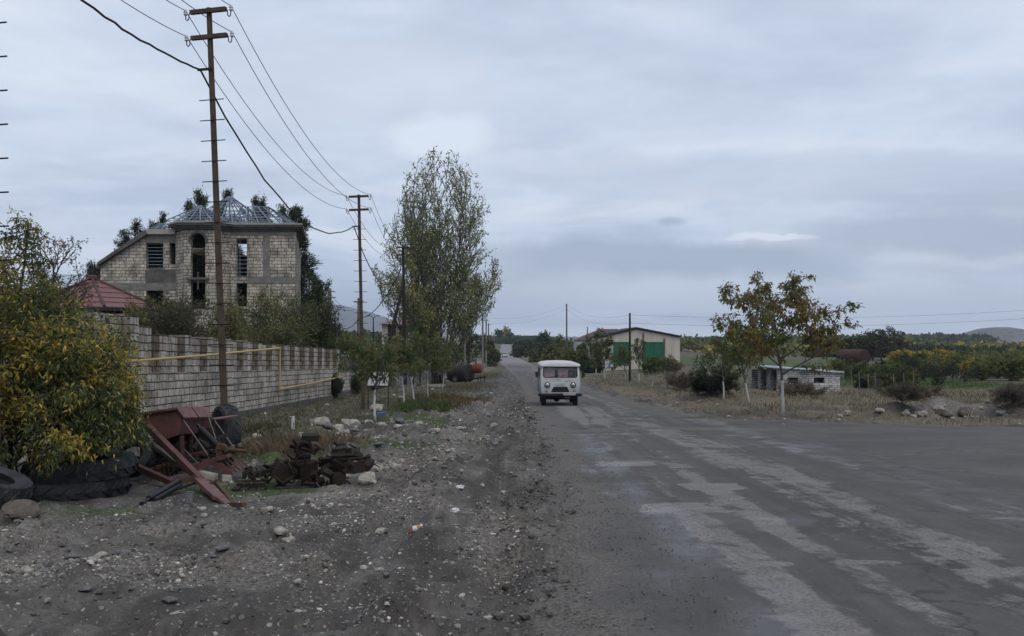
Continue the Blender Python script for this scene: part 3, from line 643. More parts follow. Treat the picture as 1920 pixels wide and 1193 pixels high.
scatter_bits('road_grit', np.stack([Xc, Yc, ground_z(Xc, Yc) + .02], 1), sc_, np.array([(.06, .056, .053)]) * RNG.uniform(.7, 2.6, (n, 1)), .7, M_BITS)

# ------------------------------------------------------------------ grass
M_GRASS = leaf_mat('grass_blade', .3, .7)
def blades(name, X, Y, H, Wd, C, lean=.5, label=None):
    n = len(X); Zb = ground_z(X, Y) - .01; a = RNG.uniform(0, 6.28, n)
    dx, dy = np.cos(a), np.sin(a); b = RNG.uniform(0, 6.28, n); l = RNG.uniform(.05, 1, n) * lean
    V = np.zeros((n, 4, 3)); base = np.stack([X, Y, Zb], 1)
    V[:, 0] = base + np.stack([dx * Wd, dy * Wd, 0 * X], 1); V[:, 1] = base - np.stack([dx * Wd, dy * Wd, 0 * X], 1)
    mid = base + np.stack([np.cos(b) * l * H * .35, np.sin(b) * l * H * .35, H * .6], 1); tip = base + np.stack([np.cos(b) * l * H, np.sin(b) * l * H, H * (1 - .25 * l)], 1)
    V[:, 2] = mid - np.stack([dx * Wd * .6, dy * Wd * .6, 0 * X], 1); V[:, 3] = tip
    return tag(link(name, quads_mesh(name, V, 4, C, M_GRASS)), label, None, None, 'stuff')
def pick(cols, n, p=None): return np.array(cols)[RNG.choice(len(cols), n, p=p)] * RNG.uniform(.7, 1.25, (n, 1))
TAN = [(.24, .20, .135), (.30, .26, .19), (.17, .145, .10), (.13, .125, .07)]; DULL = [(.075, .078, .04), (.11, .10, .055), (.055, .065, .03), (.15, .13, .085)]; FRESH = [(.06, .09, .028), (.085, .12, .04), (.05, .07, .025)]
n = 150000; Xb = RNG.uniform(6, 60, n); Yb = 29 * (4.6 ** RNG.random(n))
cl_ = fbm(Xb * .6, Yb * .6, 95, 4); k = (Xb > road_r(Yb) + .5 + 1.2 * (vnoise(Xb, Yb, 6) - .5)) & (RNG.random(n) < sstep(.36, .6, cl_) + .12) & (RNG.random(n) < 1 - np.clip(1.6 * zones(Xb, Yb)[:, 3], 0, 1)) & ((Yb < 62) | (Xb < 22)) & (Xb < .6 * Yb) & (road_mask(Xb, Yb) < .1) & (((Xb - 16.2) / 4.0) ** 2 + ((Yb - 32.9) / 2.3) ** 2 > 1)
Xb, Yb, cl_ = Xb[k], Yb[k], cl_[k]; hgt = RNG.uniform(.06, .30, len(Xb)) * np.clip(cl_ * 2 - .2, .3, 1.3) * (.45 + .55 * sstep(0, 3, Xb - road_r(Yb)))
blades('dry_grass', Xb, Yb, hgt, .007 * np.clip(Yb / 40, 1, 2.4), pick(TAN + DULL[:2], len(Xb)))
n = 36000; Xb = RNG.uniform(-9.1, -2.6, n); Yb = RNG.uniform(20, 60, n); k = RNG.random(n) < zones(Xb, Yb)[:, 0] * .9; Xb, Yb = Xb[k], Yb[k]
blades('turf', Xb, Yb, RNG.uniform(.03, .13, len(Xb)) * (.6 + 1.2 * fbm(Xb, Yb, 8, 3)), .008 + 0 * Xb, pick(DULL, len(Xb)))
n = 36000; Xb = RNG.uniform(-9, -1.5, n); Yb = RNG.uniform(10.5, 36, n); k = RNG.random(n) < sstep(.2, .8, zones(Xb, Yb)[:, 3]); Xb, Yb = Xb[k], Yb[k]
blades('green_grass', Xb, Yb, RNG.uniform(.02, .08, len(Xb)), .005 + 0 * Xb, pick(FRESH + DULL[:1], len(Xb)))
n = 24000; Xb = RNG.uniform(23, 40, n); Yb = RNG.uniform(66, 102, n); k = RNG.random(n) < np.exp(-((Xb - 31) / 7.5) ** 4 - ((Yb - 84) / 16) ** 4); Xb, Yb = Xb[k], Yb[k]
blades('plot_grass', Xb, Yb, RNG.uniform(.06, .22, len(Xb)), .016 + 0 * Xb, pick([(.07, .115, .035), (.095, .14, .045), (.055, .085, .028)], len(Xb)))
def weed_patch(px, py, sx, sy, n, h, cols, name='weeds'):
    x0, y0 = at_px(px, py); X_ = x0 + RNG.normal(0, sx, n); Y_ = y0 + RNG.normal(0, sy, n)
    blades(name, X_, Y_, RNG.uniform(.3, 1, n) * h, .008 + 0 * X_, pick(cols, n), .7)
weed_patch(795, 772, .45, 1.0, 2600, .42, FRESH + DULL[:1], 'green_weeds')
weed_patch(845, 752, .8, 2.0, 2000, .4, [(.13, .10, .055), (.16, .12, .07), (.10, .085, .045)], 'brown_weeds')
weed_patch(540, 850, .55, .8, 1500, .45, [(.12, .085, .055), (.15, .12, .08)], 'brown_weeds')
weed_patch(468, 815, .4, 1.2, 900, .3, DULL, 'dull_weeds')
weed_patch(878, 728, 1.0, 7, 2600, .3, [(.13, .11, .07), (.16, .13, .085), (.09, .09, .05)], 'verge_weeds')
weed_patch(912, 706, 1.2, 12, 2200, .35, [(.13, .11, .07), (.16, .13, .085), (.09, .09, .05)], 'verge_weeds')
weed_patch(1800, 745, 3, 2, 2000, .5, TAN, 'tan_weeds')
# ================================================================== trees and shrubs
M_LEAF = leaf_mat('leaf')
M_NEEDLE = leaf_mat('needle', .1, .7)
M_BARK = plain('bark', (.085, .072, .06), .95, .5, 8, 0, .8, 30, stretch=(1, 1, .25))
M_BARKGREY = plain('grey_bark', (.17, .158, .14), .95, .45, 8, 0, .8, 30, stretch=(1, 1, .25))
M_TWIGPALE = plain('pale_twig', (.16, .135, .11), .95, .4, 5)
M_TWIG = plain('twig', (.075, .062, .055), .95, .4, 5)
def limewash(h):
    m, nt, N, L, b = new_mat('limewashed_bark'); oc = obj_co(nt); sp = N.new('ShaderNodeSeparateXYZ'); L.new(oc, sp.inputs[0])
    n = noise(nt, 9, oc, 5, .7); n2 = noise(nt, 30, oc, 4, .7)
    e = math_(nt, 'ADD', sp.outputs[2], math_(nt, 'MULTIPLY', math_(nt, 'SUBTRACT', n, .5), .35))
    f = math_(nt, 'LESS_THAN', e, h)
    f = math_(nt, 'MULTIPLY', f, ramp(nt, n2, [(.3, .45), (.5, 1.0)]))
    c = mixc(nt, f, mixc(nt, n, (.05, .043, .036), (.10, .09, .078)), mixc(nt, n, (.33, .32, .31), (.50, .49, .48)))
    L.new(c, b.inputs['Base Color']); b.inputs['Roughness'].default_value = .9; bump(nt, n2, .6, .02); return m
def unit(v): return v / (np.linalg.norm(v, axis=-1, keepdims=True) + 1e-9)
def skeleton(seed, Q):
    """Q: per level lists n, ang, lr, seg, wig, up, t0, rr; returns limbs [(pts, radii)] and twigs [pts]"""
    rng = np.random.default_rng(seed); limbs = []; twigs = []; last = len(Q['n'])
    def go(p, d, Ln, r, lv):
        s = Q['seg'][lv]; pts = [p]; d = d.copy()
        for i in range(s):
            d = unit(d + rng.normal(0, Q['wig'][lv], 3) + np.array([0, 0, Q['up'][lv] / s])); p = p + d * Ln / s; pts.append(p)
        pts = np.array(pts); rad = r * (1 - (1 - Q.get('tap', .35)) * np.linspace(0, 1, s + 1)); limbs.append((pts, rad, lv))
        if lv == last: twigs.append(pts); return
        if lv >= last - 1: twigs.append(pts[s // 2:])
        n = Q['n'][lv]; az = rng.uniform(0, 6.28)
        for k in range(n):
            t = Q['t0'][lv] + (1 - Q['t0'][lv]) * (k + rng.uniform(.1, .9)) / n
            f = t * s; i = min(int(f), s - 1); q = pts[i] + (pts[i + 1] - pts[i]) * (f - i); tg = unit(pts[i + 1] - pts[i])
            az += 2.4 + rng.normal(0, .4); a = R(Q['ang'][lv] * rng.uniform(.7, 1.3))
            x = unit(np.cross(tg, [.31, .87, .2])); y = np.cross(tg, x)
            dd = unit(tg * math.cos(a) + (x * math.cos(az) + y * math.sin(az)) * math.sin(a))
            sh = Q['shape'](t) if lv == 0 and 'shape' in Q else (1.15 - .6 * t)
            go(q, dd, Ln * Q['lr'][lv] * sh * rng.uniform(.7, 1.2), max(r * Q['rr'][lv] * (1.1 - .55 * t), .003), lv + 1)
    for st in Q['stems'](rng) if 'stems' in Q else [((0, 0, 0), Q.get('dir', (0, 0, 1)), 1.0, Q.get('r', .04))]:
        go(np.array(st[0], float), unit(np.array(st[1], float)), st[2], st[3], 0)
    return limbs, twigs
def fit(limbs, twigs, H, Wx, Wy=None, z0=None):
    """scale to a height and a crown width; z0 raises the crown's foot"""
    A = np.concatenate(twigs); Wy = Wy or Wx
    top = np.percentile(A[:, 2], 99.5); cx = 0
    hx = max(np.percentile(np.abs(A[:, 0]), 98), 1e-3); hy = max(np.percentile(np.abs(A[:, 1]), 98), 1e-3)
    s = np.array([Wx / 2 / hx, Wy / 2 / hy, H / top]); m = (s[0] + s[1] + s[2]) / 3
    return [(p * s, r * 1.0, l) for p, r, l in limbs], [t * s for t in twigs], s
def limb_mesh(name, limbs, mat, rscale, rmin=.0, sides=(8, 6, 4, 3, 3)):
    mb = MB()
    for p, r, l in limbs:
        rr = np.maximum(r * rscale, rmin)
        mb.tube(p, list(rr), sides[min(l, 4)], cap=(l < 2))
    me = bpy.data.meshes.new(name); me.from_pydata(mb.v, [], mb.f); me.polygons.foreach_set('use_smooth', [True] * len(me.polygons)); me.materials.append(mat); return me
def leaf_mesh(name, twigs, per, LL, WW, cols, mat, rng, spread=.05, droop=.5, clump=.8, prob=None, along=.3, bunch=1, fold=0, tone=.22):
    """leaf-shaped faces set along the twigs; colour varies per leaf and from branch to branch"""
    B = []; D = []
    for t in twigs:
        seg = np.linalg.norm(np.diff(t, axis=0), axis=1); ln = seg.sum(); k = max(1, int(round(per * ln)) if per < 200 else int(per - 200))
        f = rng.uniform(along, 1.0, k) * (len(t) - 1); i = np.minimum(f.astype(int), len(t) - 2); u = (f - i)[:, None]
        q = t[i] * (1 - u) + t[i + 1] * u
        B.append(np.repeat(q, bunch, 0)); D.append(np.repeat(unit(t[i + 1] - t[i]), bunch, 0))
    B = np.concatenate(B); D = np.concatenate(D)
    if prob is not None: k = rng.random(len(B)) < prob(B); B, D = B[k], D[k]
    n = len(B); B = B + rng.normal(0, spread, (n, 3))
    d = unit(D * .6 + rng.normal(0, .75, (n, 3)) + np.array([0, 0, -droop])); s = unit(np.cross(d, rng.normal(0, 1, (n, 3))))
    ll = LL * rng.uniform(.65, 1.25, n)[:, None]; ww = WW * rng.uniform(.7, 1.2, n)[:, None]
    nn = np.cross(d, s)
    V = np.stack([B, B + d * ll * .45 + s * ww * .5 + nn * ww * .12, B + d * ll + np.array([0, 0, -1]) * ll * .15, B + d * ll * .45 - s * ww * .5 + nn * ww * .12], 1)
    o = rng.uniform(0, 99, 3)
    cn = fbm((B[:, 0] + B[:, 2] * .6) / clump + o[0], (B[:, 1] + B[:, 2] * .8) / clump + o[1], 7, 3)
    u = np.clip((cn - .5) * 2.2 + .5 + rng.normal(0, tone, n), 0, .999) * len(cols); C = 1.3 * np.array(cols)[u.astype(int)] * rng.uniform(.75, 1.25, (n, 1))
    return quads_mesh(name, V, 4, C, mat), n
NLEAF = 0
def make_tree(name, label, cat, loc, seed, Q, H, Wx, leaf, bark, rs=1.0, rmin=0, group=None, rz=0, Wy=None, trunk='trunk', crown='crown', keep=None):
    global NLEAF
    limbs, twigs = skeleton(seed, Q); limbs, twigs, s = fit(limbs, twigs, H, Wx, Wy)
    if keep is not None:
        cut = lambda q: (lambda m: max(2, int(np.argmin(m)) if not m.all() else len(m)))(keep(q[0])); limbs = [(q[0][:cut(q)], q[1][:cut(q)], 0) if q[2] == 0 else q for q in limbs if q[2] == 0 or keep(q[0]).all()]; twigs = [q for q in twigs if keep(q).all()]
    t = thing(name, label, cat, loc, group); t.rotation_euler = (0, 0, rz)
    link(trunk, limb_mesh(trunk, limbs, bark, rs * H, rmin), t)
    if leaf: 
        me, n = leaf_mesh(crown, twigs, rng=np.random.default_rng(seed + 1), **leaf); NLEAF += n; link(crown, me, t)
    return t
# --- branching habits
WALNUT = dict(n=[10, 6, 5], ang=[50, 42, 45], lr=[.60, .52, .5], seg=[8, 6, 4, 3], wig=[.05, .10, .14, .2], up=[.3, .35, .25, .0], t0=[.38, .25, .2], rr=[.55, .55, .5], r=.019, shape=lambda t: 1.1 - .55 * t)
BUSH = dict(n=[7, 6, 4], ang=[38, 42, 45], lr=[.55, .5, .5], seg=[7, 5, 4, 3], wig=[.08, .12, .15, .2], up=[.3, .1, .0, -.1], t0=[.12, .15, .1], rr=[.55, .55, .5],
            stems=lambda g: [((g.normal(0, .05), g.normal(0, .05), 0), (g.normal(0, .5), g.normal(0, .5), 1), g.uniform(.75, 1.1), .016) for _ in range(9)])
POPLAR = dict(n=[13, 7, 3], ang=[22, 26, 30], lr=[.36, .45, .5], seg=[10, 6, 4, 3], wig=[.03, .06, .08, .1], up=[.25, .35, .25, .15], t0=[.12, .12, .1], rr=[.30, .42, .5], shape=lambda t: 1.25 - .7 * t, tap=.12,
              stems=lambda g: [((g.normal(0, .012), g.normal(0, .012), 0), (.30 * math.cos(k * 2.4) * math.sqrt(k / 9), .30 * math.sin(k * 2.4) * math.sqrt(k / 9), 1), 1.0 - .30 * k / 9 + g.normal(0, .03), .0075) for k in range(10)] + [((0, 0, .02), (.75 * math.cos(k * 2.4 + 1), .75 * math.sin(k * 2.4 + 1), 1), .52 + g.normal(0, .05), .005) for k in range(8)])
PINE = dict(n=[16, 6], ang=[78, 45], lr=[.34, .42], seg=[8, 4, 3], wig=[.02, .08, .15], up=[.1, .35, .4], t0=[.18, .3], rr=[.3, .5], r=.018, shape=lambda t: 1.15 - .75 * t)
ROUND = dict(n=[10, 6], ang=[55, 48], lr=[.55, .55], seg=[6, 4, 3], wig=[.05, .12, .2], up=[.2, .2, .1], t0=[.2, .15], rr=[.5, .5], r=.02, shape=lambda t: 1.1 - .5 * t)
# --- leaf colours (albedo)
C_WALNUT = [(.038, .052, .018), (.052, .07, .023), (.07, .086, .027), (.095, .10, .032), (.115, .095, .03), (.14, .095, .03)]
C_GREENWALNUT = [(.03, .046, .017), (.042, .064, .022), (.056, .08, .027), (.075, .09, .03), (.10, .09, .032)]
C_YELLOWBUSH = [(.038, .056, .026), (.06, .08, .03), (.09, .105, .034), (.135, .135, .038), (.19, .168, .04), (.25, .195, .044), (.32, .225, .046)]
C_POPLAR = [(.10, .125, .045), (.14, .165, .06), (.18, .195, .07), (.22, .215, .08)]
C_PINE = [(.012, .019, .011), (.017, .026, .014), (.024, .034, .018), (.032, .042, .02)]
C_SHRUB = [(.036, .05, .018), (.055, .074, .024), (.075, .094, .028), (.098, .108, .034), (.125, .12, .04)]
C_DARK = [(.018, .026, .013), (.026, .036, .017), (.036, .046, .02)]
C_OLIVE = [(.06, .07, .028), (.085, .094, .036), (.115, .115, .042)]
C_YELLOW = [(.12, .11, .025), (.21, .165, .03), (.30, .215, .035), (.38, .26, .045)]
C_RUST = [(.09, .05, .035), (.12, .065, .04), (.07, .05, .035), (.05, .055, .025)]

# --- foreground shrub with half its leaves turned
def shrub_form(p):
    r = np.interp(p[:, 2], [0, .3, .65, 1.1, 1.73, 2.3, 2.5, 2.75, 3.04, 3.6, 3.95], [1.75, 1.95, 2.0, 1.95, 1.84, 1.5, 1.12, .75, .56, .48, .0])
    a = np.arctan2(p[:, 1], p[:, 0]); r = r * (1 + .16 * (vnoise(a * 2.5 + 9, p[:, 2] * 1.6, 77) - .5))
    return np.hypot(p[:, 0], p[:, 1] * 1.12) < r
sh1 = make_tree('autumn_shrub', 'large yellow and green leafy shrub hanging over stacked tractor tyres at the left edge', 'shrub', (-6.95, 13.9, gz(-6.95, 13.9)), 3,
          dict(BUSH, n=[10, 8, 6], up=[.25, .0, -.15, -.35]), 4.3, 5.6, dict(per=62, LL=.085, WW=.028, cols=C_YELLOWBUSH, mat=M_LEAF, spread=.055, droop=.35, clump=.42, along=.05, tone=.24), M_BARK, rs=.5, rmin=.002, Wy=5.0, keep=shrub_form)
sh2 = make_tree('autumn_shrub', 'x', 'shrub', (-6.95, 13.6, gz(-6.95, 13.9)), 8, dict(BUSH, n=[10, 8, 6], up=[-.1, -.3, -.4, -.6], t0=[.25, .2, .1], stems=lambda g: [((0, 0, .1), (math.cos(k * .7) * 1.1, math.sin(k * .7) * 1.1, 1), g.uniform(.8, 1.1), .012) for k in range(9)]), 2.3, 4.6,
          dict(per=50, LL=.085, WW=.028, cols=C_YELLOWBUSH, mat=M_LEAF, spread=.055, droop=.6, clump=.42, along=.05, tone=.24), M_BARK, rs=.45, rmin=.002, Wy=4.2, keep=lambda p: shrub_form(p) & (p[:, 2] > .12), trunk='low_limbs', crown='hanging_foliage')
for ch in list(sh2.children): ch.parent = sh1; ch.location = sh2.location - sh1.location
bpy.data.objects.remove(sh2)
# a smaller green part of the hedge to its left, reaching out of the picture
make_tree('autumn_shrub', 'green and yellow shrub at the far left edge below the pole rungs', 'shrub', (-8.6, 14.4, gz(-8.6, 14.4)), 5,
          dict(BUSH, n=[8, 7, 4]), 5.0, 2.6, dict(per=60, LL=.09, WW=.028, cols=C_YELLOWBUSH[:5], mat=M_LEAF, spread=.05, droop=.3, clump=.6, along=.1), M_BARK, rs=.5, rmin=.002)
# --- tree with few reddish leaves behind it
make_tree('bare_fruit_tree', 'half bare tree with a few reddish leaves beside the pale metal roof', 'tree', (-14.75, 32, gz(-14.75, 32)), 11,
          dict(WALNUT, t0=[.3, .2, .1]), 4.6, 2.4, dict(per=14, LL=.09, WW=.055, cols=C_RUST, mat=M_LEAF, spread=.05, droop=.4), M_BARK, rs=.9, rmin=.005)
# --- poplar
make_tree('poplar', 'tall many stemmed poplar with thin yellowing leaves left of the road', 'tree', (W(822, 0, 88).x, 88, gz(W(822, 0, 88).x, 88)), 21,
          POPLAR, 21.3, 12.4, dict(per=17.0, LL=.19, WW=.135, cols=C_POPLAR, mat=M_LEAF, spread=.13, droop=.25, clump=2.2, along=.05,
          prob=lambda B: np.clip(1.45 - B[:, 2] / 21.3 * 1.15, .05, 1) * np.clip(.3 + 2.2 * (fbm(B[:, 0] * .5, B[:, 2] * .4, 4, 3) - .3), .05, 1)), M_BARKGREY, rs=.6, rmin=.006, keep=lambda p: np.hypot(p[:, 0], p[:, 1]) < np.interp(p[:, 2], [0, 2, 3.4, 5.7, 7.6, 11.4, 15.2, 18, 20.4, 21.8], [.8, 1.4, 2.4, 4.5, 5.2, 5.4, 4.5, 3.4, 2.0, .6]) * (.82 + .36 * vnoise(np.arctan2(p[:, 1], p[:, 0]) * 3 + 5, p[:, 2] * .4, 5)))
make_tree('understory_shrub', 'dense brownish thicket round the foot of the tall poplar', 'shrub', (W(808, 0, 86).x, 86, gz(W(808, 0, 86).x, 86)), 23,
          BUSH, 5.4, 4.6, dict(per=4, LL=.2, WW=.1, cols=C_OLIVE + [(.07, .06, .035)], mat=M_LEAF, spread=.12, droop=.3, clump=1.5), M_TWIG, rs=.35, rmin=.012)
# --- pines behind the ruin
pn = [(255, 424, 78, 3.8, 'leftmost pine, dark rounded top rising behind the sloping gable of the roofless house'), (300, 408, 84, 2.6, 'narrow dark pine top left of the steel roof frame'),
      (372, 370, 80, 3.4, 'dark pine whose top shows left of the lamp pole over the steel roof frame'), (418, 360, 86, 4.2, 'tallest dark pine behind the peak of the steel roof frame'),
      (488, 376, 82, 2.2, 'slender dark pine seen through the right part of the steel roof frame'), (548, 390, 80, 4.4, 'dark pine standing at the right corner of the roofless house'),
      (578, 512, 76, 4.2, 'lower dark pine spreading out right of the roofless house'), (330, 470, 82, 5, 'broad dark pine visible through the open windows of the roofless house'), (450, 460, 84, 6, 'broad dark pine behind the narrow right window of the roofless house'),
      (182, 500, 80, 2.2, 'small dark pine top between gazebo roof and roofless house')]
for i, (px, top, Yp, wd, lab) in enumerate(pn):
    X_ = (px - CX) / F * Yp; g = gz(X_, Yp); H = EYE + (HY - top) / F * Yp - g
    make_tree('pine_tree', lab, 'pine', (X_, Yp, g), 40 + i, dict(PINE, n=[30, 9], lr=[.42, .42], t0=[.2 if i != 6 else .05, .25]), H, wd, dict(per=24, LL=.30, WW=.055, cols=C_PINE, mat=M_NEEDLE, spread=.12, droop=-.5, clump=1.2, along=.3, bunch=4), M_BARK, rs=.7, rmin=.015, group='dark pines behind the roofless house')
# --- garden behind the stone wall
def garden(px, top, Yp, wd, seed, lab, cols, per, H0=None, Q=BUSH, LL=.11, WW=.06, twig=M_TWIG, rmin=.006, name='garden_shrub', cat='shrub', rs=.4, droop=.3):
    X_ = (px - CX) / F * Yp; g = gz(X_, Yp); H = EYE + (HY - top) / F * Yp - g
    return make_tree(name, lab, cat, (X_, Yp, g), seed, Q, H, wd, dict(per=per, LL=LL, WW=WW, cols=cols, mat=M_LEAF, spread=.07, droop=droop, clump=.9, along=.2) if per else None, twig, rs=rs, rmin=rmin)
BARE = dict(BUSH, n=[9, 8, 5], up=[.4, .3, .2, .1], ang=[28, 32, 35])
garden(345, 553, 44, 3.2, 61, 'bare grey brown twiggy bush behind the stone wall below the arched bay', [(.06, .065, .03)], .5, Q=BARE, rmin=.007)
garden(300, 560, 46, 2.6, 62, 'bare twiggy bush beside the gazebo behind the stone wall', [(.08, .09, .03)], .8, Q=BARE, rmin=.007)
garden(232, 575, 42, 1.6, 68, 'thin bare shrub with yellowish leaves in front of the gazebo posts', [(.12, .11, .03), (.08, .08, .03)], 1.5, Q=BARE, rmin=.006)
garden(470, 540, 48, 3.4, 63, 'leafy olive green fruit tree behind the wall right of the rusty pole', C_SHRUB, 7, LL=.14, WW=.07)
garden(540, 528, 52, 4.0, 64, 'dense green fruit tree behind the wall below the right corner of the house', C_SHRUB, 7.5, LL=.14, WW=.07)
garden(425, 562, 43, 1.8, 69, 'light green sapling with long shoots just right of the rusty pole', C_SHRUB[2:], 4.5, LL=.15, WW=.06)
garden(590, 560, 56, 2.8, 65, 'dark green bushy tree at the right end of the garden', C_DARK + C_SHRUB[:2], 9, LL=.15, WW=.08)
garden(632, 620, 58, 3.4, 66, 'low green shrub rising over the far end of the stone wall', C_SHRUB, 8, LL=.14, WW=.08)
garden(508, 600, 46, 3.0, 67, 'low olive shrub pressed against the back of the stone wall', C_SHRUB[1:], 7, LL=.13, WW=.06)
for i, (px, py, wd, hh, lab) in enumerate([(628, 752, .85, 1.25, 'dark ivy like shrub filling the first gap at the foot of the stone wall'), (662, 746, .7, 1.3, 'dark green shrub filling the second gap at the end of the stone wall')]):
    Yb_ = -9.0 * F / (px - CX); make_tree('wall_shrub', lab, 'shrub', (-8.85, Yb_, gz(-8.85, Yb_)), 71 + i, BUSH, hh, wd, dict(per=26, LL=.09, WW=.05, cols=C_DARK + C_SHRUB[:1], mat=M_LEAF, spread=.05, droop=.3), M_TWIG, rs=.4, rmin=.004)
garden(765, 628, 70, 4.0, 73, 'dark green shrub in front of the mauve roofed house', C_SHRUB[:3] + C_DARK, 6, LL=.18, WW=.1)
garden(700, 628, 66, 4.2, 74, 'low green shrub below the double armed street lamp', C_SHRUB, 6, LL=.17, WW=.09)

# --- young whitewashed walnuts along the left verge
W12 = limewash(1.25); W09 = limewash(.95)
def walnut(px, py, top, wpx, seed, lab, cols, per, bark, dx=0, H=None, LL=.15, WW=.055, rs=1.0, group=None, Q=WALNUT, t0=None, bunch=4):
    x, y, g = P(px, py); H = (py - top) / F * y; wd = wpx / F * y
    return make_tree('walnut_tree', lab, 'tree', (x, y, g), seed, dict(Q, dir=(dx, 0, 1)) if t0 is None else dict(Q, dir=(dx, 0, 1), t0=[t0, .2, .15]), H, wd,
                     dict(per=per, LL=LL, WW=WW, cols=cols, mat=M_LEAF, spread=.05, droop=.75, clump=.7, along=.1, bunch=bunch), bark, rs=rs, rmin=.004, group=group)
walnut(704, 793, 626, 165, 81, 'nearest young walnut on the left verge, white crooked trunk, bushy crown over the notice board', C_GREENWALNUT, 6.5, W09, -.10, rs=.85)
walnut(757, 765, 640, 90, 82, 'second young walnut from the notice board, bent trunk painted white', C_GREENWALNUT, 7, W12, -.07, rs=.8)
walnut(778, 762, 618, 92, 83, 'young walnut with brownish leaves and leaning white trunk behind the green weeds', C_GREENWALNUT + C_WALNUT[4:5], 7, W12, -.12, rs=.8)
walnut(803, 752, 632, 85, 84, 'slim straight whitewashed walnut left of the rusty tank trailer', C_GREENWALNUT, 7, W12, 0, rs=.7)
walnut(829, 733, 640, 70, 85, 'farthest young walnut of the left row, thin dark stem by the concrete wall', C_GREENWALNUT, 7, W12, .03, rs=.7)
# --- the row on the right verge
walnut(1468, 782, 514, 236, 97, 'big walnut with orange tinged leaves and white lower trunk at the junction corner', C_WALNUT[1:], 8.5, W12, .03, LL=.17, WW=.066, rs=.66, t0=.34, Q=dict(WALNUT, n=[15, 7, 5], ang=[52, 42, 45]))
walnut(1405, 762, 614, 80, 92, 'green walnut with thin leaning stem left of the big walnut', C_GREENWALNUT, 6.5, W09, -.12, rs=.75)
walnut(1357, 755, 632, 98, 93, 'low spreading green walnut in front of the dark round bush', C_GREENWALNUT, 6.5, W09, -.08, rs=.75)
walnut(1223, 730, 672, 46, 94, 'small walnut sapling right of the black pole', C_GREENWALNUT, 7, W09, 0, rs=.8)
walnut(1198, 722, 636, 36, 95, 'thin sparse walnut sapling before the green barn doors', C_GREENWALNUT, 4.2, W09, 0, rs=.7, t0=.35)
walnut(1174, 722, 648, 48, 96, 'walnut partly hidden behind the black pole', C_GREENWALNUT, 7, W09, 0, rs=.8)
walnut(1134, 715, 616, 66, 97, 'tallest green walnut before the white house, next to the small blue sign', C_GREENWALNUT, 7, W12, 0, LL=.2, WW=.09, rs=.8, t0=.2)
walnut(1118, 706, 640, 50, 98, 'green walnut between the van mirror and the white house', C_GREENWALNUT, 7, W09, 0, LL=.2, WW=.09, rs=.8)
def clump(px, py, top, wpx, seed, lab, cols, Q=ROUND, per=6, LL=.3, WW=.2, name='tree', cat='tree', Yo=None, bark=M_BARK, group=None, droop=.2, bunch=2, rs=.8):
    if Yo: y = Yo; x = (px - CX) / F * y; g = gz(x, y); H = EYE + (HY - top) / F * y - g
    else: x, y, g = P(px, py); H = (py - top) / F * y
    sc = max(y / 110., .5)
    return make_tree(name, lab, cat, (x, y, g), seed, Q, H, wpx / F * y, dict(per=per / sc, LL=LL * sc, WW=WW * sc, cols=cols, mat=M_LEAF, spread=.1 * sc, droop=droop, clump=1.3 * sc, along=.05, bunch=bunch), bark, rs=rs, rmin=.012 * sc, group=group)
clump(1345, 745, 695, 84, 101, 'dark green rounded bush under the two leaning walnuts', C_DARK, BUSH, 12, .14, .1, 'round_bush', 'shrub', bunch=3, rs=.4)
clump(1320, 742, 706, 46, 102, 'smaller dark bush on the left flank of the round bush', C_DARK, BUSH, 12, .14, .1, 'round_bush', 'shrub', bunch=3, rs=.4)
clump(1642, 692, 617, 100, 103, 'big dark brownish bushy tree behind the rusty tank', C_DARK + [(.04, .035, .026)], BUSH, 5, .28, .15, 'bushy_tree', 'tree', 188, rs=.4)
clump(1600, 690, 640, 40, 104, 'dark shrub left of the rusty tank', C_DARK, BUSH, 5, .28, .15, 'bushy_tree', 'tree', 192, rs=.4)
clump(1890, 772, 728, 120, 105, 'leafless grey brown bramble at the right edge above the rubble', [(.07, .06, .045)], BARE, .6, .1, .05, 'bramble', 'shrub', bark=M_TWIGPALE, rs=.3)
clump(1690, 770, 728, 110, 107, 'low dark scrub left of the rubble heap in the dry grass', [(.05, .045, .03), (.07, .06, .04)], BARE, 3, .1, .05, 'bramble', 'shrub', bark=M_TWIGPALE, rs=.3)
clump(1500, 752, 718, 90, 108, 'dry brown weeds before the brick shed', [(.10, .08, .05), (.13, .10, .065)], BARE, 3, .1, .04, 'bramble', 'shrub', bark=M_TWIGPALE, rs=.3)
clump(1255, 700, 668, 44, 109, 'brownish scrub below the barn corner', [(.07, .07, .035), (.10, .08, .045)], BUSH, 5, .18, .1, 'scrub', 'shrub', rs=.3)
clump(1275, 735, 700, 60, 110, 'dry grey scrub between black pole and round bush', [(.09, .075, .05)], BARE, 2, .12, .06, 'scrub', 'shrub', bark=M_TWIGPALE, rs=.3)
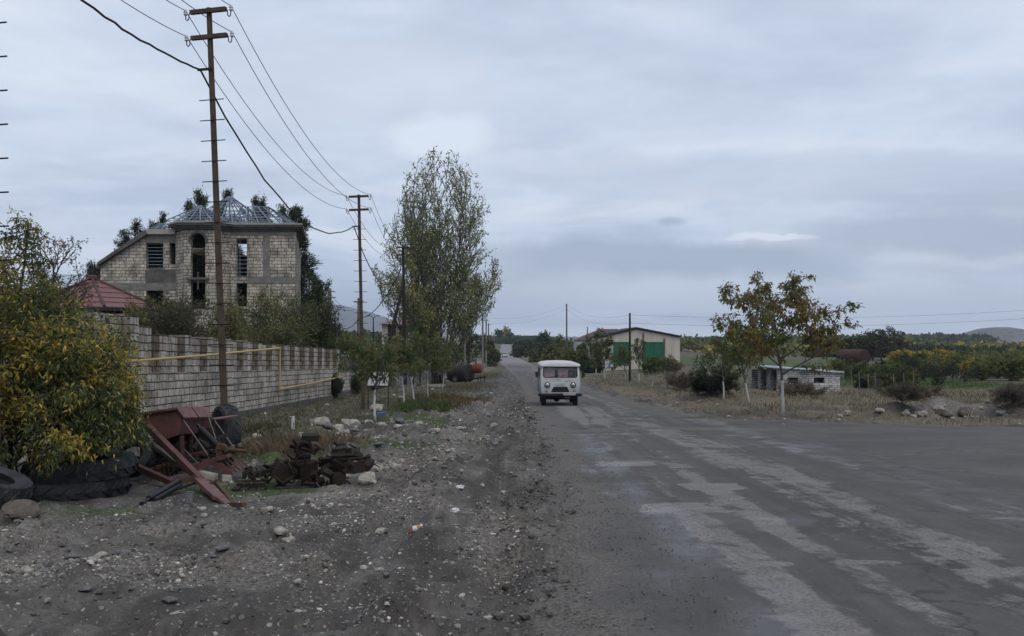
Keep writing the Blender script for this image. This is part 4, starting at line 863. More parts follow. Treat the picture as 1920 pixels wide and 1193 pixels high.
# --- roadside clumps farther on
far_trees = [(1022, 0, 622, 30, 210, 'grey green tree beyond the van roof at left', C_DARK), (1052, 0, 628, 42, 190, 'olive tree beyond the van roof', C_OLIVE + C_SHRUB[:2]), (1074, 0, 634, 34, 200, 'green tree behind the thin bare pole', C_SHRUB), 
    (1030, 0, 652, 40, 150, 'low olive bush just above the van roof', C_OLIVE), (1062, 0, 655, 50, 155, 'low bush above the right of the van roof', C_SHRUB), (1090, 0, 648, 30, 170, 'bush at the corner of the white house', C_SHRUB), (1105, 700, 672, 40, None, 'bush at the foot of the walnuts behind the van', C_DARK + C_SHRUB[:1]),
    (977, 0, 645, 26, 330, 'dark bush right of the distant car', C_DARK + C_OLIVE[:1]), (998, 0, 640, 22, 300, 'dark tree at the bend of the distant road', C_DARK), (1008, 0, 655, 30, 250, 'olive bush on the right of the distant road', C_OLIVE),
    (919, 0, 640, 30, 205, 'round olive bush left of the distant car', C_OLIVE + C_SHRUB[:1]), (893, 0, 622, 44, 160, 'tall green bush behind the tank trailer', C_SHRUB[:3]), (872, 0, 615, 30, 150, 'dark green conifer like tree right of the poplar foot', C_DARK), (858, 0, 640, 36, 140, 'dark tree low behind the concrete wall', C_DARK + C_SHRUB[:1]), (912, 0, 628, 20, 300, 'dark tree among the line of far poles', C_DARK),
    (936, 0, 620, 11, 760, 'dark round tree on the skyline of the far rise', C_DARK), (950, 0, 616, 13, 770, 'yellow tree on the skyline of the far rise', C_YELLOW + [(.3, .25, .12)]), (956, 0, 627, 9, 765, 'dark bush at the foot of the yellow skyline tree', C_DARK),
    (1290, 0, 640, 60, 320, 'green yellow thicket right of the barn', C_OLIVE + C_YELLOW[:1])]
for i, (px, py, top, wpx, Yo, lab, cols) in enumerate(far_trees):
    clump(px, py, top, wpx, 120 + i, lab, cols, ROUND if i not in (3, 4, 5, 6, 7, 9, 10) else BUSH, 5, .3, .2, 'roadside_tree', 'tree', Yo, droop=.1, bunch=3, rs=.6)
# --- orchard on the plain: three shared little trees, copied in rows
def proto(seed, cols, Q=BUSH, H=1.9, wd=2.3, per=5, LL=.2, WW=.12):
    t = make_tree('orchard_tree', 'orchard tree', 'fruit tree', (0, 0, 0), seed, Q, H, wd, dict(per=per, LL=LL, WW=WW, cols=cols, mat=M_LEAF, spread=.1, droop=.1, clump=.9, along=.1, bunch=2), M_TWIG, rs=.4, rmin=.012); return t
PR = [proto(201, C_SHRUB[1:4]), proto(202, C_OLIVE + C_YELLOW[:1]), proto(203, C_YELLOW), proto(204, C_SHRUB[:3], per=6), proto(205, C_OLIVE[1:] + C_YELLOW[:2])]
LAB = ['green bushy orchard tree in the rows on the plain', 'olive orchard tree with a yellow tinge in the rows on the plain', 'bright yellow orchard tree in the rows on the plain', 'dense dark green orchard tree in the rows on the plain', 'yellow green orchard tree in the rows on the plain']
used = set()
def orchard(x, y, k, sc, lab=None):
    loc = (x, y, gz(x, y) - .05)
    if k in used: dup(PR[k], loc, random.uniform(0, 6.3), sc, lab or LAB[k], 'orchard trees on the plain')
    else:
        used.add(k); PR[k].location = loc; PR[k].scale = (sc,) * 3; PR[k]['label'] = lab or LAB[k]; PR[k]['group'] = 'orchard trees on the plain'
for row in range(15):
    for j in range(22):
        y = 84 + row * 7 + random.gauss(0, .8); x = 40 - row * .4 + (j - 4) * 2.9 + random.gauss(0, .4)
        px = CX + F * x / y
        lim = 1740 + max(0, (98 - y)) * 5
        if px < lim - (40 if y > 120 else 0) or px > 1990: continue
        if y < 92 and px < 1830: continue
        orchard(x, y, random.choices(range(5), [.40, .30, .06, .04, .20])[0], random.uniform(.7, 1.1))
for i, (px, py, sc) in enumerate([(1684, 686, 1.15), (1722, 686, 1.0), (1742, 685, 1.05), (1771, 687, 1.25), (1702, 688, 1.0), (1652, 694, .6), (1668, 694, .6)]):
    x, y, g = P(px, py); orchard(x, y, [2, 2, 2, 2, 3, 3, 0][i], sc)
for i in range(20):
    x, y, g = P(1590 + 9 * i + random.gauss(0, 4), 700 + random.gauss(0, 4)); orchard(x, y, random.choice([0, 0, 1, 4]), random.uniform(.35, .6))
# staked saplings and seedlings in the green plot
M_STAKE = plain('stake_wood', (.22, .21, .20), .9, .3, 10)
for i, (px, py) in enumerate([(1582, 722), (1597, 728), (1612, 733), (1629, 738), (1642, 739), (1677, 741), (1696, 741), (1714, 739), (1560, 690), (1542, 690), (1526, 690), (1508, 690)]):
    x, y, g = P(px, py); s = MB().tube([(x, y, g - .05), (x - .03, y, g + .55 + .02 * (i % 3)), (x - .05, y, g + (1.25 if i < 8 else 1.5))], [.024, .022, .02], 6).build('stake', M_STAKE)
    tag(s, 'pale wooden stake in the green vineyard plot beyond the brick shed', 'stake', 'stakes in the green plot')
sp_ = proto(206, C_DARK, ROUND, 1.3, .7, 12, .12, .07); sp_['category'] = 'seedling'
sp_.name = 'seedling'
first = True
for i, (px, py) in enumerate([(1640, 722), (1660, 725), (1690, 730), (1708, 728), (1732, 725), (1758, 722), (1785, 720), (1810, 725), (1745, 708), (1715, 700), (1775, 715), (1830, 716), (1728, 716), (1768, 702), (1702, 716), (1760, 735), (1788, 712), (1640, 712), (1600, 706), (1620, 714)]):
    x, y, g = P(px, py); lab = 'dark upright seedling in the bare field beyond the green plot'
    if first: sp_.location = (x, y, g); sp_['label'] = lab; sp_['group'] = 'seedlings in the field'; first = False
    else: dup(sp_, (x, y, g), i, random.uniform(.8, 1.3), lab, 'seedlings in the field')
# vines trained in the green plot
for i, (px, py, wpx, hpx) in enumerate([(1605, 712, 60, 26), (1640, 716, 60, 30), (1675, 722, 56, 34), (1700, 728, 40, 30), (1625, 730, 40, 26), (1655, 733, 36, 26), (1580, 702, 46, 26)]):
    clump(px, py, py - hpx, wpx, 230 + i, 'tangled green vine spread over the stakes of the plot', C_SHRUB[:4], BUSH, 9, .18, .13, 'vine', 'vine', group='vines in the green plot', rs=.25)
# the far groves read as masses
def mass(name, pts, h, wd, cols, n, leaf, seed):
    rng = np.random.default_rng(seed); A = np.array(pts, float); seg = np.linalg.norm(np.diff(A, axis=0), axis=1); cum = np.concatenate([[0], np.cumsum(seg)])
    s = rng.uniform(0, cum[-1], n); x = np.interp(s, cum, A[:, 0]) + rng.normal(0, .3, n); y = np.interp(s, cum, A[:, 1]) + rng.normal(0, wd, n)
    hh = h * (.55 + .9 * fbm(x / (h * 1.6), y / (h * 1.6), seed, 3)); z = ground_z(x, y, False) + hh * rng.random(n) ** .7
    B = np.stack([x, y, z], 1); d = unit(rng.normal(0, 1, (n, 3))); q = unit(np.cross(d, rng.normal(0, 1, (n, 3))))
    ll = leaf * rng.uniform(.6, 1.3, n)[:, None]; V = np.stack([B, B + d * ll * .5 + q * ll * .35, B + d * ll, B + d * ll * .5 - q * ll * .35], 1)
    u = np.clip((fbm(x / 14, y / 20, seed + 3, 3) - .5) * 2.4 + .5 + rng.normal(0, .15, n), 0, .999) * len(cols); C = 1.35 * np.array(cols)[u.astype(int)] * rng.uniform(.8, 1.2, (n, 1))
    return tag(link(name, quads_mesh(name, V, 4, C, M_LEAF)), kind='stuff')
mass('distant_orchard', [(62, 330), (180, 330), (330, 345)], 2.0, 34, C_YELLOW[:3] + C_OLIVE, 16000, 1.5, 301)
mass('distant_orchard', [(70, 520), (300, 520), (520, 560)], 2.2, 60, C_OLIVE + C_YELLOW[:3], 14000, 2.4, 302)
mass('dark_hedge', [(92, 262), (150, 258), (230, 262)], 1.6, 5, C_DARK + C_SHRUB[:1], 9000, 1.2, 303)
mass('dark_hedge', [(70, 235), (110, 240)], 2.2, 4, C_DARK + C_SHRUB[:1], 3500, 1.2, 304)
mass('distant_wood', [(345, 900), (420, 905)], 7, 20, C_DARK + C_SHRUB[:2], 9000, 4.0, 305)
mass('distant_wood', [(180, 800), (260, 815), (325, 830)], 3.4, 24, C_SHRUB[:3], 3500, 3.5, 306)
mass('distant_wood', [(80, 480), (140, 470), (190, 520)], 5, 30, C_SHRUB[:3] + C_YELLOW[:1], 9000, 2.2, 307)
mass('distant_wood', [(40, 420), (80, 440), (140, 450)], 4, 20, C_SHRUB[:3] + C_YELLOW[:1], 6000, 1.8, 308)
mass('field_hedge', [(-14, 640), (0, 600), (14, 560)], 2.5, 4, C_DARK, 4000, 1.5, 309)
mass('field_hedge', [(-20, 690), (8, 670), (24, 640)], 2.5, 4, C_DARK, 4000, 1.5, 310)
mass('field_hedge', [(-30, 800), (20, 790), (36, 780)], 3, 4, C_DARK, 4000, 1.6, 311)
mass('field_hedge', [(14, 520), (28, 500), (52, 480)], 2.6, 6, C_DARK + C_SHRUB[:1], 4000, 1.5, 312)
mass('distant_wood', [(-260, 560), (-150, 520), (-60, 560)], 6, 30, C_SHRUB[:2] + C_DARK, 7000, 3, 313)
# ================================================================== walls, poles, houses
M_STONE = stone('field_wall_stone', (.64, .58, .495), (.44, .395, .335), (.045, .041, .036), .42, .2, .016)
M_HOUSESTONE = stone('house_stone', (.60, .55, .465), (.41, .37, .305), (.06, .054, .046), .45, .205, .018)
M_BRICKPALE = stone('pale_block', (.66, .65, .645), (.47, .465, .46), (.10, .098, .096), .40, .13, .014, streak=False)
M_CONC = plain('concrete', (.205, .195, .18), .92, .4, 1.6, 0, .4, 18)
M_CONCDARK = plain('weathered_concrete', (.13, .122, .11), .92, .45, 1.8, 0, .5, 16)
M_CONCPALE = plain('pale_concrete', (.36, .335, .29), .9, .3, 2)
M_RUSTPOLE = plain('rusty_steel', (.105, .078, .058), .85, .4, 3, .2, .3, 40)
M_DARKPOLE = plain('tarred_wood', (.035, .03, .028), .9, .4, 4)
M_ZINC = plain('zinc_steel', (.235, .285, .35), .55, .3, 3, .35, .1)
M_YPIPE = plain('yellow_paint', (.50, .345, .10), .5, .3, 3, 0, .1, c2=(.40, .30, .16))
M_IRON = plain('dark_iron', (.03, .03, .032), .6, .3, 8, .4)
M_WHITE = plain('white_paint', (.58, .58, .58), .7, .2, 3)
M_PORC = plain('porcelain', (.62, .63, .63), .35, .15, 6)
M_WIRE = plain('wire', (.06, .06, .065), .6, .2, 2)
M_BLACK = plain('dark_void', (.012, .012, .012), .95, .3, 2)
M_CREAM = plain('cream_render', (.50, .455, .395), .9, .22, .9, 0, .3, 9, stretch=(1.6, 1.6, .35))
M_GREEN = plain('green_door_paint', (.022, .115, .065), .6, .25, 2, 0, .1)
M_TRIMDARK = plain('dark_trim', (.03, .026, .026), .7, .3, 3)
M_MAROON = plain('maroon_sheet', (.085, .042, .042), .55, .22, 1.5)
M_MAUVE = plain('mauve_sheet', (.19, .085, .11), .55, .25, 1.0)
M_PALEROOF = plain('pale_metal', (.46, .53, .62), .4, .12, .8, .2, .1)
M_GLASSDARK = plain('dark_pane', (.03, .035, .04), .2, .2, 2, 0, 0)
M_BROWNSHADE = stone('brown_shade_stone', (.27, .235, .195), (.19, .165, .138), (.04, .036, .032), .5, .2, .014)  # browner stone for pier sides, with their shade painted into the colour
# --- long stone wall
WX = -9.1
def wb(Yv): return EYE - float(np.interp(Yv, _yy, D_ROAD))
def shear_uv(c): c = c.copy(); c[:, 2] = c[:, 2] - (EYE - np.interp(c[:, 1], _yy, D_ROAD)); return c
wl_ = thing('stone_wall', 'long stone block garden wall with piers and recessed upper bays', 'wall', (WX, 38, wb(38)))
us = sorted(set([round(13 + i * 1.0, 2) for i in range(49)] + [50.15, 51.1, 56.5, 57.4]))
mb = MB().wall(us, [-.5, 0, .35, 1.18, 1.38, 1.6], lambda u, v: not ((50.15 < u < 51.1 or 56.5 < u < 57.4) and .0 < v < 1.18) and not (u > 52.3 and v > 1.38), .46, lambda u, v, w_: (WX - w_, u, wb(u) + v))
mb.build('lower_wall', M_STONE, wl_, uvf=shear_uv)
mb = MB()
for (a, b_) in ((25.5, 30), (30, 36), (36, 43), (43, 50.1), (51.15, 56.4), (57.45, 61)):
    n = max(2, int(b_ - a)); q = [a + (b_ - a) * i / n for i in range(n + 1)]
    mb.wall(q, [-.4, .30 + .05 * math.sin(a)], lambda u, v: True, .09, lambda u, v, w_: (WX + .085 - w_, u, wb(u) + v))
mb.build('plinth', M_CONCDARK, wl_)
mb = MB()
for a in np.arange(13.7, 51.9, 2.0):
    h = 2.78 if a < 25 else 2.56 + (.04 if int(a) % 3 == 0 else 0)
    mb.wall([a + .56, a + 1.28, a + 2.0], [1.6, h], lambda u, v: True, .2, lambda u, v, w_: (WX - .21 - w_, u, wb(u) + v))
mb.build('upper_wall', M_STONE, wl_, uvf=shear_uv)
for a in np.arange(13.7, 52.9, 2.0):
    h = 2.98 if a < 25 else 2.58 + random.choice([0, .02, .05])
    m_ = MB().wall([a, a + .56], [1.6, h], lambda u, v: True, .5, lambda u, v, w_: (WX + .003 - w_, u, wb(u) + v)); pr = m_.build('pier', M_STONE, wl_, uvf=shear_uv); pr.data.materials.append(M_BROWNSHADE)
    for f in pr.data.polygons: f.material_index = 1 if abs(f.normal.y) > .8 else 0  # faces across the wall get the brown stone with painted shade
# --- yellow gas pipe on brackets
def wp(px, py, xw=-8.98):
    Yv = xw * F / (px - CX); return Vector((xw, Yv, EYE + (HY - py) / F * Yv))
g = thing('gas_pipe', 'yellow gas pipe stepping down along the stone wall', 'pipe', tuple(wp(525, 730)))
a0, a1, a2, a3 = wp(60, 692), wp(525, 653), wp(525, 730), wp(642, 706)
MB().tube([a0, a0.lerp(a1, .5) + Vector((0, 0, -.03)), a1], .034, 8).build('upper_run', M_YPIPE, g, True)
MB().tube([a1 + Vector((0, 0, .03)), a2 - Vector((0, 0, .03))], .034, 8).build('drop_pipe', M_YPIPE, g, True)
MB().tube([a2, a2.lerp(a3, .5) + Vector((0, 0, -.03)), a3], .034, 8).build('lower_run', M_YPIPE, g, True)
for (p, q) in ((a0, a1), (a2, a3)):
    for t in (.55, .8) if p is a0 else (.3, .8): c = p.lerp(q, t); MB().bar(c + Vector((.02, 0, -.04)), c + Vector((-.14, 0, -.04)), .03).build('bracket', M_IRON, g)
# --- utility poles
PA = R(-16); PD = Vector((math.cos(PA), math.sin(PA), 0))
def util_pole(x, y, H, lean, lab, rungs, top_z=None, rmat=None, side=1):
    g0 = gz(x, y); H = (top_z - g0) if top_z else H; t = thing('utility_pole', lab, 'utility pole', (x, y, g0), 'steel utility poles of the line')
    b = Vector((x, y, g0 - .1)); top = Vector((x + lean, y, g0 + H))
    at = lambda h: b.lerp(top, (h + .1) / (H + .1))
    MB().tube([b, at(H * .5), top], [.078, .068, .058], 6).build('pole', rmat or M_RUSTPOLE, t)
    ins = []
    for dz in (.08, .62):
        c = at(H - dz); MB().bar(c - PD * .42 - Vector((0, .07, 0)), c + PD * .42 - Vector((0, .07, 0)), .085, .085).build('crossbar', M_RUSTPOLE, t)
        for s in (-1, 1):
            e = c + PD * (.42 * s) - Vector((0, .07, 0)); o = PD * s
            hk = MB().tube([e, e + o * .035 + Vector((0, 0, -.03)), e + o * .04 + Vector((0, 0, -.13)), e + o * .075 + Vector((0, 0, -.165)), e + o * .11 + Vector((0, 0, -.14)), e + o * .12 + Vector((0, 0, -.03))], .012, 6).build('hook', M_IRON, t)
            p = e + o * .12; MB().lathe([(.03, -.05), (.045, -.03), (.032, 0), (.045, .02), (.03, .06), (.012, .085)], p, 'Z', 10).build('insulator', M_PORC, t, True)
            ins.append(p + Vector((0, 0, .05)))
    for h in rungs: c = at(h); MB().tube([c - PD * .29 - Vector((0, .07, 0)), c + PD * .29 - Vector((0, .07, 0))], .011, 5).build('rung', M_IRON, t)
    c = at(H - 1.29); e = c - PD * .24 - Vector((0, .07, 0))
    MB().bar(c - Vector((0, .07, 0)) + PD * .05, e - PD * .06, .03, .05).build('cable_clamp', M_IRON, t)
    return ins, e
RG = [H_ for H_ in np.arange(1.4, 7.4, .425)]
poles = [util_pole(-6.53, 12.6, 8.75, -.1, 'nearest steel pole, standing beyond the left edge with only rung tips showing', RG),
         util_pole(-5.97, 20.8, 8.75, -.36, 'tall rusty steel pole with climbing rungs behind the red seed drill', RG, 8.78),
         util_pole(-6.05, 40.5, 8.75, -.18, 'brown steel pole with rungs rising from the young walnuts before the wall end', RG, 7.78)]
# braced pole by the poplar
x3, y3 = -6.6, 60.3; g3 = gz(x3, y3); t = thing('braced_pole', 'old wooden pole with a slanting brace in front of the poplar', 'utility pole', (x3, y3, g3))
b3 = Vector((x3 + .15, y3, g3 - .1)); t3 = Vector((x3, y3, g3 + 8.7)); ins3 = []
MB().tube([b3, t3], [.11, .075], 8).build('pole', M_DARKPOLE, t); MB().tube([Vector((x3 - 1.5, y3 - .5, g3 - .1)), Vector((x3 + .03, y3 - .08, g3 + 6.4))], [.12, .09], 8).build('brace', M_DARKPOLE, t)
for dz in (.1, .55):
    c = t3 - Vector((0, .1, dz)); MB().bar(c - PD * .38, c + PD * .38, .07).build('crossbar', M_DARKPOLE, t)
    for s in (-1, 1): p = c + PD * .36 * s; MB().lathe([(.035, 0), (.045, .05), (.02, .1)], p + Vector((0, 0, .035)), 'Z', 8).build('insulator', M_PORC, t); ins3.append(p + Vector((0, 0, .1)))
e3 = t3 - Vector((.1, .1, 1.4))
def simple_pole(px, top, Yp, mat, lab, r=.1, name='pole', py=None, arms=()):
    if py: x, y, g_ = P(px, py)
    else: y = Yp; x = (px - CX) / F * y; g_ = gz(x, y)
    zt = EYE + (HY - top) / F * y; t = thing(name, lab, 'pole', (x, y, g_))
    MB().tube([(x, y, g_ - .2), (x, y, zt)], [r * 1.25, r * .85], 8).build('shaft', mat, t)
    for dz, w_ in arms: MB().bar((x - w_, y - r, zt - dz), (x + w_, y - r, zt - dz), .08).build('crossbar', mat, t)
    return Vector((x, y, zt))
far4 = simple_pole(905, 589, 150, M_CONC, 'pale concrete pole nearest the poplar in the far row', .14, arms=((.3, .6),))
far5 = simple_pole(911.5, 598, 185, M_CONC, 'second concrete pole of the far row with dark fittings', .14, arms=((.4, .7),))
far6 = simple_pole(916, 606, 230, M_CONCDARK, 'third concrete pole of the far row left of the distant road', .15, arms=((.4, .8),))
for px, top, Yp, lab in ((922, 622, 380, 'tiny far pole left of the dark skyline tree'), (926, 623, 420, 'tiny farthest pole before the dark skyline tree')): simple_pole(px, top, Yp, M_CONC, lab, .16)
simple_pole(871.5, 615, 112, M_CONC, 'plain grey post behind the rusty tank trailer', .12)
simple_pole(879, 640, 120, M_DARKPOLE, 'dark thin post beside the grey post behind the tank trailer', .09)
simple_pole(618, 541, 76, M_CONC, 'square concrete pole with cluttered insulators behind the dark garden tree', .17, arms=((.25, .45), (.7, .5), (1.3, .35)))
simple_pole(673, 559, 84, M_CONC, 'grey concrete pole close behind the second steel pole', .15, arms=((.3, .45),))
bp = simple_pole(1181, 587, 0, M_DARKPOLE, 'black tarred pole standing before the cream barn', .105, py=716)
tp = simple_pole(1062.5, 570, 170, M_CONCDARK, 'tall thin bare pole beyond the van', .13)
simple_pole(1101.5, 613, 190, M_CONC, 'short far pole with a small lamp before the white house', .12)
x, y = (700 - CX) / F * 95, 95; g0 = gz(x, y); t = thing('street_lamp', 'slim double armed street lamp against the blue mountain', 'street lamp', (x, y, g0)); zt = EYE + (HY - 596) / F * 95
MB().tube([(x, y, g0), (x, y, zt)], [.09, .05], 8).build('post', M_IRON, t)
for s in (-1, 1):
    MB().tube([(x, y, zt - .05), (x + s * .25, y, zt + .15), (x + s * .42, y, zt + .2)], .03, 6).build('arm', M_IRON, t); MB().box((x + s * .5, y, zt + .19), (.3, .12, .07)).build('lamp_head', M_IRON, t)
# --- wires
def wire(name, lab, spans, r, mat=M_WIRE, wig=0):
    mb = MB()
    for a, b_, sag in spans:
        pts = []; n = 22
        for i in range(n + 1):
            t_ = i / n; p = a.lerp(b_, t_) - Vector((0, 0, 4 * sag * t_ * (1 - t_)))
            if wig: p = p + Vector((random.gauss(0, wig), 0, random.gauss(0, wig))) * (0 < i < n)
            pts.append(p)
        mb.tube(pts, r, 5)
    return tag(mb.build(name, mat, None, True), lab, 'power line', 'overhead lines of the pole row')
for k, lab in enumerate(('upper left bare wire of the steel pole line', 'upper right bare wire of the steel pole line', 'lower left bare wire of the steel pole line', 'lower right bare wire of the steel pole line')):
    A = [q[0][k] for q in poles] + [ins3[k]]
    end = far4 + Vector((-.6 if k % 2 == 0 else .6, -.15, -.3 - (k // 2) * .4))
    wire('overhead_wire', lab, [(A[0], A[1], .22), (A[1], A[2], .85), (A[2], A[3], .8), (A[3], end, 2.2)], .0085)
wire('overhead_cable', 'thick black twisted cable sagging between the steel poles', [(poles[0][1], poles[1][1], .18), (poles[1][1], poles[2][1], 1.42), (poles[2][1], e3, 1.6)], .021, M_IRON, .012)
wire('thin_cable', 'dark cable drooping from the concrete pole towards the second steel pole', [(W(618, 590, 76), W(673, 596, 84), 1.0), (W(673, 596, 84), e3, .8)], .03, M_IRON)
for i, (a, b_) in enumerate(((W(618, 548, 76), W(673, 566, 84)), (W(618, 556, 76), W(673, 571, 84)))): wire('thin_wire', 'slack wire slung between the two concrete poles', [(a, b_, .8)], .012)
for i, dz in enumerate((0.1, .9)):
    wire('distant_wire', ('upper' if i == 0 else 'lower') + ' faint wire strung from thin bare pole to black pole', [(far4 - Vector((0, 0, .4 + dz)), tp - Vector((0, 0, dz)), 1.0), (tp - Vector((0, 0, dz)), bp - Vector((0, 0, .1 + dz)), 1.0), (bp - Vector((0, 0, .1 + dz)), Vector((70, 95, 6.8 - dz)), 1.2)], .010)
# --- roofless house
HYD = 63.4
hs = thing('roofless_house', 'unfinished pale stone house with bare steel roof frame and empty windows', 'house', (W(380, 668, HYD).x, HYD, .9))
def plane(Yv, dy=1): return lambda u, v, w_: W(u, v, Yv) + Vector((0, w_ * dy, 0))
zz = lambda py, Yv=HYD: EYE + (HY - py) / F * Yv
def hole(*rs): return lambda u, v: not any(a < u < b_ and c < v < d for a, b_, c, d in rs)
mb = MB().wall([188, 232, 274, 306, 318, 329.6, 333], [437, 456, 495, 505, 543, 580, 624, 674], hole((274, 306, 456, 505), (318, 329.6, 456, 495), (274, 306, 543, 580)), .42, plane(HYD))
ob = mb.build('wing_wall', M_HOUSESTONE, hs)
bm = bmesh.new(); bm.from_mesh(ob.data); a = W(190, 498, HYD) - ob.parent.location; b_ = W(276, 440, HYD) - ob.parent.location; nrm = Vector((-(b_ - a).z, 0, (b_ - a).x)).normalized()
r_ = bmesh.ops.bisect_plane(bm, geom=bm.verts[:] + bm.edges[:] + bm.faces[:], plane_co=a, plane_no=nrm, clear_outer=True)
bmesh.ops.holes_fill(bm, edges=[e for e in bm.edges if e.is_boundary]); bm.to_mesh(ob.data); bm.free()
ob.data.uv_layers.remove(ob.data.uv_layers[0]); boxuv(ob.data, Vector(ob.parent.location))
MB().prism([(185, 499), (186, 493), (276, 432), (280, 440)], 8.5, lambda u, v, w_: W(u, v, HYD) + Vector((0, w_ - .35, 0))).build('verge_slab', M_CONCDARK, hs)
MB().prism([(274, 440), (274, 431), (331, 431), (331, 440)], 8, lambda u, v, w_: W(u, v, HYD) + Vector((0, w_ - .3, 0))).build('wing_cornice', M_CONCPALE, hs)
MB().wall([189, 329.5], [531, 545], lambda u, v: True, .1, plane(HYD - .03)).build('floor_band', M_CONC, hs)
MB().wall([272, 329.5], [505.5, 531], lambda u, v: True, .1, plane(HYD - .028)).build('window_apron', M_CONCDARK, hs)
MB().wall([272, 329], [441, 455.5], lambda u, v: True, .1, plane(HYD - .03)).build('lintel', M_CONC, hs)
# bay with arched opening: three stone faces
bayp = [(329, HYD), (345, HYD - 1.15), (404, HYD - 1.15), (433, HYD)]
def bay_to(a, b_):
    A = [(a[0] - CX) / F * a[1], a[1]]; B = [(b_[0] - CX) / F * b_[1], b_[1]]; L_ = math.hypot(B[0] - A[0], B[1] - A[1]); n = Vector((-(B[1] - A[1]) / L_, (B[0] - A[0]) / L_, 0))
    return lambda u, v, w_: Vector((A[0] + (B[0] - A[0]) * u, A[1] + (B[1] - A[1]) * u, v)) + n * w_
zt, zb_ = zz(434), .6
MB().wall([0, 1], [zb_, zt], lambda u, v: True, .35, bay_to(bayp[0], bayp[1])).build('bay_side', M_HOUSESTONE, hs)
MB().wall([0, 1], [zb_, zt], lambda u, v: True, .35, bay_to(bayp[2], bayp[3])).build('bay_side', M_HOUSESTONE, hs)
u0, u1 = (358 - 345) / 59, (385 - 345) / 59; uc = (u0 + u1) / 2; wm = 59 / F * (HYD - 1.15); rr = (u1 - u0) / 2 * wm; zs = zz(455)
def inarch(u, v):
    if not u0 < u < u1: return True
    if zz(580) < v < zz(527): return False
    if zz(523) < v < zs: return False
    if v >= zs and ((u - uc) * wm) ** 2 + (v - zs) ** 2 < rr * rr: return False
    return True
uu = [0, u0 * .5] + list(np.linspace(u0, u1, 21)) + [(1 + u1) / 2, 1]; vv = [zb_, zz(580), zz(527), zz(523), zs] + list(np.linspace(zs, zs + rr, 14))[1:] + [zt]
MB().wall(uu, vv, inarch, .35, bay_to(bayp[1], bayp[2])).build('bay_front', M_HOUSESTONE, hs)
bt = bay_to(bayp[1], bayp[2]); arc = [bt(uc + math.cos(a) * rr * 1.18 / wm, zs + math.sin(a) * rr * 1.18, -.03) for a in np.linspace(-.15, math.pi + .15, 17)]
am = MB()
for i in range(16): am.bar(arc[i], arc[i + 1] + (arc[i + 1] - arc[i]) * .12, .14, .2, up=(0, 1, 0))
am.build('arch_plaster', M_CONCDARK, hs)
sl_ = MB(); sl_.bar(bt(u0 - .12, zz(525), -.1), bt(u1 + .12, zz(525), -.1), .5, .13); sl_.bar(bt(uc + .03, zz(513), -.2), bt(uc + .03, zz(545), -.2), .06, .06); sl_.build('balcony_slab', M_CONCDARK, hs)
# right part, column, side
MB().wall([433, 443, 463, 508, 553], [433, 447, 520, 531, 575, 624, 674], hole((443, 463, 447, 520), (443, 463, 531, 575)), .42, plane(HYD)).build('front_wall', M_HOUSESTONE, hs)
MB().wall([493, 505.5], [433, 520], lambda u, v: True, .1, plane(HYD - .03)).build('column', M_CONC, hs)
MB().wall([433.5, 553], [433, 441], lambda u, v: True, .1, plane(HYD - .034)).build('ring_beam', M_CONC, hs)
MB().wall([464, 553], [520.5, 532], lambda u, v: True, .1, plane(HYD - .03)).build('floor_band', M_CONC, hs)
xr_ = W(553, 0, HYD).x; xrb = W(561, 0, 71.4).x; xs = lambda y: xr_ + (xrb - xr_) * (y - HYD) / 8.0
MB().wall([HYD + .003, 65, 66.4, 71.4], [.6, zz(520), zz(455), zt], lambda u, v: not (65 < u < 66.4 and zz(520) < v < zz(455)), .4, lambda u, v, w_: Vector((xs(u) + .003 - w_, u, v))).build('side_wall', M_HOUSESTONE, hs)
xl_ = W(188, 0, HYD).x
MB().wall([HYD + .003, 71.4], [.6, zz(500)], lambda u, v: True, .4, lambda u, v, w_: Vector((xl_ - .003 + w_, u, v))).build('side_wall', M_HOUSESTONE, hs)
MB().wall([xl_, W(268, 0, 71.5).x, W(330, 0, 71.5).x, W(440, 0, 71.5).x, W(470, 0, 71.5).x, xrb], [.6, zz(524, 71.5), zz(497, 71.5), zz(450, 71.5), zt - .3], lambda u, v: not (zz(524, 71.5) < v < zz(450, 71.5) and (W(268, 0, 71.5).x < u < W(330, 0, 71.5).x or W(440, 0, 71.5).x < u < W(470, 0, 71.5).x)) and not (u < W(268, 0, 71.5).x and v > zz(497, 71.5)), .4, lambda u, v, w_: Vector((u, 71.5 - w_ * 0 + w_, v))).build('back_wall', M_HOUSESTONE, hs)
MB().box(((xl_ + xrb) / 2, 67.4, zz(526)), (xrb - xl_ - .9, 6.9, .2)).build('floor_slab', M_CONCDARK, hs)
MB().box((W(336, 0, 66).x, 67.2, 4.6), (.25, 6.5, 6.5)).build('inner_wall', M_HOUSESTONE, hs)
MB().box((W(428, 0, 66).x, 67.2, 4.6), (.25, 6.5, 6.5)).build('inner_wall', M_HOUSESTONE, hs)
gr = MB()
for py in np.linspace(458, 503, 8): gr.bar(W(274, py, HYD + .2), W(306, py, HYD + .2), .035)
gr.build('window_grille', M_ZINC, hs)
gr = MB()
for py in np.linspace(450, 518, 10): gr.bar(W(443, py, HYD + .2), W(463, py, HYD + .2), .035)
gr.bar(W(450, 447, HYD + .24), W(450, 520, HYD + .24), .03); gr.build('window_grille', M_ZINC, hs)
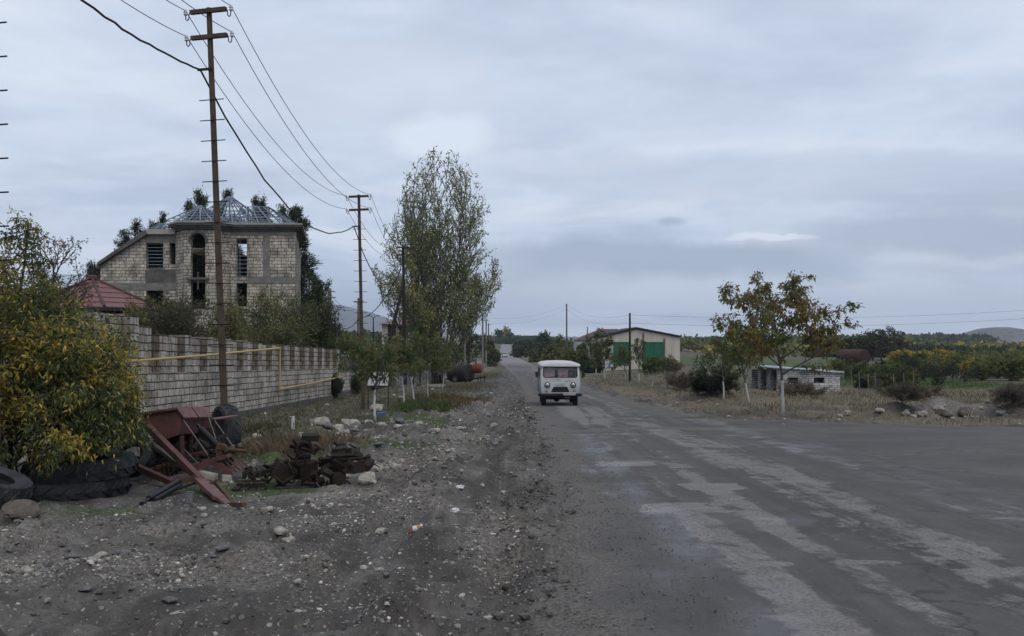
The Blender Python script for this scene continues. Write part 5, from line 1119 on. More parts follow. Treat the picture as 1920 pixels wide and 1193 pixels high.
# moulded cornice
def off(poly, d):
    n = len(poly); c = Vector((sum(p[0] for p in poly) / n, sum(p[1] for p in poly) / n)); out_ = []
    for i in range(n):
        p, q, r = Vector(poly[i - 1]), Vector(poly[i]), Vector(poly[(i + 1) % n]); e1 = (q - p).normalized(); e2 = (r - q).normalized(); n1 = Vector((e1.y, -e1.x)); n2 = Vector((e2.y, -e2.x)); k = (n1 + n2); k = k / max(k.dot(n1), .3)
        out_.append(tuple(q + k * d))
    return out_
plan = [((a - CX) / F * b_, b_) for a, b_ in bayp] + [(xr_, HYD), (xrb, 71.6), (W(329, 0, HYD).x, 71.6)]
for nm, d, z0, z1, m_ in (('cornice', .12, zz(434.5), zz(431), M_CONCDARK), ('cornice', .26, zz(431), zz(427), M_CONCDARK), ('cornice', .42, zz(427), zz(423), M_CONCDARK), ('cornice_edge', .48, zz(423), zz(420.5), M_CONCPALE)):
    MB().prism(off(plan, d), z1 - z0 - .002, lambda u, v, w_, z0=z0: Vector((u, v, z0 + w_))).build(nm, m_, hs)
# steel roof frame
def frame(mb, base, ridge, nr, npur, w_=.05):
    """base: four eave corners, ridge: two points (may coincide); rafters and battens on all four slopes"""
    c = [Vector(p) for p in base]; r0, r1 = Vector(ridge[0]), Vector(ridge[1])
    for a, b_, p, q in ((c[0], c[1], r0, r1), (c[1], c[2], r1, r1), (c[2], c[3], r1, r0), (c[3], c[0], r0, r0)):
        for i in range(nr + 1): t_ = i / nr; mb.bar(a.lerp(b_, t_), p.lerp(q, t_), w_)
        for k in range(npur): s = k / npur + .02; mb.bar(a.lerp(p, s), b_.lerp(q, s), w_ * .8)
    mb.bar(r0, r1, w_)
fr = MB(); Zc = zz(420.5) + .03
frame(fr, [(W(324, 0, HYD).x, HYD - 1.4, Zc), (W(431, 0, HYD).x, HYD - 1.4, Zc), (W(431, 0, HYD).x, HYD + 4.5, Zc), (W(324, 0, HYD).x, HYD + 4.5, Zc)], [W(374, 386, HYD + 1), W(378, 386, HYD + 1)], 5, 6)
frame(fr, [(W(350, 0, 66).x, HYD + 1.2, Zc), (W(520, 0, 66).x, HYD + 1.2, Zc), (W(520, 0, 70).x, HYD + 8, Zc), (W(350, 0, 66).x, HYD + 8, Zc)], [W(427, 369, HYD + 4), W(434, 369, HYD + 4)], 7, 8)
frame(fr, [(W(440, 0, HYD).x, HYD - .3, Zc), (W(557, 0, HYD).x, HYD - .3, Zc), (xrb + .3, HYD + 7.5, Zc), (W(440, 0, HYD).x, HYD + 7.5, Zc)], [W(452, 388, HYD + 3), W(503, 388, HYD + 3)], 5, 6)
fr.tube([W(430, 369, HYD + 4), W(430, 420, HYD + 4)], .05, 6); fr.tube([W(466, 388, HYD + 3), W(466, 420, HYD + 3)], .05, 6); fr.tube([W(503, 388, HYD + 3), W(503, 420, HYD + 3)], .05, 6)
fr.build('roof_frame', M_ZINC, hs)
fr = MB(); Zw = zz(431) + .03
frame(fr, [(W(277, 0, HYD).x, HYD, Zw), (W(330, 0, HYD).x, HYD, Zw), (W(330, 0, HYD).x, HYD + 5, Zw), (W(277, 0, HYD).x, HYD + 5, Zw)], [W(296, 420, HYD + 1.5), W(330, 419, HYD + 1.5)], 4, 4); fr.build('wing_roof_frame', M_ZINC, hs)
# --- gazebo with tiled roof
def tile_mat():
    m, nt, N, L, b = new_mat('roof_tile'); uv = uv_co(nt)
    w1 = N.new('ShaderNodeTexWave'); w1.bands_direction = 'Y'; w1.wave_profile = 'SAW'; w1.inputs['Scale'].default_value = .95; w1.inputs['Distortion'].default_value = 0; L.new(uv, w1.inputs['Vector'])
    w2 = N.new('ShaderNodeTexWave'); w2.bands_direction = 'X'; w2.inputs['Scale'].default_value = 1.45; L.new(uv, w2.inputs['Vector'])
    n = noise(nt, 1.5, uv, 4, .6); c = mixc(nt, n, (.105, .042, .040), (.17, .075, .07)); e = ramp(nt, w1.outputs[1], [(.0, .35), (.14, 1.0)])
    c = mixc(nt, .8, c, e, 'MULTIPLY'); L.new(c, b.inputs['Base Color']); b.inputs['Roughness'].default_value = .6
    bump(nt, math_(nt, 'ADD', w1.outputs[1], math_(nt, 'MULTIPLY', w2.outputs[1], .6)), .8, .05); return m
M_TILE = tile_mat()
gx, gy, gr_ = -21.3, 50.5, 3.45; ze, za = EYE + 60 * gy / F, EYE + 118 * gy / F
gb = thing('gazebo', 'six sided garden gazebo with a maroon tiled roof behind the stone wall', 'gazebo', (gx, gy, gz(gx, gy)))
crn = [Vector((gx + gr_ * math.cos(R(60 * k + 2)), gy + gr_ * math.sin(R(60 * k + 2)), ze)) for k in range(6)]
me = bpy.data.meshes.new('tiled_roof'); V = []; Fc = []; U = []
for k in range(6):
    a, b_ = crn[k], crn[(k + 1) % 6]; ap = Vector((gx, gy, za)); n = 6; sl0 = ((a + b_) / 2 - ap).length
    for i in range(n):
        s0, s1 = i / n, (i + 1) / n; lift = Vector((0, 0, .035))
        p = [ap.lerp(a, s0) , ap.lerp(b_, s0), ap.lerp(b_, s1) + lift, ap.lerp(a, s1) + lift]; o = len(V); V += [tuple(q - gb.location) for q in p]; wv = (b_ - a).length
        Fc.append((o, o + 3, o + 2, o + 1)); U += [(-wv * s0 / 2, -sl0 * s0), (-wv * s1 / 2, -sl0 * s1), (wv * s1 / 2, -sl0 * s1), (wv * s0 / 2, -sl0 * s0)]
me.from_pydata(V, [], Fc); lay = me.uv_layers.new(name='UVMap'); lay.data.foreach_set('uv', np.array(U).ravel()); me.materials.append(M_TILE); ob = link('tiled_roof', me, gb)
so_ = ob.modifiers.new('thick', 'SOLIDIFY'); so_.thickness = .06; so_.offset = -1
hp = MB()
for k in range(6): hp.tube([Vector((gx, gy, za + .04)), crn[k] + Vector((0, 0, .06))], .07, 6)
hp.lathe([(.32, -.05), (.3, .12), (.2, .16)], (gx, gy, za), 'Z', 10); hp.build('hip_ridge', M_MAROON, gb)
fs_ = MB()
for k in range(6): fs_.bar(crn[k] - Vector((0, 0, .09)), crn[(k + 1) % 6] - Vector((0, 0, .09)), .05, .14)
fs_.build('fascia', M_TRIMDARK, gb)
for k in range(6): c = crn[k].lerp(Vector((gx, gy, ze)), .12); MB().tube([(c.x, c.y, gb.location.z - .1), (c.x, c.y, ze - .02)], .11, 8).build('post', M_DARKPOLE, gb)
# --- pale roofed house behind
ph = thing('metal_roofed_house', 'low house with a shiny pale metal roof behind the gazebo', 'house', tuple(W(110, 640, 72)))
MB().prism([(40, 560), (66, 516), (168, 515), (190, 560)], .0, lambda u, v, w_: Vector(W(u, v, 72 if v > 550 else 76))) if False else None
a, b_, c, d = W(30, 578, 70), W(186, 578, 70), W(166, 517, 76), W(52, 517, 76); e, f_ = W(186, 578, 70) + Vector((0, 12, 0)), W(30, 578, 70) + Vector((0, 12, 0))
rm = MB().add([a, b_, c, d, e, f_], [(0, 1, 2, 3), (1, 4, 2), (4, 5, 3, 2), (5, 0, 3), (0, 5, 4, 1)]); rm.build('roof', M_PALEROOF, ph)
rb_ = MB()
for i in range(14): t_ = i / 13; rb_.bar(a.lerp(b_, t_) + Vector((0, 0, .03)), d.lerp(c, t_) + Vector((0, 0, .03)), .05)
rb_.bar(d, c, .16); rb_.build('roof_seam', M_PALEROOF, ph)
MB().box(((a.x + b_.x) / 2, 76, a.z - 1.6), (b_.x - a.x - 1, 10, 3.1)).build('wall', M_CREAM, ph)
# --- house with mauve roof
def hip_house(name, lab, px0, px1, eave, peak, Yp, dep, rmat, wmat, over=.4, base=None, rid=(.3, .7), wins=()):
    x0, x1 = (px0 - CX) / F * Yp, (px1 - CX) / F * Yp; g_ = min(gz((x0 + x1) / 2, Yp), EYE - 1) if base is None else base; ze_ = EYE + (HY - eave) / F * Yp; zp = EYE + (HY - peak) / F * (Yp + dep / 2)
    t = thing(name, lab, 'house', ((x0 + x1) / 2, Yp, g_))
    MB().box(((x0 + x1) / 2, Yp + dep / 2, (ze_ + g_) / 2 - .3), (x1 - x0, dep, ze_ - g_ + .6)).build('wall', wmat, t)
    a = [(x0 - over, Yp - over, ze_), (x1 + over, Yp - over, ze_), (x1 + over, Yp + dep + over, ze_), (x0 - over, Yp + dep + over, ze_), (x0 + (x1 - x0) * rid[0], Yp + dep / 2, zp), (x0 + (x1 - x0) * rid[1], Yp + dep / 2, zp)]
    MB().add(a, [(0, 1, 5, 4), (1, 2, 5), (2, 3, 4, 5), (3, 0, 4), (3, 2, 1, 0)]).build('roof', rmat, t)
    for wx, wy, ww, wh in wins:
        f = MB().box(((wx - CX) / F * Yp, Yp - .02, EYE + (HY - wy) / F * Yp), (ww + .14, .1, wh + .14)).build('window', M_WHITE, t); MB().box(((wx - CX) / F * Yp, Yp - .06, EYE + (HY - wy) / F * Yp), (ww, .06, wh)).build('pane', M_GLASSDARK, f)
    return t
hip_house('mauve_roofed_house', 'house with a mauve hipped roof left of the poplar trunk', 716, 800, 608, 597, 104, 8, M_MAUVE, M_CREAM, wins=((735, 620, .9, 1.1), (757, 620, .9, 1.1)))
hip_house('white_house', 'white house with a dark maroon hipped roof left of the barn', 1083, 1170, 638, 617, 178, 12, M_MAROON, M_WHITE, rid=(.55, .95), wins=((1093, 655, 1.2, 1.9), (1112, 655, 1.2, 1.9)))
# --- barn
bn = thing('barn', 'long cream rendered barn with two tall green doors', 'barn', tuple(W(1200, 680, 160)))
Yb = 160; tb = plane(Yb)
MB().prism([(1125, 706), (1275, 706), (1275, 633), (1193, 617.5), (1125, 634)], 22, lambda u, v, w_: W(u, v, Yb) + Vector((0, w_, 0))).build('wall', M_CREAM, bn)
rf = MB()
for a, b_ in (((1275.5, 632), (1192.5, 616)), ((1193.5, 616), (1123, 633))):
    A, B = W(*a, Yb), W(*b_, Yb); rf.add([A + Vector((0, -.4, 0)), B + Vector((0, -.4, 0)), B + Vector((0, 22.4, 0)), A + Vector((0, 22.4, 0)), A + Vector((0, -.4, .22)), B + Vector((0, -.4, .22)), B + Vector((0, 22.4, .22)), A + Vector((0, 22.4, .22))], [(3, 2, 1, 0), (4, 5, 6, 7), (0, 1, 5, 4), (1, 2, 6, 5), (2, 3, 7, 6), (3, 0, 4, 7)])
rf.build('roof', M_TRIMDARK, bn)
for u0_, u1_ in ((1150, 1180), (1207, 1245)):
    dr_ = MB().wall([u0_, u1_], [641.5, 685], lambda u, v: True, .08, plane(Yb - .10)).build('door', M_GREEN, bn)
    sm = MB()
    for k in (.02, .5, .98): u = u0_ + (u1_ - u0_) * k; sm.bar(W(u, 641.5, Yb - .13), W(u, 685, Yb - .13), .1, .06)
    sm.bar(W(u0_, 642, Yb - .12), W(u1_, 642, Yb - .12), .12, .1); sm.build('door_rail', M_GREEN, dr_)
for u, v in ((1206, 624), (1245.5, 635)): MB().bar(W(u, v, Yb - .06), W(u, 690, Yb - .06), .28, .1).build('downpipe', M_CONCDARK, bn)
# --- low block shed
sy = 65.0; x0, y0, g0 = P(1500, 738); sy = y0
sh = thing('block_shed', 'small whitewashed block shed with sloping tin roof and two slit windows', 'shed', tuple(W(1500, 738, sy)))
ps = plane(sy)
ob = MB().wall([1458, 1477, 1497, 1526, 1546, 1575], [684, 708, 718, 752], hole((1477, 1497, 708, 718), (1526, 1546, 708, 718)), .25, ps); front = ob.build('front_wall', M_BRICKPALE, sh)
xa, ya = W(1458, 0, sy).x, sy; yb2 = sy + 3.4; xb2 = W(1421, 0, yb2).x
L_ = math.hypot(xb2 - xa, yb2 - ya); nn_ = Vector(((yb2 - ya) / L_, (xa - xb2) / L_, 0))
ts = lambda u, v, w_: Vector((xa + (xb2 - xa) * u, ya + (yb2 - ya) * u, v)) + Vector((nn_.x, nn_.y, 0)) * w_ * 1
MB().wall([0.002, .06, .36, .56, .86, 1], [zz(752, sy), zz(692, sy), zz(682, sy)], lambda u, v: not ((.06 < u < .36 or .56 < u < .86) and v < zz(692, sy)), .2, ts).build('gable_wall', M_BRICKPALE, sh)
for k, (px, l) in enumerate(((1575, 3.3),)): MB().box((W(px, 0, sy).x - .125, sy + .25 + l / 2, zz(725, sy)), (.25, l, zz(702, sy) - zz(752, sy))).build('end_wall', M_BRICKPALE, sh)
for nm in (front, bpy.data.objects['gable_wall']):
    bm = bmesh.new(); bm.from_mesh(nm.data); o_ = sh.location; a = W(1421, 688.5, sy) - o_; b_ = W(1575, 700, sy) - o_; n_ = Vector((-(b_ - a).z, 0, (b_ - a).x)).normalized()
    bmesh.ops.bisect_plane(bm, geom=bm.verts[:] + bm.edges[:] + bm.faces[:], plane_co=a, plane_no=n_, clear_outer=True); bmesh.ops.holes_fill(bm, edges=[e for e in bm.edges if e.is_boundary]); bm.to_mesh(nm.data); bm.free()
    nm.data.uv_layers.remove(nm.data.uv_layers[0]); boxuv(nm.data, Vector(o_))
A, B = W(1419, 687, sy), W(1580, 699, sy)
MB().add([A + Vector((0, -.3, 0)), B + Vector((0, -.3, 0)), B + Vector((0, 4.2, 0)), A + Vector((0, 4.2, 0)), A + Vector((0, -.3, .07)), B + Vector((0, -.3, .07)), B + Vector((0, 4.2, .07)), A + Vector((0, 4.2, .07))], [(3, 2, 1, 0), (4, 5, 6, 7), (0, 1, 5, 4), (1, 2, 6, 5), (2, 3, 7, 6), (3, 0, 4, 7)]).build('tin_roof', M_PALEROOF, sh)
MB().box((W(1510, 0, sy).x, sy + 3.8, zz(722, sy)), (W(1575, 0, sy).x - W(1430, 0, sy).x, .2, zz(700, sy) - zz(752, sy))).build('back_wall', M_BRICKPALE, sh)
# --- grey concrete yard wall with posts
cw = thing('concrete_wall', 'grey concrete panel wall behind the young walnuts', 'wall', (-7.4, 70, gz(-7.4, 70)))
q = list(np.arange(61.5, 99, 2.5))
MB().wall(q, [-.3, 1.75], lambda u, v: True, .12, lambda u, v, w_: (-7.3 - w_ + (u - 61) * .012, u, wb(u) + v)).build('panel', M_CONC, cw)
for u in q[::2]: MB().box((-7.26 + (u - 61) * .012, u, wb(u) + .95), (.2, .2, 2.1)).build('post', M_CONCDARK, cw)
# gate slab and kerb pieces on the ground by the wall
sx, sy2, sg = P(800, 727); tag(MB().box((sx, sy2, sg + .06), (2.6, 5, .16)).build('concrete_slab', M_CONC), 'flat concrete slab lying at the foot of the grey panel wall', 'slab')
sx, sy2, sg = P(885, 682); tag(MB().box((sx, sy2, sg + .2), (5.5, .8, .4)).build('concrete_kerb', M_CONCPALE), 'long pale concrete beam lying beyond the tank trailer', 'beam')
px_, py_, pg = P(549, 808); tag(MB().tube([(px_, py_, pg - .05), (px_ + .01, py_, pg + .36)], [.05, .045], 8).build('marker_post', M_WHITE), 'short white marker post in the grass behind the scrap engine', 'post')
# ================================================================== vehicles, machines and small things
def text_mesh(body, size, mat, name, parent, loc, rot=(R(90), 0, 0), ext=.004):
    cu = bpy.data.curves.new('lettering', 'FONT'); cu.body = body; cu.size = size; cu.extrude = ext; cu.align_x = 'CENTER'; cu.align_y = 'CENTER'
    tmp = bpy.data.objects.new('lettering', cu); COL.objects.link(tmp)
    dg = bpy.context.evaluated_depsgraph_get(); me = bpy.data.meshes.new_from_object(tmp.evaluated_get(dg)); bpy.data.objects.remove(tmp)
    me.materials.clear(); me.materials.append(mat); o = link(name, me, parent, loc); o.rotation_euler = rot; return o
def van_paint():
    m, nt, N, L, b = new_mat('van_paint'); co_ = obj_co(nt); n = noise(nt, 2.2, co_, 6, .7); n2 = noise(nt, 14, co_, 5, .7); sp = N.new('ShaderNodeSeparateXYZ'); L.new(co_, sp.inputs[0])
    c = mixc(nt, n, (.30, .325, .33), (.43, .45, .455)); low = ramp(nt, math_(nt, 'ADD', sp.outputs[2], math_(nt, 'MULTIPLY', math_(nt, 'SUBTRACT', n, .5), .9)), [(.45, .8), (1.05, 0.0)])
    c = mixc(nt, low, c, (.20, .205, .20)); c = mixc(nt, ramp(nt, n2, [(.60, 0.0), (.70, .6)]), c, (.16, .15, .14))
    L.new(c, b.inputs['Base Color']); b.inputs['Roughness'].default_value = .55; return m
def glass_mat():
    m, nt, N, L, b = new_mat('window_glass'); N.remove(b); t = N.new('ShaderNodeBsdfTransparent'); t.inputs[0].default_value = (.93, .95, .96, 1); g_ = N.new('ShaderNodeBsdfGlossy'); g_.inputs['Roughness'].default_value = .06
    f = N.new('ShaderNodeFresnel'); f.inputs[0].default_value = 1.4; x = N.new('ShaderNodeMixShader'); L.new(math_(nt, 'ADD', f.outputs[0], .03), x.inputs[0]); L.new(t.outputs[0], x.inputs[1]); L.new(g_.outputs[0], x.inputs[2]); L.new(x.outputs[0], N['Material Output'].inputs[0]); return m
M_VAN = van_paint(); M_GLASS = glass_mat(); M_RUBBER = plain('rubber', (.028, .028, .03), .85, .35, 5, 0, .4, 30); M_TYREGREY = plain('weathered_rubber', (.055, .057, .062), .85, .5, 3.5, 0, .5, 25, c2=(.02, .02, .022))
M_VANROOF = plain('van_roof_paint', (.52, .52, .53), .5, .15, 2); M_CHROME = plain('lamp_reflector', (.5, .5, .5), .25, .1, 3, .6, 0); M_PINK = plain('pink_cloth', (.75, .44, .5), .9, .2, 4); M_BLUEGREY = plain('faded_blue', (.20, .25, .30), .8, .3, 8)
M_INSIDE = plain('van_lining', (.09, .09, .095), .9, .2, 3); M_SKIN = plain('skin', (.35, .21, .15), .6, .1, 9); M_COAT = plain('dark_coat', (.07, .075, .085), .9, .2, 9)
vx, vy, vg = P(1050.5, 762); vg = gz(vx, vy + 1.5); k = .02303 * vy / 43
van = thing('van', 'old grey white snub nosed minibus with round headlights driving towards the viewer', 'van', (vx, vy, vg))
V3 = lambda x, y, z: Vector((vx + x, vy + y, vg + z))
lean = lambda z: max(0, z - 1.24) * .30
half = [(.78, .46), (.86, .60), (.885, .95), (.88, 1.22), (.855, 1.5), (.835, 1.78)]
ring0 = half + [(.60, 1.80), (0, 1.81)]; full = [(-x, z) for x, z in reversed(half)][:0] + ring0[:-1] + [(0, 1.81)] + [(-x, z) for x, z in reversed(ring0[:-1])]
def station(y, s, sz=1): return [V3(x * s, y + lean(z), .46 + (z - .46) * sz if z < 1.0 else z) for x, z in full]
bm = bmesh.new(); st = [(0, .93), (.03, .965), (.10, .99), (.24, 1), (1.2, 1), (2.6, 1), (4.0, 1), (4.16, .97), (4.22, .92)]
rings = [[bm.verts.new(p - V3(0, 0, 0)) for p in station(y, s)] for y, s in st]; n = len(full)
for a, b_ in zip(rings, rings[1:]):
    for i in range(n): 
        if i == n - 1: bm.faces.new((a[i], a[0], b_[0], b_[i]))
        else: bm.faces.new((a[i], a[i + 1], b_[i + 1], b_[i]))
bm.faces.new(rings[-1])
def rrect(x0, x1, z0, z1, r, nn=5, taper=0):
    pts = []
    for cx_, cz_, a0 in ((x1 - r, z0 + r, -90), (x1 - r, z1 - r, 0), (x0 + r, z1 - r, 90), (x0 + r, z0 + r, 180)):
        for i in range(nn): a = R(a0 + 90 * i / (nn - 1)); pts.append((cx_ + r * math.cos(a), cz_ + r * math.sin(a)))
    return [(x * (1 - taper * (z - z0)), z) for x, z in pts]
def loop(pts, y=0): return [bm.verts.new(Vector((x, y + lean(z), z))) for x, z in pts]
ws = rrect(-.745, .745, 1.285, 1.735, .09, 5, .06); grl = [(-.40, .645), (.40, .645), (.30, .875), (-.30, .875)]
edges = [bm.edges.get((rings[0][i], rings[0][(i + 1) % n])) for i in range(n)]
for pts in (ws, grl):
    lv = loop(pts); edges += [bm.edges.new((lv[i], lv[(i + 1) % len(lv)])) for i in range(len(lv))]
bmesh.ops.triangle_fill(bm, edges=edges, use_beauty=True, use_dissolve=False); bmesh.ops.recalc_face_normals(bm, faces=bm.faces)
me = bpy.data.meshes.new('body'); bm.to_mesh(me); bm.free(); me.materials.append(M_VAN); me.polygons.foreach_set('use_smooth', [True] * len(me.polygons)); me.set_sharp_from_angle(angle=R(32)); link('body', me, van)
rf = MB(); prof = [(.885, 1.765), (.89, 1.80), (.86, 1.85), (.72, 1.91), (.40, 1.94), (0, 1.95)]; rp = prof + [(-x, z) for x, z in reversed(prof[:-1])]
yy = [(.06, .90, -.012), (.10, .96, 0), (.2, 1, 0), (1.5, 1, 0), (3.0, 1, 0), (4.2, 1, 0), (4.32, .95, 0)]
vs = [V3(x * s, y, 1.765 + (z - 1.765) * (1 if j > 1 else (.45 if j == 0 else .8)) + dz) for j, (y, s, dz) in enumerate(yy) for x, z in rp]; m_ = len(rp)
fs = [(j * m_ + i, j * m_ + i + 1, (j + 1) * m_ + i + 1, (j + 1) * m_ + i) for j in range(len(yy) - 1) for i in range(m_ - 1)] + [tuple(range(m_)), tuple(range((len(yy) - 1) * m_, len(yy) * m_))]
fs += [(j * m_, (j + 1) * m_, (j + 1) * m_ + m_ - 1, j * m_ + m_ - 1) for j in range(len(yy) - 1)]
rf.add(vs, fs); rf.build('roof', M_VANROOF, van, True)
MB().add([V3(x * .99, lean(z) + .012, z) for x, z in ws], [tuple(range(len(ws)))]).build('windscreen', M_GLASS, van)
fr = MB(); fr.tube([V3(x, lean(z) - .004, z) for x, z in ws] + [V3(ws[0][0], lean(ws[0][1]) - .004, ws[0][1])], .014, 6); fr.build('windscreen_seal', M_RUBBER, van)
MB().box(V3(0, .18, 1.765), (1.62, .14, .045)).build('gutter_strip', M_RUBBER, van)
for s in (-1, 1):
    hl = MB().lathe([(.115, .02), (.125, -.02), (.105, -.045), (.09, -.03)], V3(s * .558, .0, .955), 'Y', 24).build('headlight', M_RUBBER, van, True)
    MB().lathe([(.09, 0), (.07, -.022), (.03, -.034), (0, -.036)], V3(s * .558, -.03, .955), 'Y', 20).build('lens', M_CHROME, hl, True); MB().lathe([(.028, 0), (.02, -.012), (0, -.014)], V3(s * .558, -.062, .955), 'Y', 12).build('bulb', M_RUBBER, hl)
    MB().lathe([(.055, .02), (.052, -.03), (.03, -.045), (0, -.048)], V3(s * .60, 0, .71), 'Y', 14).build('indicator', plain('dull_lamp', (.25, .24, .22), .4), van, True)
    mr = MB().tube([V3(s * .86, .25, 1.24), V3(s * 1.0, .18, 1.27), V3(s * 1.0, .16, 1.36)], .013, 6); mr.build('mirror_arm', M_RUBBER, van)
    MB().box(V3(s * 1.005, .15, 1.41), (.135, .06, .23)).build('mirror', M_RUBBER, van)
    for (a, b_) in ((.42, 1.25), (1.4, 2.2), (2.3, 3.1), (3.2, 4.0)):
        xo = lambda z: s * (.88 - (z - 1.22) * .0804 * 1.0 + .006 - .0)
        MB().add([V3(xo(1.28), a + .05, 1.28), V3(xo(1.28), b_, 1.28), V3(xo(1.66), b_, 1.66), V3(xo(1.66), a + .13, 1.66)], [(0, 1, 2, 3)]).build('side_window', M_GLASSDARK, van)
    for yw, nm in ((.85, 'wheel'), (3.25, 'wheel')):
        wh = MB().lathe([(.2, -.1), (.33, -.1), (.365, -.075), (.37, 0), (.365, .075), (.33, .1), (.2, .1)], V3(s * .69, yw, .37), 'X', 24).build(nm, M_RUBBER, van, True); MB().lathe([(.0, .02), (.1, .05), (.12, .02), (.2, .03), (.21, .095), (.19, .1)] if s > 0 else [(.0, -.02), (.1, -.05), (.12, -.02), (.2, -.03), (.21, -.095), (.19, -.1)], V3(s * .69, yw, .37), 'X', 18).build('rim', M_BLUEGREY, wh)
    MB().tube([V3(s * .12 - .22 * 0 + (.05 if s > 0 else -.15), .03, 1.30), V3((.05 if s > 0 else -.15) + s * .12 - .30, lean(1.40) - .02, 1.37)] if s > 0 else [V3(-.52, .02, 1.29), V3(-.06, lean(1.37) - .025, 1.355)], .011, 5).build('wiper', M_RUBBER, van)
MB().box(V3(.32, .05, 1.335), (.5, .02, .022), Matrix.Rotation(R(11), 3, 'Y')).build('wiper', M_RUBBER, van)
MB().box(V3(0, .10, .76), (.74, .12, .30)).build('radiator', M_IRON, van)
bp_ = MB(); bp_.tube([V3(-.90, .12, .53), V3(-.86, -.03, .53), V3(-.5, -.07, .53), V3(.5, -.07, .53), V3(.86, -.03, .53), V3(.90, .12, .53)], .065, 8); bp_.box(V3(0, -.05, .53), (1.6, .05, .13)); bp_.build('bumper', M_RUBBER, van)
pl_ = MB().box(V3(.385, -.145, .585), (.52, .015, .115)).build('number_plate', M_WHITE, van)
text_mesh('2976 HKA', .115, M_BLACK, 'plate_lettering', pl_, (.385, -.155, .58))
for i in range(4): MB().box(V3(.22 + i * .055, -.12, .42 + .01 * (i % 2)), (.03, .012, .02)).build('tow_rivet', M_CHROME, van)
MB().box(V3(0, -.012, .985), (.42, .02, .075)).build('badge_plate', plain('worn_badge', (.42, .45, .43), .6), van)
mk = MB()
for i in range(26): 
    x = random.uniform(-.32, .5); z = 1.17 - .02 * math.sin(x * 9) + random.gauss(0, .012) - (.03 if x > .2 else 0); mk.box(V3(x, -.0065 + .0002 * i, z), (random.uniform(.02, .07), .01, random.uniform(.006, .016)), Matrix.Rotation(random.uniform(-.3, .3), 3, 'Y'))
mk.build('faded_lettering', M_BLUEGREY, van)
MB().box(V3(0, 1.9, .42), (1.5, 3.6, .10)).build('chassis', M_RUBBER, van); ax = MB(); ax.tube([V3(-.6, .85, .34), V3(.6, .85, .34)], .06, 8); ax.lathe([(.0, -.14), (.12, -.1), (.15, 0), (.12, .1), (0, .14)], V3(-.12, .85, .33), 'Y', 12); ax.tube([V3(-.6, 3.25, .34), V3(.6, 3.25, .34)], .06, 8); ax.build('axle', M_IRON, van)
MB().box(V3(0, 1.25, 1.0), (1.5, .06, 1.1)).build('bulkhead', M_INSIDE, van); MB().box(V3(0, .42, 1.16), (1.5, .22, .18)).build('dashboard', M_INSIDE, van)
for x0_, x1_ in ((-.70, -.22), (-.08, .36)): MB().box(V3((x0_ + x1_) / 2, .52, 1.47), (x1_ - x0_, .04, .40)).build('pink_curtain', M_PINK, van)
MB().box(V3(-.46, .16, 1.70), (.09, .01, .04)).build('sticker', M_WHITE, van)
# driver: one continuous body, hands on the wheel
dv = thing('person', 'driver in a dark coat behind the windscreen of the van', 'person', tuple(V3(.52, .8, .62)))
bm = bmesh.new(); sk = bm.verts.layers.skin.verify()
def jv(p, r_): v = bm.verts.new(Vector(p)); v[sk].radius = (r_, r_ * .85); return v
pel = jv((0, .12, .12), .15); ch = jv((0, .10, .42), .17); sho = jv((0, .08, .58), .12); nk = jv((0, .06, .68), .055); hd = jv((0, .04, .80), .085); tp_ = jv((0, .05, .90), .07)
for a, b_ in ((pel, ch), (ch, sho), (sho, nk), (nk, hd), (hd, tp_)): bm.edges.new((a, b_))
for s in (-1, 1):
    a = jv((s * .19, .07, .55), .07); e = jv((s * .25, -.08, .36), .05); h = jv((s * .14, -.26, .44), .04); hh = jv((s * .11, -.32, .46), .035)
    kn = jv((s * .14, -.32, .16), .075); th = jv((s * .10, .02, .12), .09); ft = jv((s * .14, -.38, -.18), .05)
    for q in ((sho, a), (a, e), (e, h), (h, hh), (pel, th), (th, kn), (kn, ft)): bm.edges.new(q)
pel[sk].use_root = True; me = bpy.data.meshes.new('body'); bm.to_mesh(me); bm.free(); me.materials.append(M_COAT); ob = link('body', me, dv); ob.modifiers.new('skin', 'SKIN'); ob.modifiers.new('smooth', 'SUBSURF').levels = 1; ob.modifiers['smooth'].render_levels = 1
fc = MB(); fc.lathe([(0, -.12), (.05, -.105), (.08, -.04), (.085, .03), (.07, .09), (.0, .12)], dv.location + Vector((0, .0, .81)), 'Z', 14); fc.lathe([(.02, 0), (.012, -.025), (0, -.03)], dv.location + Vector((0, -.08, .80)), 'Y', 8); fc.build('face', M_SKIN, dv, True)
MB().lathe([(.09, -.01), (.092, .04), (.07, .10), (0, .125)], dv.location + Vector((0, .015, .83)), 'Z', 14).build('hair', M_RUBBER, dv, True)
MB().ring(V3(.52, .50, 1.14), .2, .013, 'Y', 22, 6, Matrix.Rotation(R(-35), 3, 'X')).build('steering_wheel', M_RUBBER, van)
# --- far white car
cx_, cy_ = (946 - CX) / F * 327, 327; cg = gz(cx_, cy_) + .04; car = thing('car', 'small white car far down the dusty road', 'car', (cx_, cy_, cg)); c3 = lambda x, y, z: Vector((cx_ + x, cy_ + y, cg + z))
sec = [(0, .35, .72), (.15, .3, .84), (1.0, .28, .95), (1.35, .28, .98), (3.6, .28, 1.0), (4.1, .32, .92)]
vs = [c3(x * w_, y, z) for y, z0, z1 in sec for x, z, w_ in ((-.8, z0, 1), (-.85, (z0 + z1) / 2, 1), (-.78, z1, 1), (.78, z1, 1), (.85, (z0 + z1) / 2, 1), (.8, z0, 1))]
fs = [(j * 6 + i, j * 6 + (i + 1) % 6, (j + 1) * 6 + (i + 1) % 6, (j + 1) * 6 + i) for j in range(5) for i in range(6)] + [tuple(range(6)), tuple(range(30, 36))]
MB().add(vs, fs).build('body', M_WHITE, car, True)
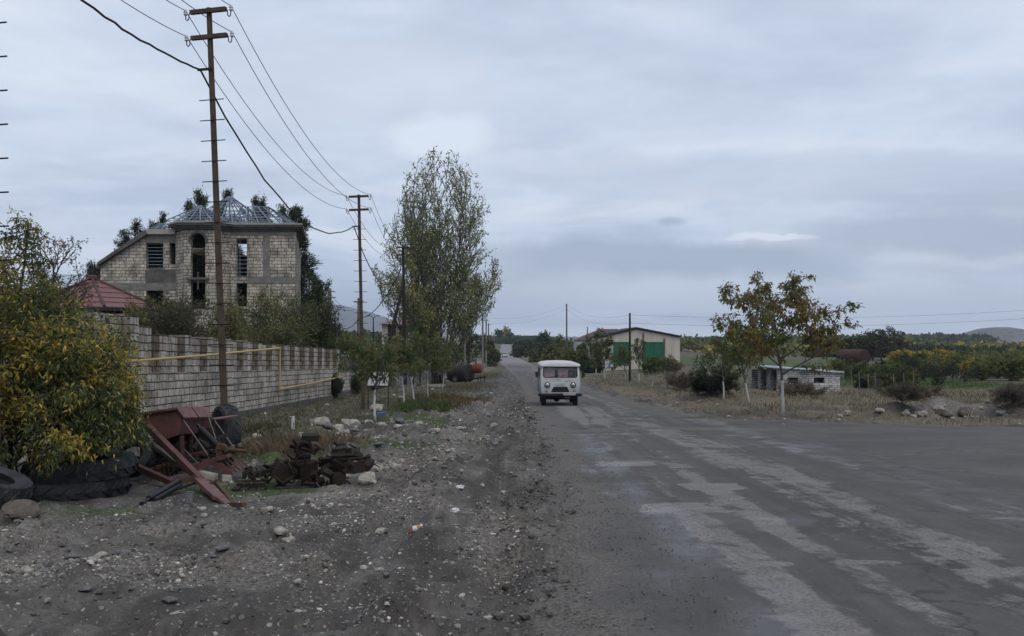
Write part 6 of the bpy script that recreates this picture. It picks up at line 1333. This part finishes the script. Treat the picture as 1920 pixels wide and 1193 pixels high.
MB().add([c3(x, y, z) for x, y, z in ((-.74, 1.1, .98), (.74, 1.1, .98), (.6, 1.75, 1.42), (-.6, 1.75, 1.42), (-.74, 3.7, 1.0), (.74, 3.7, 1.0), (.6, 3.0, 1.42), (-.6, 3.0, 1.42))], [(0, 1, 2, 3), (1, 5, 6, 2), (5, 4, 7, 6), (4, 0, 3, 7)]).build('windows', M_GLASSDARK, car)
MB().box(c3(0, 2.38, 1.44), (1.22, 1.3, .06)).build('roof', M_WHITE, car); MB().box(c3(0, -.03, .48), (1.5, .1, .26)).build('grille', M_RUBBER, car)
for s in (-1, 1):
    MB().box(c3(s * .62, -.03, .7), (.26, .08, .12)).build('headlight', M_CHROME, car)
    for y in (.75, 3.3): MB().lathe([(.0, -.09), (.28, -.09), (.3, 0), (.28, .09), (0, .09)], c3(s * .74, y, .3), 'X', 16).build('wheel', M_RUBBER, car)
# --- red seed drill wreck
M_RED = plain('faded_red_paint', (.125, .052, .050), .65, .3, 3.5, 0, .5, 22, c2=(.06, .036, .03)); M_REDPALE = plain('chalky_red_paint', (.18, .095, .092), .65, .35, 6, 0, .5, 22, c2=(.095, .045, .042)); M_RUSTY = plain('brown_rust', (.10, .062, .042), .9, .4, 6); M_GREYMETAL = plain('weathered_metal', (.17, .165, .155), .7, .4, 5); M_OIL = plain('oily_black', (.014, .014, .015), .45, .3, 6)
D0 = 15.9
dg_ = P(340, 915); sd = thing('seed_drill', 'wrecked red seed drill with hopper, drawbar and one big tyre before the stone wall', 'farm machine', tuple(W(340, 915, D0)))
q = lambda px, py, dy=0: W(px, py, D0 + dy)
ext = Vector((0, 1.5, -.10))
pg_ = [(268, 773), (330, 767), (342, 785), (336, 815), (307, 825), (292, 828), (262, 796)]
MB().prism(pg_, 1, lambda u, v, w_: q(u, v, 0) + ext * w_).build('hopper', M_RED, sd)
ld = MB()
for a, b_ in ((0.0, .48), (.52, 1.0)):
    p0, p1 = q(329, 766, -.02), q(344, 786.5, -.05); dn = Vector((.015, -.015, .03)); A = [p0 + ext * a, p1 + ext * a, p1 + ext * b_, p0 + ext * b_]; ld.add(A + [p + dn for p in A], [(0, 1, 2, 3), (7, 6, 5, 4), (0, 4, 5, 1), (1, 5, 6, 2), (2, 6, 7, 3), (3, 7, 4, 0)])
ld.build('lid', M_REDPALE, sd)
MB().bar(q(262, 776, -.03), q(332, 766, -.03), .05, .035).build('rim_bar', M_RUSTY, sd)
def part(nm, mt, *bars):
    m2 = MB()
    for a, b_, w_, h_ in bars: m2.bar(a, b_, w_, h_)
    return m2.build(nm, mt, sd)
part('drawbar', M_RED, (q(226, 748, .9), q(378, 903, -1.7), .085, .10)); part('drawbar', M_RED, (q(242, 869, -.3), q(324, 906, -1.5), .075, .085))
part('strut', M_GREYMETAL, (q(266, 818, .1), q(316, 856, -.55), .07, .05), (q(316, 856, -.55), q(352, 884, -1.2), .06, .05))
tipg = Vector(P(458, 966)); 
hp_ = MB(); a = q(374, 899, -1.68); b_ = q(412, 935, -2.75); hp_.bar(a, b_, .05, .17, (.3, -1, .2)); hp_.bar(b_ - (b_ - a) * .1, q(432, 949, -3.1), .045, .12, (.3, -1, .2)); hp_.build('hitch_plate', M_REDPALE, sd)
part('hitch_bar', M_RUSTY, (q(404, 903, -1.75), q(447, 957, -3.3), .045, .05), (q(430, 947, -3.1), tipg + Vector((0, 0, .03)), .05, .06), (q(395, 908, -2.0), q(408, 900, -1.8), .03, .04))
cy1 = MB(); cy1.tube([q(279, 935, -2.7), q(335, 903, -1.75)], .04, 12); cy1.tube([q(266, 946, -3.0), q(281, 934, -2.68)], .022, 8); cy1.tube([q(290, 939, -2.72), q(330, 918, -2.0), q(368, 905, -1.75)], .018, 8); cy1.lathe([(.035, -.03), (.035, .03)], q(267, 945, -3.0), 'Y', 10); cy1.tube([q(290, 937, -2.7), q(338, 910, -1.85)], .026, 8); cy1.build('ram', M_OIL, sd, True)
cy2 = MB(); cy2.tube([q(370, 797, .3), q(378, 806, .2)], .025, 8); cy2.tube([q(377, 805, .2), q(413, 841, -.25)], .05, 12); cy2.tube([q(413, 841, -.25), q(424, 850, -.35)], .02, 8); cy2.build('ram', M_OIL, sd, True)
MB().bar(q(336, 902, -1.7), q(366, 897, -1.72), .05, .08).build('rusty_lug', M_RUSTY, sd)
part('leg', M_RED, (q(268, 830, .2), q(271, 893, .25), .05, .05)); part('leg', M_RED, (q(341, 818, .0), q(345, 893, .05), .05, .05)); part('leg', M_RED, (q(358, 815, .8), q(360, 888, .8), .05, .05))
MB().prism([(262, 828), (292, 828), (286, 850), (272, 872), (262, 868)], .03, lambda u, v, w_: q(u, v, .15) + Vector((0, w_, 0))).build('side_plate', M_RED, sd)
part('tie_rod', M_GREYMETAL, (q(344, 788, -.05), q(390, 854, -.3), .014, .014), (q(388, 774, .5), q(413, 848, .0), .014, .014), (q(399, 784, .5), q(436, 836, .2), .014, .014), (q(345, 842, .1), q(372, 870, -.2), .012, .012), (q(316, 834, 0), q(348, 868, -.1), .012, .012))
fd = MB(); fd.prism([(352, 876), (398, 860), (431, 888), (426, 894), (396, 872), (360, 884)], .05, lambda u, v, w_: q(u, v, -.45) + Vector((0, w_, 0))); fd.prism([(398, 859), (424, 853), (428, 858), (404, 866)], .3, lambda u, v, w_: q(u, v, -.45) + Vector((0, w_, 0))); fd.build('furrow_frame', M_RED, sd)
part('cross_rail', M_GREYMETAL, (q(428, 893, -.45), q(468, 874, .15), .05, .05))
part('tine', M_REDPALE, *[(q(412 + 7.5 * i, 866 - 3 * i, -.4 + .08 * i), q(437 + 6.5 * i, 889 - 3.6 * i, -.4 + .1 * i), .018, .03) for i in range(5)])
dm = MB()
for i in range(7): dm.lathe([(.0, -.02), (.13, 0), (.135, .006), (0, .0)], q(305 + i * 9, 884 - i * 2.2, -.2 + .12 * i), 'X', 16, Matrix.Rotation(R(24), 3, 'Z'))
dm.bar(q(290, 876, -.2), q(372, 860, .6), .04, .04); dm.build('disc_row', M_RUSTY, sd)
rj = random.Random(5); M_GRIMY = plain('grimy_iron', (.038, .032, .03), .85, .4, 8)
for i in range(84):
    u = rj.uniform(272, 440); v = rj.uniform(832, 886) - (u - 285) * .12; a = q(u, v, rj.uniform(.0, .9)); b_ = a + Vector((rj.uniform(-.25, .25), rj.uniform(-.2, .2), rj.uniform(-.16, .16))); MB().bar(a, b_, rj.uniform(.015, .05), rj.uniform(.02, .07)).build('seed_tube', M_GRIMY, sd)
gb_ = MB(); gb_.box(q(425, 845, -.1), (.22, .2, .12), Matrix.Rotation(.5, 3, 'Z')); gb_.lathe([(.09, -.05), (.1, 0), (.09, .05)], q(416, 843, -.25), 'Y', 16); gb_.tube([q(408, 842, -.3), q(462, 846, -.05)], .03, 8); gb_.build('gearbox', M_RUSTY, sd)
for u, v in ((437, 838), (449, 835)): MB().lathe([(0, -.03), (.025, -.02), (.03, .02), (0, .03)], q(u, v, -.3), 'Z', 8).build('nipple', M_GREYMETAL, sd)
part('fender', M_REDPALE, (q(398, 786, .5), q(443, 780, .8), .16, .02))
def tyre(mb, c, R0, wd, M, lugs=22, hole=.52):
    prof = [(R0 * hole, -wd * .36), (R0 * .78, -wd * .5), (R0 * .93, -wd * .44), (R0 * .96, 0), (R0 * .93, wd * .44), (R0 * .78, wd * .5), (R0 * hole, wd * .36), (R0 * (hole + .1), wd * .1), (R0 * (hole + .1), -wd * .1), (R0 * hole, -wd * .36)]
    o = len(mb.f); mb.lathe(prof, c, 'Z', 44, M); mb.f = mb.f[:-2]
    for s in (-1, 1):
        for i in range(lugs):
            a = 2 * math.pi * (i + (.5 if s > 0 else 0)) / lugs; da = .30
            ring_ = []
            for t_ in (0, .5, 1):
                aa = a + da * t_ * .8; rr_ = R0 * (.985 - .10 * t_ * t_); hz_ = s * wd * (.02 + .46 * t_); ring_.append((aa, rr_, hz_))
            for (a1, r1, h1), (a2, r2, h2) in zip(ring_, ring_[1:]):
                p = [Vector((r_ * math.cos(x + d), r_ * math.sin(x + d), h)) for (x, r_, h, d) in ((a1, r1 * .93, h1, -.045), (a2, r2 * .93, h2, -.045), (a2, r2 * .93, h2, .045), (a1, r1 * .93, h1, .045), (a1, r1 * 1.02, h1, -.035), (a2, r2 * 1.02, h2, -.035), (a2, r2 * 1.02, h2, .035), (a1, r1 * 1.02, h1, .035))]
                mb.add([Vector(c) + M @ v for v in p], [(0, 3, 2, 1), (4, 5, 6, 7), (0, 1, 5, 4), (1, 2, 6, 5), (2, 3, 7, 6), (3, 0, 4, 7)])
    return mb
wm_ = Matrix.Rotation(R(38), 3, 'Z') @ Matrix.Rotation(R(90), 3, 'Y')
dwh = tyre(MB(), q(424, 803, 2.2), .44, .30, wm_, 18).build('wheel', M_TYREGREY, sd); MB().lathe([(0, -.02), (.1, -.03), (.2, .0), (.23, -.08), (.22, -.1)], q(424, 803, 2.2), 'Z', 20, wm_).build('rim', M_IRON, dwh)
MB().prism([(286, 826), (400, 800), (404, 850), (360, 872), (292, 884)], .04, lambda u, v, w_: q(u, v, 1.0) + Vector((0, w_, 0))).build('shade_backing', plain('shadow_maroon', (.05, .028, .026), .8, .4, 4), sd)  # added dark sheet: shade of the interior under the hopper, put into colour
part('frame_rail', M_RED, (q(264, 872, .2), q(404, 846, 1.0), .06, .08)); part('frame_rail', M_RUSTY, (q(268, 886, .1), q(352, 872, .2), .05, .06))
# --- tractor tyres
I3 = Matrix.Identity(3); tx, ty, tg = P(150, 948)
tx = (138 - CX) / F * 13.9; tyy = 13.95; tg = gz(tx, 13.3) - .02
M_a = Matrix.Rotation(R(-1.5), 3, 'Y'); t1 = tyre(MB(), (tx - .02, tyy, tg + .135), .765, .28, M_a, 20).build('tractor_tyre', M_TYREGREY, None); tag(t1, 'big ribbed tractor tyre lying flat on the ground under another tyre', 'tyre', 'scrapped tractor tyres')
t2 = tyre(MB(), (tx + .06, tyy + .05, tg + .415), .765, .28, M_a @ Matrix.Rotation(R(2), 3, 'X'), 20).build('tractor_tyre', M_TYREGREY, None); tag(t2, 'big ribbed tractor tyre stacked on top of the one on the ground', 'tyre', 'scrapped tractor tyres')
x, y, g_ = P(-8, 962); t3 = tyre(MB(), (x - .12, y + .1, g_ + .2), .46, .3, Matrix.Rotation(R(20), 3, 'Y'), 18).build('tractor_tyre', M_TYREGREY, None); tag(t3, 'smaller tractor tyre cut by the left edge beside a pale stone block', 'tyre', 'scrapped tractor tyres')
x, y = (238 - CX) / F * 15.4, 15.6; t4 = tyre(MB(), (x, y, gz(x, y) + .40), .36, .22, Matrix.Rotation(R(60), 3, 'X'), 18).build('tractor_tyre', M_TYREGREY, None); tag(t4, 'small dark tyre leaning behind the stacked tyres next to the red machine', 'tyre', 'scrapped tractor tyres')
def block(px, py, sz, rz, lab, mt=M_LIME, tilt=0):
    x, y, g_ = P(px, py); b__ = MB(); M_ = Matrix.Rotation(rz, 3, 'Z') @ Matrix.Rotation(tilt, 3, 'Y'); bm = bmesh.new(); bmesh.ops.create_cube(bm, size=1)
    bmesh.ops.scale(bm, vec=sz, verts=bm.verts); bmesh.ops.bevel(bm, geom=bm.edges[:], offset=min(sz) * .12, segments=2, affect='EDGES')
    for v in bm.verts: v.co += Vector([random.gauss(0, .004) for _ in range(3)])
    me = bpy.data.meshes.new('stone_block'); bm.to_mesh(me); bm.free(); me.materials.append(mt); o = link('stone_block', me, None, (x, y, g_ + sz[2] * .5 - .02)); o.rotation_euler = (0, tilt, rz); tag(o, lab, 'block'); return o
block(31, 952, (.22, .2, .2), .3, 'pale stone block wedged beside the leftmost tyre')
o = block(390, 925, (.29, .14, .1), -.35, 'white cut stone propped under the red drawbar', tilt=.15); o.location = q(390, 892, -.75)
block(356, 944, (.11, .13, .16), .2, 'upright grey cut stone under the drawbar of the red machine', M_GREYROCK)
o = block(423, 905, (.15, .12, .1), .5, 'tan stone chunk beside the red furrow frame'); o.location = q(424, 897, -.6)
# --- dark heap of scrapped engine and track parts
M_SCRAP = plain('burnt_iron', (.016, .013, .0115), .8, .45, 9, .2, .6, 30, c2=(.035, .026, .02)); M_SCRAP2 = plain('earthy_iron', (.042, .036, .031), .9, .4, 7, 0, .6, 30)
SY = 14.75; s_ = lambda X_, Y_, dy=0: W(416 + X_ / 6.1, 790 + Y_ / 5.5, SY + dy)
sc = thing('scrap_heap', 'black heap of scrapped engine and crawler track parts on the dirt', 'scrap heap', tuple(s_(1000, 760)))
tilt = lambda a, b_: Matrix.Rotation(R(a), 3, 'Z') @ Matrix.Rotation(R(b_), 3, 'X')
bh_ = MB(); bh_.ring(s_(940, 290, -.1), .105, .028, 'Y', 16, 6, tilt(20, 8)); bh_.lathe([(.11, 0), (.14, .1), (.1, .22), (.03, .24)], s_(940, 290, -.08), 'Y', 14, tilt(20, 8)); bh_.box(s_(1010, 165, 0), (.24, .16, .09), tilt(15, 10)); bh_.lathe([(.05, -.05), (.06, .05)], s_(930, 300, -.06), 'Y', 10, tilt(20, 8)); bh_.build('bell_housing', M_SCRAP, sc)
gr2 = MB(); gr2.ring(s_(1160, 610, -.25), .155, .026, 'Y', 20, 6, tilt(-12, 12)); gr2.ring(s_(1170, 600, -.2), .105, .02, 'Y', 16, 6, tilt(-12, 12)); gr2.build('flywheel', M_SCRAP, sc)
eb = MB(); eb.box(s_(690, 500, -.1), (.24, .3, .22), tilt(25, 10) @ Matrix.Rotation(R(28), 3, 'Y')); eb.box(s_(900, 460, .05), (.3, .3, .3), tilt(10, 20)); eb.box(s_(1000, 520, -.1), (.18, .2, .3), tilt(-20, 10)); eb.tube([s_(540, 470, -.1), s_(760, 410, -.15)], .025, 6); eb.tube([s_(760, 430, -.2), s_(830, 545, -.25)], .022, 6); eb.tube([s_(830, 560, -.25), s_(700, 640, -.3)], .02, 6); eb.tube([s_(580, 560, -.3), s_(700, 640, -.3)], .02, 6); eb.tube([s_(520, 640, -.25), s_(590, 560, -.3)], .02, 6); eb.build('engine_block', M_SCRAP, sc)
rp_ = MB(); rp_.box(s_(1210, 420, 0), (.26, .04, .16), tilt(20, 35)); rp_.box(s_(1330, 480, -.1), (.22, .05, .2), tilt(-25, 20) @ Matrix.Rotation(.5, 3, 'Y')); rp_.box(s_(1500, 480, -.05), (.3, .3, .16), tilt(20, -8)); rp_.box(s_(1640, 440, 0), (.2, .26, .10), tilt(-10, 14) @ Matrix.Rotation(.3, 3, 'Y')); rp_.box(s_(1420, 340, .1), (.42, .3, .08), tilt(8, 18)); rp_.box(s_(1330, 600, -.25), (.2, .12, .2), tilt(30, 0)); rp_.tube([s_(1320, 400, -.2), s_(1700, 370, -.15)], .018, 6); rp_.build('gearbox_casing', M_SCRAP, sc)
tk = MB()
for i in range(9): tk.box(s_(260 + i * 52 + (i % 2) * 6, 540 - i * 7, .1 + .02 * i), (.055, .26, .1), tilt(12 + 4 * i, 8)); tk.box(s_(170 + i * 95, 690 + 6 * (i % 3) + i * 4, -.35), (.10, .16, .035), tilt(5 * (i % 3) - 4, 12))
for i in range(4): tk.box(s_(210 + i * 85, 655, -.3), (.085, .05, .075), tilt(4, 20))
tk.tube([s_(620, 690, -.4), s_(900, 690, -.42), s_(1090, 730, -.4)], .018, 6); tk.tube([s_(150, 620, -.2), s_(540, 610, -.2)], .014, 6); tk.build('track_links', M_SCRAP2, sc)
sm = MB()
for z0_ in (1.22, .60):
    for sx_ in (-1, 1): sm.bar(V3(sx_ * .889, .3, z0_), V3(sx_ * .889, 4.0, z0_), .008, .014)
for y0_ in (1.32, 2.25, 3.15):
    for sx_ in (-1, 1): sm.bar(V3(sx_ * .889, y0_, .55), V3(sx_ * .889, y0_, 1.22), .008, .014)
sm.build('panel_seam', M_RUBBER, van)
rj = random.Random(9)
for i in range(98):
    X_ = rj.uniform(240, 1720); top = np.interp(X_, [240, 600, 800, 850, 1000, 1100, 1250, 1450, 1720], [500, 440, 350, 220, 170, 300, 250, 220, 400]); Y_ = top + (720 - top) * rj.random() ** 1.3; c = s_(X_, Y_, rj.uniform(-.3, .2)); fl = MB()
    if i % 3 == 0: fl.tube([c, c + Vector((rj.uniform(-.16, .16), rj.uniform(-.1, .1), rj.uniform(-.10, .12)))], rj.uniform(.008, .022), 6)
    elif i % 7 == 0: fl.ring(c, rj.uniform(.03, .07), .012, 'Y', 12, 5, tilt(rj.uniform(-60, 60), rj.uniform(-40, 40)))
    else: fl.box(c, (rj.uniform(.03, .17), rj.uniform(.03, .14), rj.uniform(.015, .08)), tilt(rj.uniform(-60, 60), rj.uniform(-40, 40)) @ Matrix.Rotation(rj.uniform(-.7, .7), 3, 'Y'))
    fl.build('iron_fragment', M_SCRAP if i % 4 else M_SCRAP2, sc)
# --- rusty tank trailer on the far verge
M_TANK = plain('rusted_grey_tank', (.065, .052, .046), .8, .35, 2.5); M_ORANGE = plain('orange_rust', (.22, .065, .038), .85, .35, 3); M_RUSTTANK = plain('brown_red_tank', (.075, .038, .033), .85, .35, 1.2)
lx, ly, lg = P(868, 717); tr = thing('tank_trailer', 'rusty cylindrical tank trailer with a small orange tank on its drawbar', 'trailer', (lx, ly, lg)); u_ = ly / F; l3 = lambda px, dy, py: Vector(((px - CX) / F * ly, ly + dy, EYE + (HY - py) / F * ly))
a, b_ = l3(846, .7, 700), l3(881, -.6, 699); d = (b_ - a).normalized(); Mt = Vector((0, 0, 1)).rotation_difference(d).to_matrix(); Lt = (b_ - a).length
MB().lathe([(.0, -.12), (.6, -.06), (.84, .0), (.86, .05), (.86, Lt - .05), (.84, Lt), (.8, Lt - .03), (.5, Lt + .02), (0, Lt + .06)], a, 'Z', 28, Mt).build('tank', M_TANK, tr, True)
MB().bar(l3(838, .7, 711), l3(886, -.5, 711), .9, .12).build('chassis', M_IRON, tr); MB().bar(l3(884, -.5, 711), l3(912, -1.3, 706), .14, .12).build('drawbar', M_IRON, tr)
for dy in (-.85, .85): w__ = MB().lathe([(.0, -.1), (.28, -.1), (.34, 0), (.28, .1), (0, .1)], l3(854, dy, 711), 'Y', 18).build('wheel', M_RUBBER, tr); MB().lathe([(.0, -.12), (.18, -.105), (0, -.1)], l3(854, dy, 711), 'Y', 12).build('hub', M_GREYMETAL, w__)
MB().lathe([(.0, -.5), (.36, -.44), (.46, -.3), (.46, .3), (.36, .44), (0, .5)], l3(895, -.9, 691), 'X', 20).build('orange_tank', M_ORANGE, tr, True); MB().tube([l3(892, -.9, 683), l3(892, -.9, 674)], .06, 8).build('filler_pipe', M_GREYMETAL, tr)
for px in (897, 902, 909): MB().tube([l3(px, -1.1, 705), l3(px, -1.1, 716)], .035, 6).build('prop', M_IRON, tr)
MB().box(l3(840, .5, 692), (.9, .7, .35)).build('side_box', M_BLUEGREY, tr)
dx_, dy_, dgz = P(854, 690); dr = MB().lathe([(.46, -1), (.5, -1), (.5, 1), (.46, 1), (.46, -1)], (dx_, 118, EYE + (HY - 677) / F * 118), 'X', 20, Matrix.Rotation(R(28), 3, 'Z')); dr.f = dr.f[:-2]; tag(dr.build('steel_drum', M_RUSTTANK, None, True), 'brown open ended steel drum lying behind the tank trailer', 'drum')
# rusty tank in the field
rx, ry = (1612 - CX) / F * 166, 166; a = Vector((W(1618, 0, 166).x, 165, EYE + (HY - 669) / F * 166)); d = Vector((-.45, .893, 0)); Mt = Vector((0, 0, 1)).rotation_difference(d).to_matrix(); ft_ = thing('storage_tank', 'big rust red cylindrical tank lying in the orchard', 'tank', (a.x, a.y, gz(a.x, a.y)))
MB().lathe([(1.22, .0), (1.24, .06), (1.22, .12), (1.22, 1.3), (1.24, 1.34), (1.22, 1.38), (1.22, 2.7), (1.24, 2.74), (1.22, 2.8), (1.22, 5.3), (0, 5.4)], a, 'Z', 32, Mt).build('shell', M_RUSTTANK, ft_, True)
MB().lathe([(0, -.06), (1.0, -.05), (1.19, -.012), (1.20, .03)], a, 'Z', 32, Mt).build('end_plate', plain('dark_rust', (.045, .025, .023), .9, .4, 2), ft_)
MB().box((a.x - 1.5, a.y + 1.2, a.z - 1.45), (2.6, 1.6, .7), Matrix.Rotation(R(-63), 3, 'Z')).build('cradle', M_CONCDARK, ft_)
# --- boards
sx_, sy_, sg_ = P(728, 772); sn = thing('notice_board', 'white notice board with faded blue lettering on thin posts under a young walnut', 'sign', (sx_, sy_, sg_)); n3 = lambda px, py, dy=0: W(px, py, sy_ + dy)
MB().tube([(sx_, sy_ + .02, sg_ - .1), n3(728.5, 697, .02)], .018, 6).build('post', M_DARKPOLE, sn); xa_ = n3(690, 700).x; MB().tube([(xa_, sy_ + .02, sg_ - .1), n3(690, 699, .02)], .018, 6).build('post', M_DARKPOLE, sn)
bd = MB().prism([(689, 723), (727.5, 723), (729, 698), (691, 697)], .02, lambda u, v, w_: n3(u, v, -.02 + w_)).build('board', M_WHITE, sn)
lt = MB(); rj = random.Random(3)
for row, (py, x0_, x1_) in enumerate(((704, 694, 724), (709, 698, 720), (713, 696, 722), (718, 703, 720))):
    px = x0_
    while px < x1_:
        hgt = rj.uniform(1.5, 2.6); wd_ = rj.uniform(.5, 1.3)
        for k_ in range(2): lt.box(n3(px + k_ * wd_ * .8, py + rj.uniform(-.4, .4), -.026), (.012, .006, hgt * sy_ / F), Matrix.Rotation(rj.uniform(-.5, .5), 3, 'Y'))
        if rj.random() < .6: lt.box(n3(px + .5, py - hgt * .3, -.0262), (wd_ * sy_ / F, .006, .012))
        px += 2.0 + rj.random() * .8
lt.build('faded_lettering', plain('washed_blue', (.14, .24, .30), .8, .3, 20), sn)
sx_, sy_, sg_ = P(1140, 710); sn2 = thing('road_sign', 'small pale blue roadside board with striped lettering on two posts', 'sign', (sx_, sy_, sg_)); n3 = lambda px, py, dy=0: W(px, py, sy_ + dy)
for px in (1134, 1149): MB().tube([Vector((n3(px, 700).x, sy_ + .04, sg_ - .1)), n3(px, 679, .04)], .04, 6).build('post', M_CONC, sn2)
MB().prism([(1134.5, 688), (1149.5, 688), (1149.5, 679.5), (1134.5, 679.5)], .03, lambda u, v, w_: n3(u, v, -.03 + w_)).build('board', plain('pale_blue_board', (.40, .46, .55), .7, .2, 4), sn2)
st_ = MB()
for i in range(9): st_.box(n3(1136 + i * 1.4, 682, -.036), (.035, .006, .15))
for i in range(7): st_.box(n3(1136 + i * 1.6, 684.8, -.036), (.06, .006, .05))
st_.build('faded_lettering', plain('washed_navy', (.16, .20, .30), .8, .3, 20), sn2)
# --- posts along the right verge
for px, py, h_ in ((1251, 733, 24), (1174, 722, 22), (1310, 742, 14)):
    x, y, g_ = P(px, py); tag(MB().tube([(x, y, g_ - .1), (x + .02, y, g_ + h_ / F * y)], [.05, .045], 7).build('fence_post', M_CONC), 'short grey post standing %s on the right verge' % {1251: 'between small sapling and black pole', 1174: 'nearest the black pole', 1310: 'left of the round bush'}[px], 'post')
# --- litter
x, y, g_ = P(783, 1001); cp = thing('paper_cup', 'white paper cup with an orange band lying on the dirt', 'cup', (x, y, g_)); Mc = Matrix.Rotation(R(12), 3, 'Z') @ Matrix.Rotation(R(86), 3, 'Y')
MB().lathe([(.0, -.055), (.03, -.055), (.042, .05), (.045, .055), (.041, .055), (.028, -.05), (0, -.05)], (x, y, g_ + .045), 'Z', 18, Mc).build('cup_wall', M_WHITE, cp, True); MB().lathe([(.0365, -.008), (.0412, .028), (.0412, .0285), (.036, -.0085)], (x, y, g_ + .045), 'Z', 18, Mc).build('orange_band', plain('orange_print', (.55, .18, .04), .6), cp)
def crumple(px, py, s, mt, lab, name='litter', flat=.5):
    x, y, g_ = P(px, py); bm = bmesh.new(); bmesh.ops.create_icosphere(bm, subdivisions=3, radius=s)
    for v in bm.verts: v.co *= random.uniform(.6, 1.15); v.co.z *= flat
    me = bpy.data.meshes.new(name); bm.to_mesh(me); bm.free(); me.materials.append(mt); tag(link(name, me, None, (x, y, g_ + s * .3)), lab, 'litter')
crumple(853, 968, .06, M_WHITE, 'white crumpled scrap on the dark dirt behind the paper cup')
crumple(862, 916, .07, M_WHITE, 'white rag in the pale stony streak of the verge')
crumple(931, 834, .08, plain('light_blue_plastic', (.25, .42, .52), .4), 'light blue plastic scrap on the verge near the road')
crumple(716, 782, .24, plain('blue_plastic', (.05, .10, .32), .45), 'blue plastic bag in the weeds behind the first young walnut', flat=.4)
crumple(772, 1000, .05, M_ORANGE, 'reddish crushed wrapper beside the paper cup')
crumple(800, 1010, .035, M_ORANGE, 'orange wrapper bit just right of the paper cup')
print('LEAVES', NLEAF, 'OBJECTS', len(SC.objects))
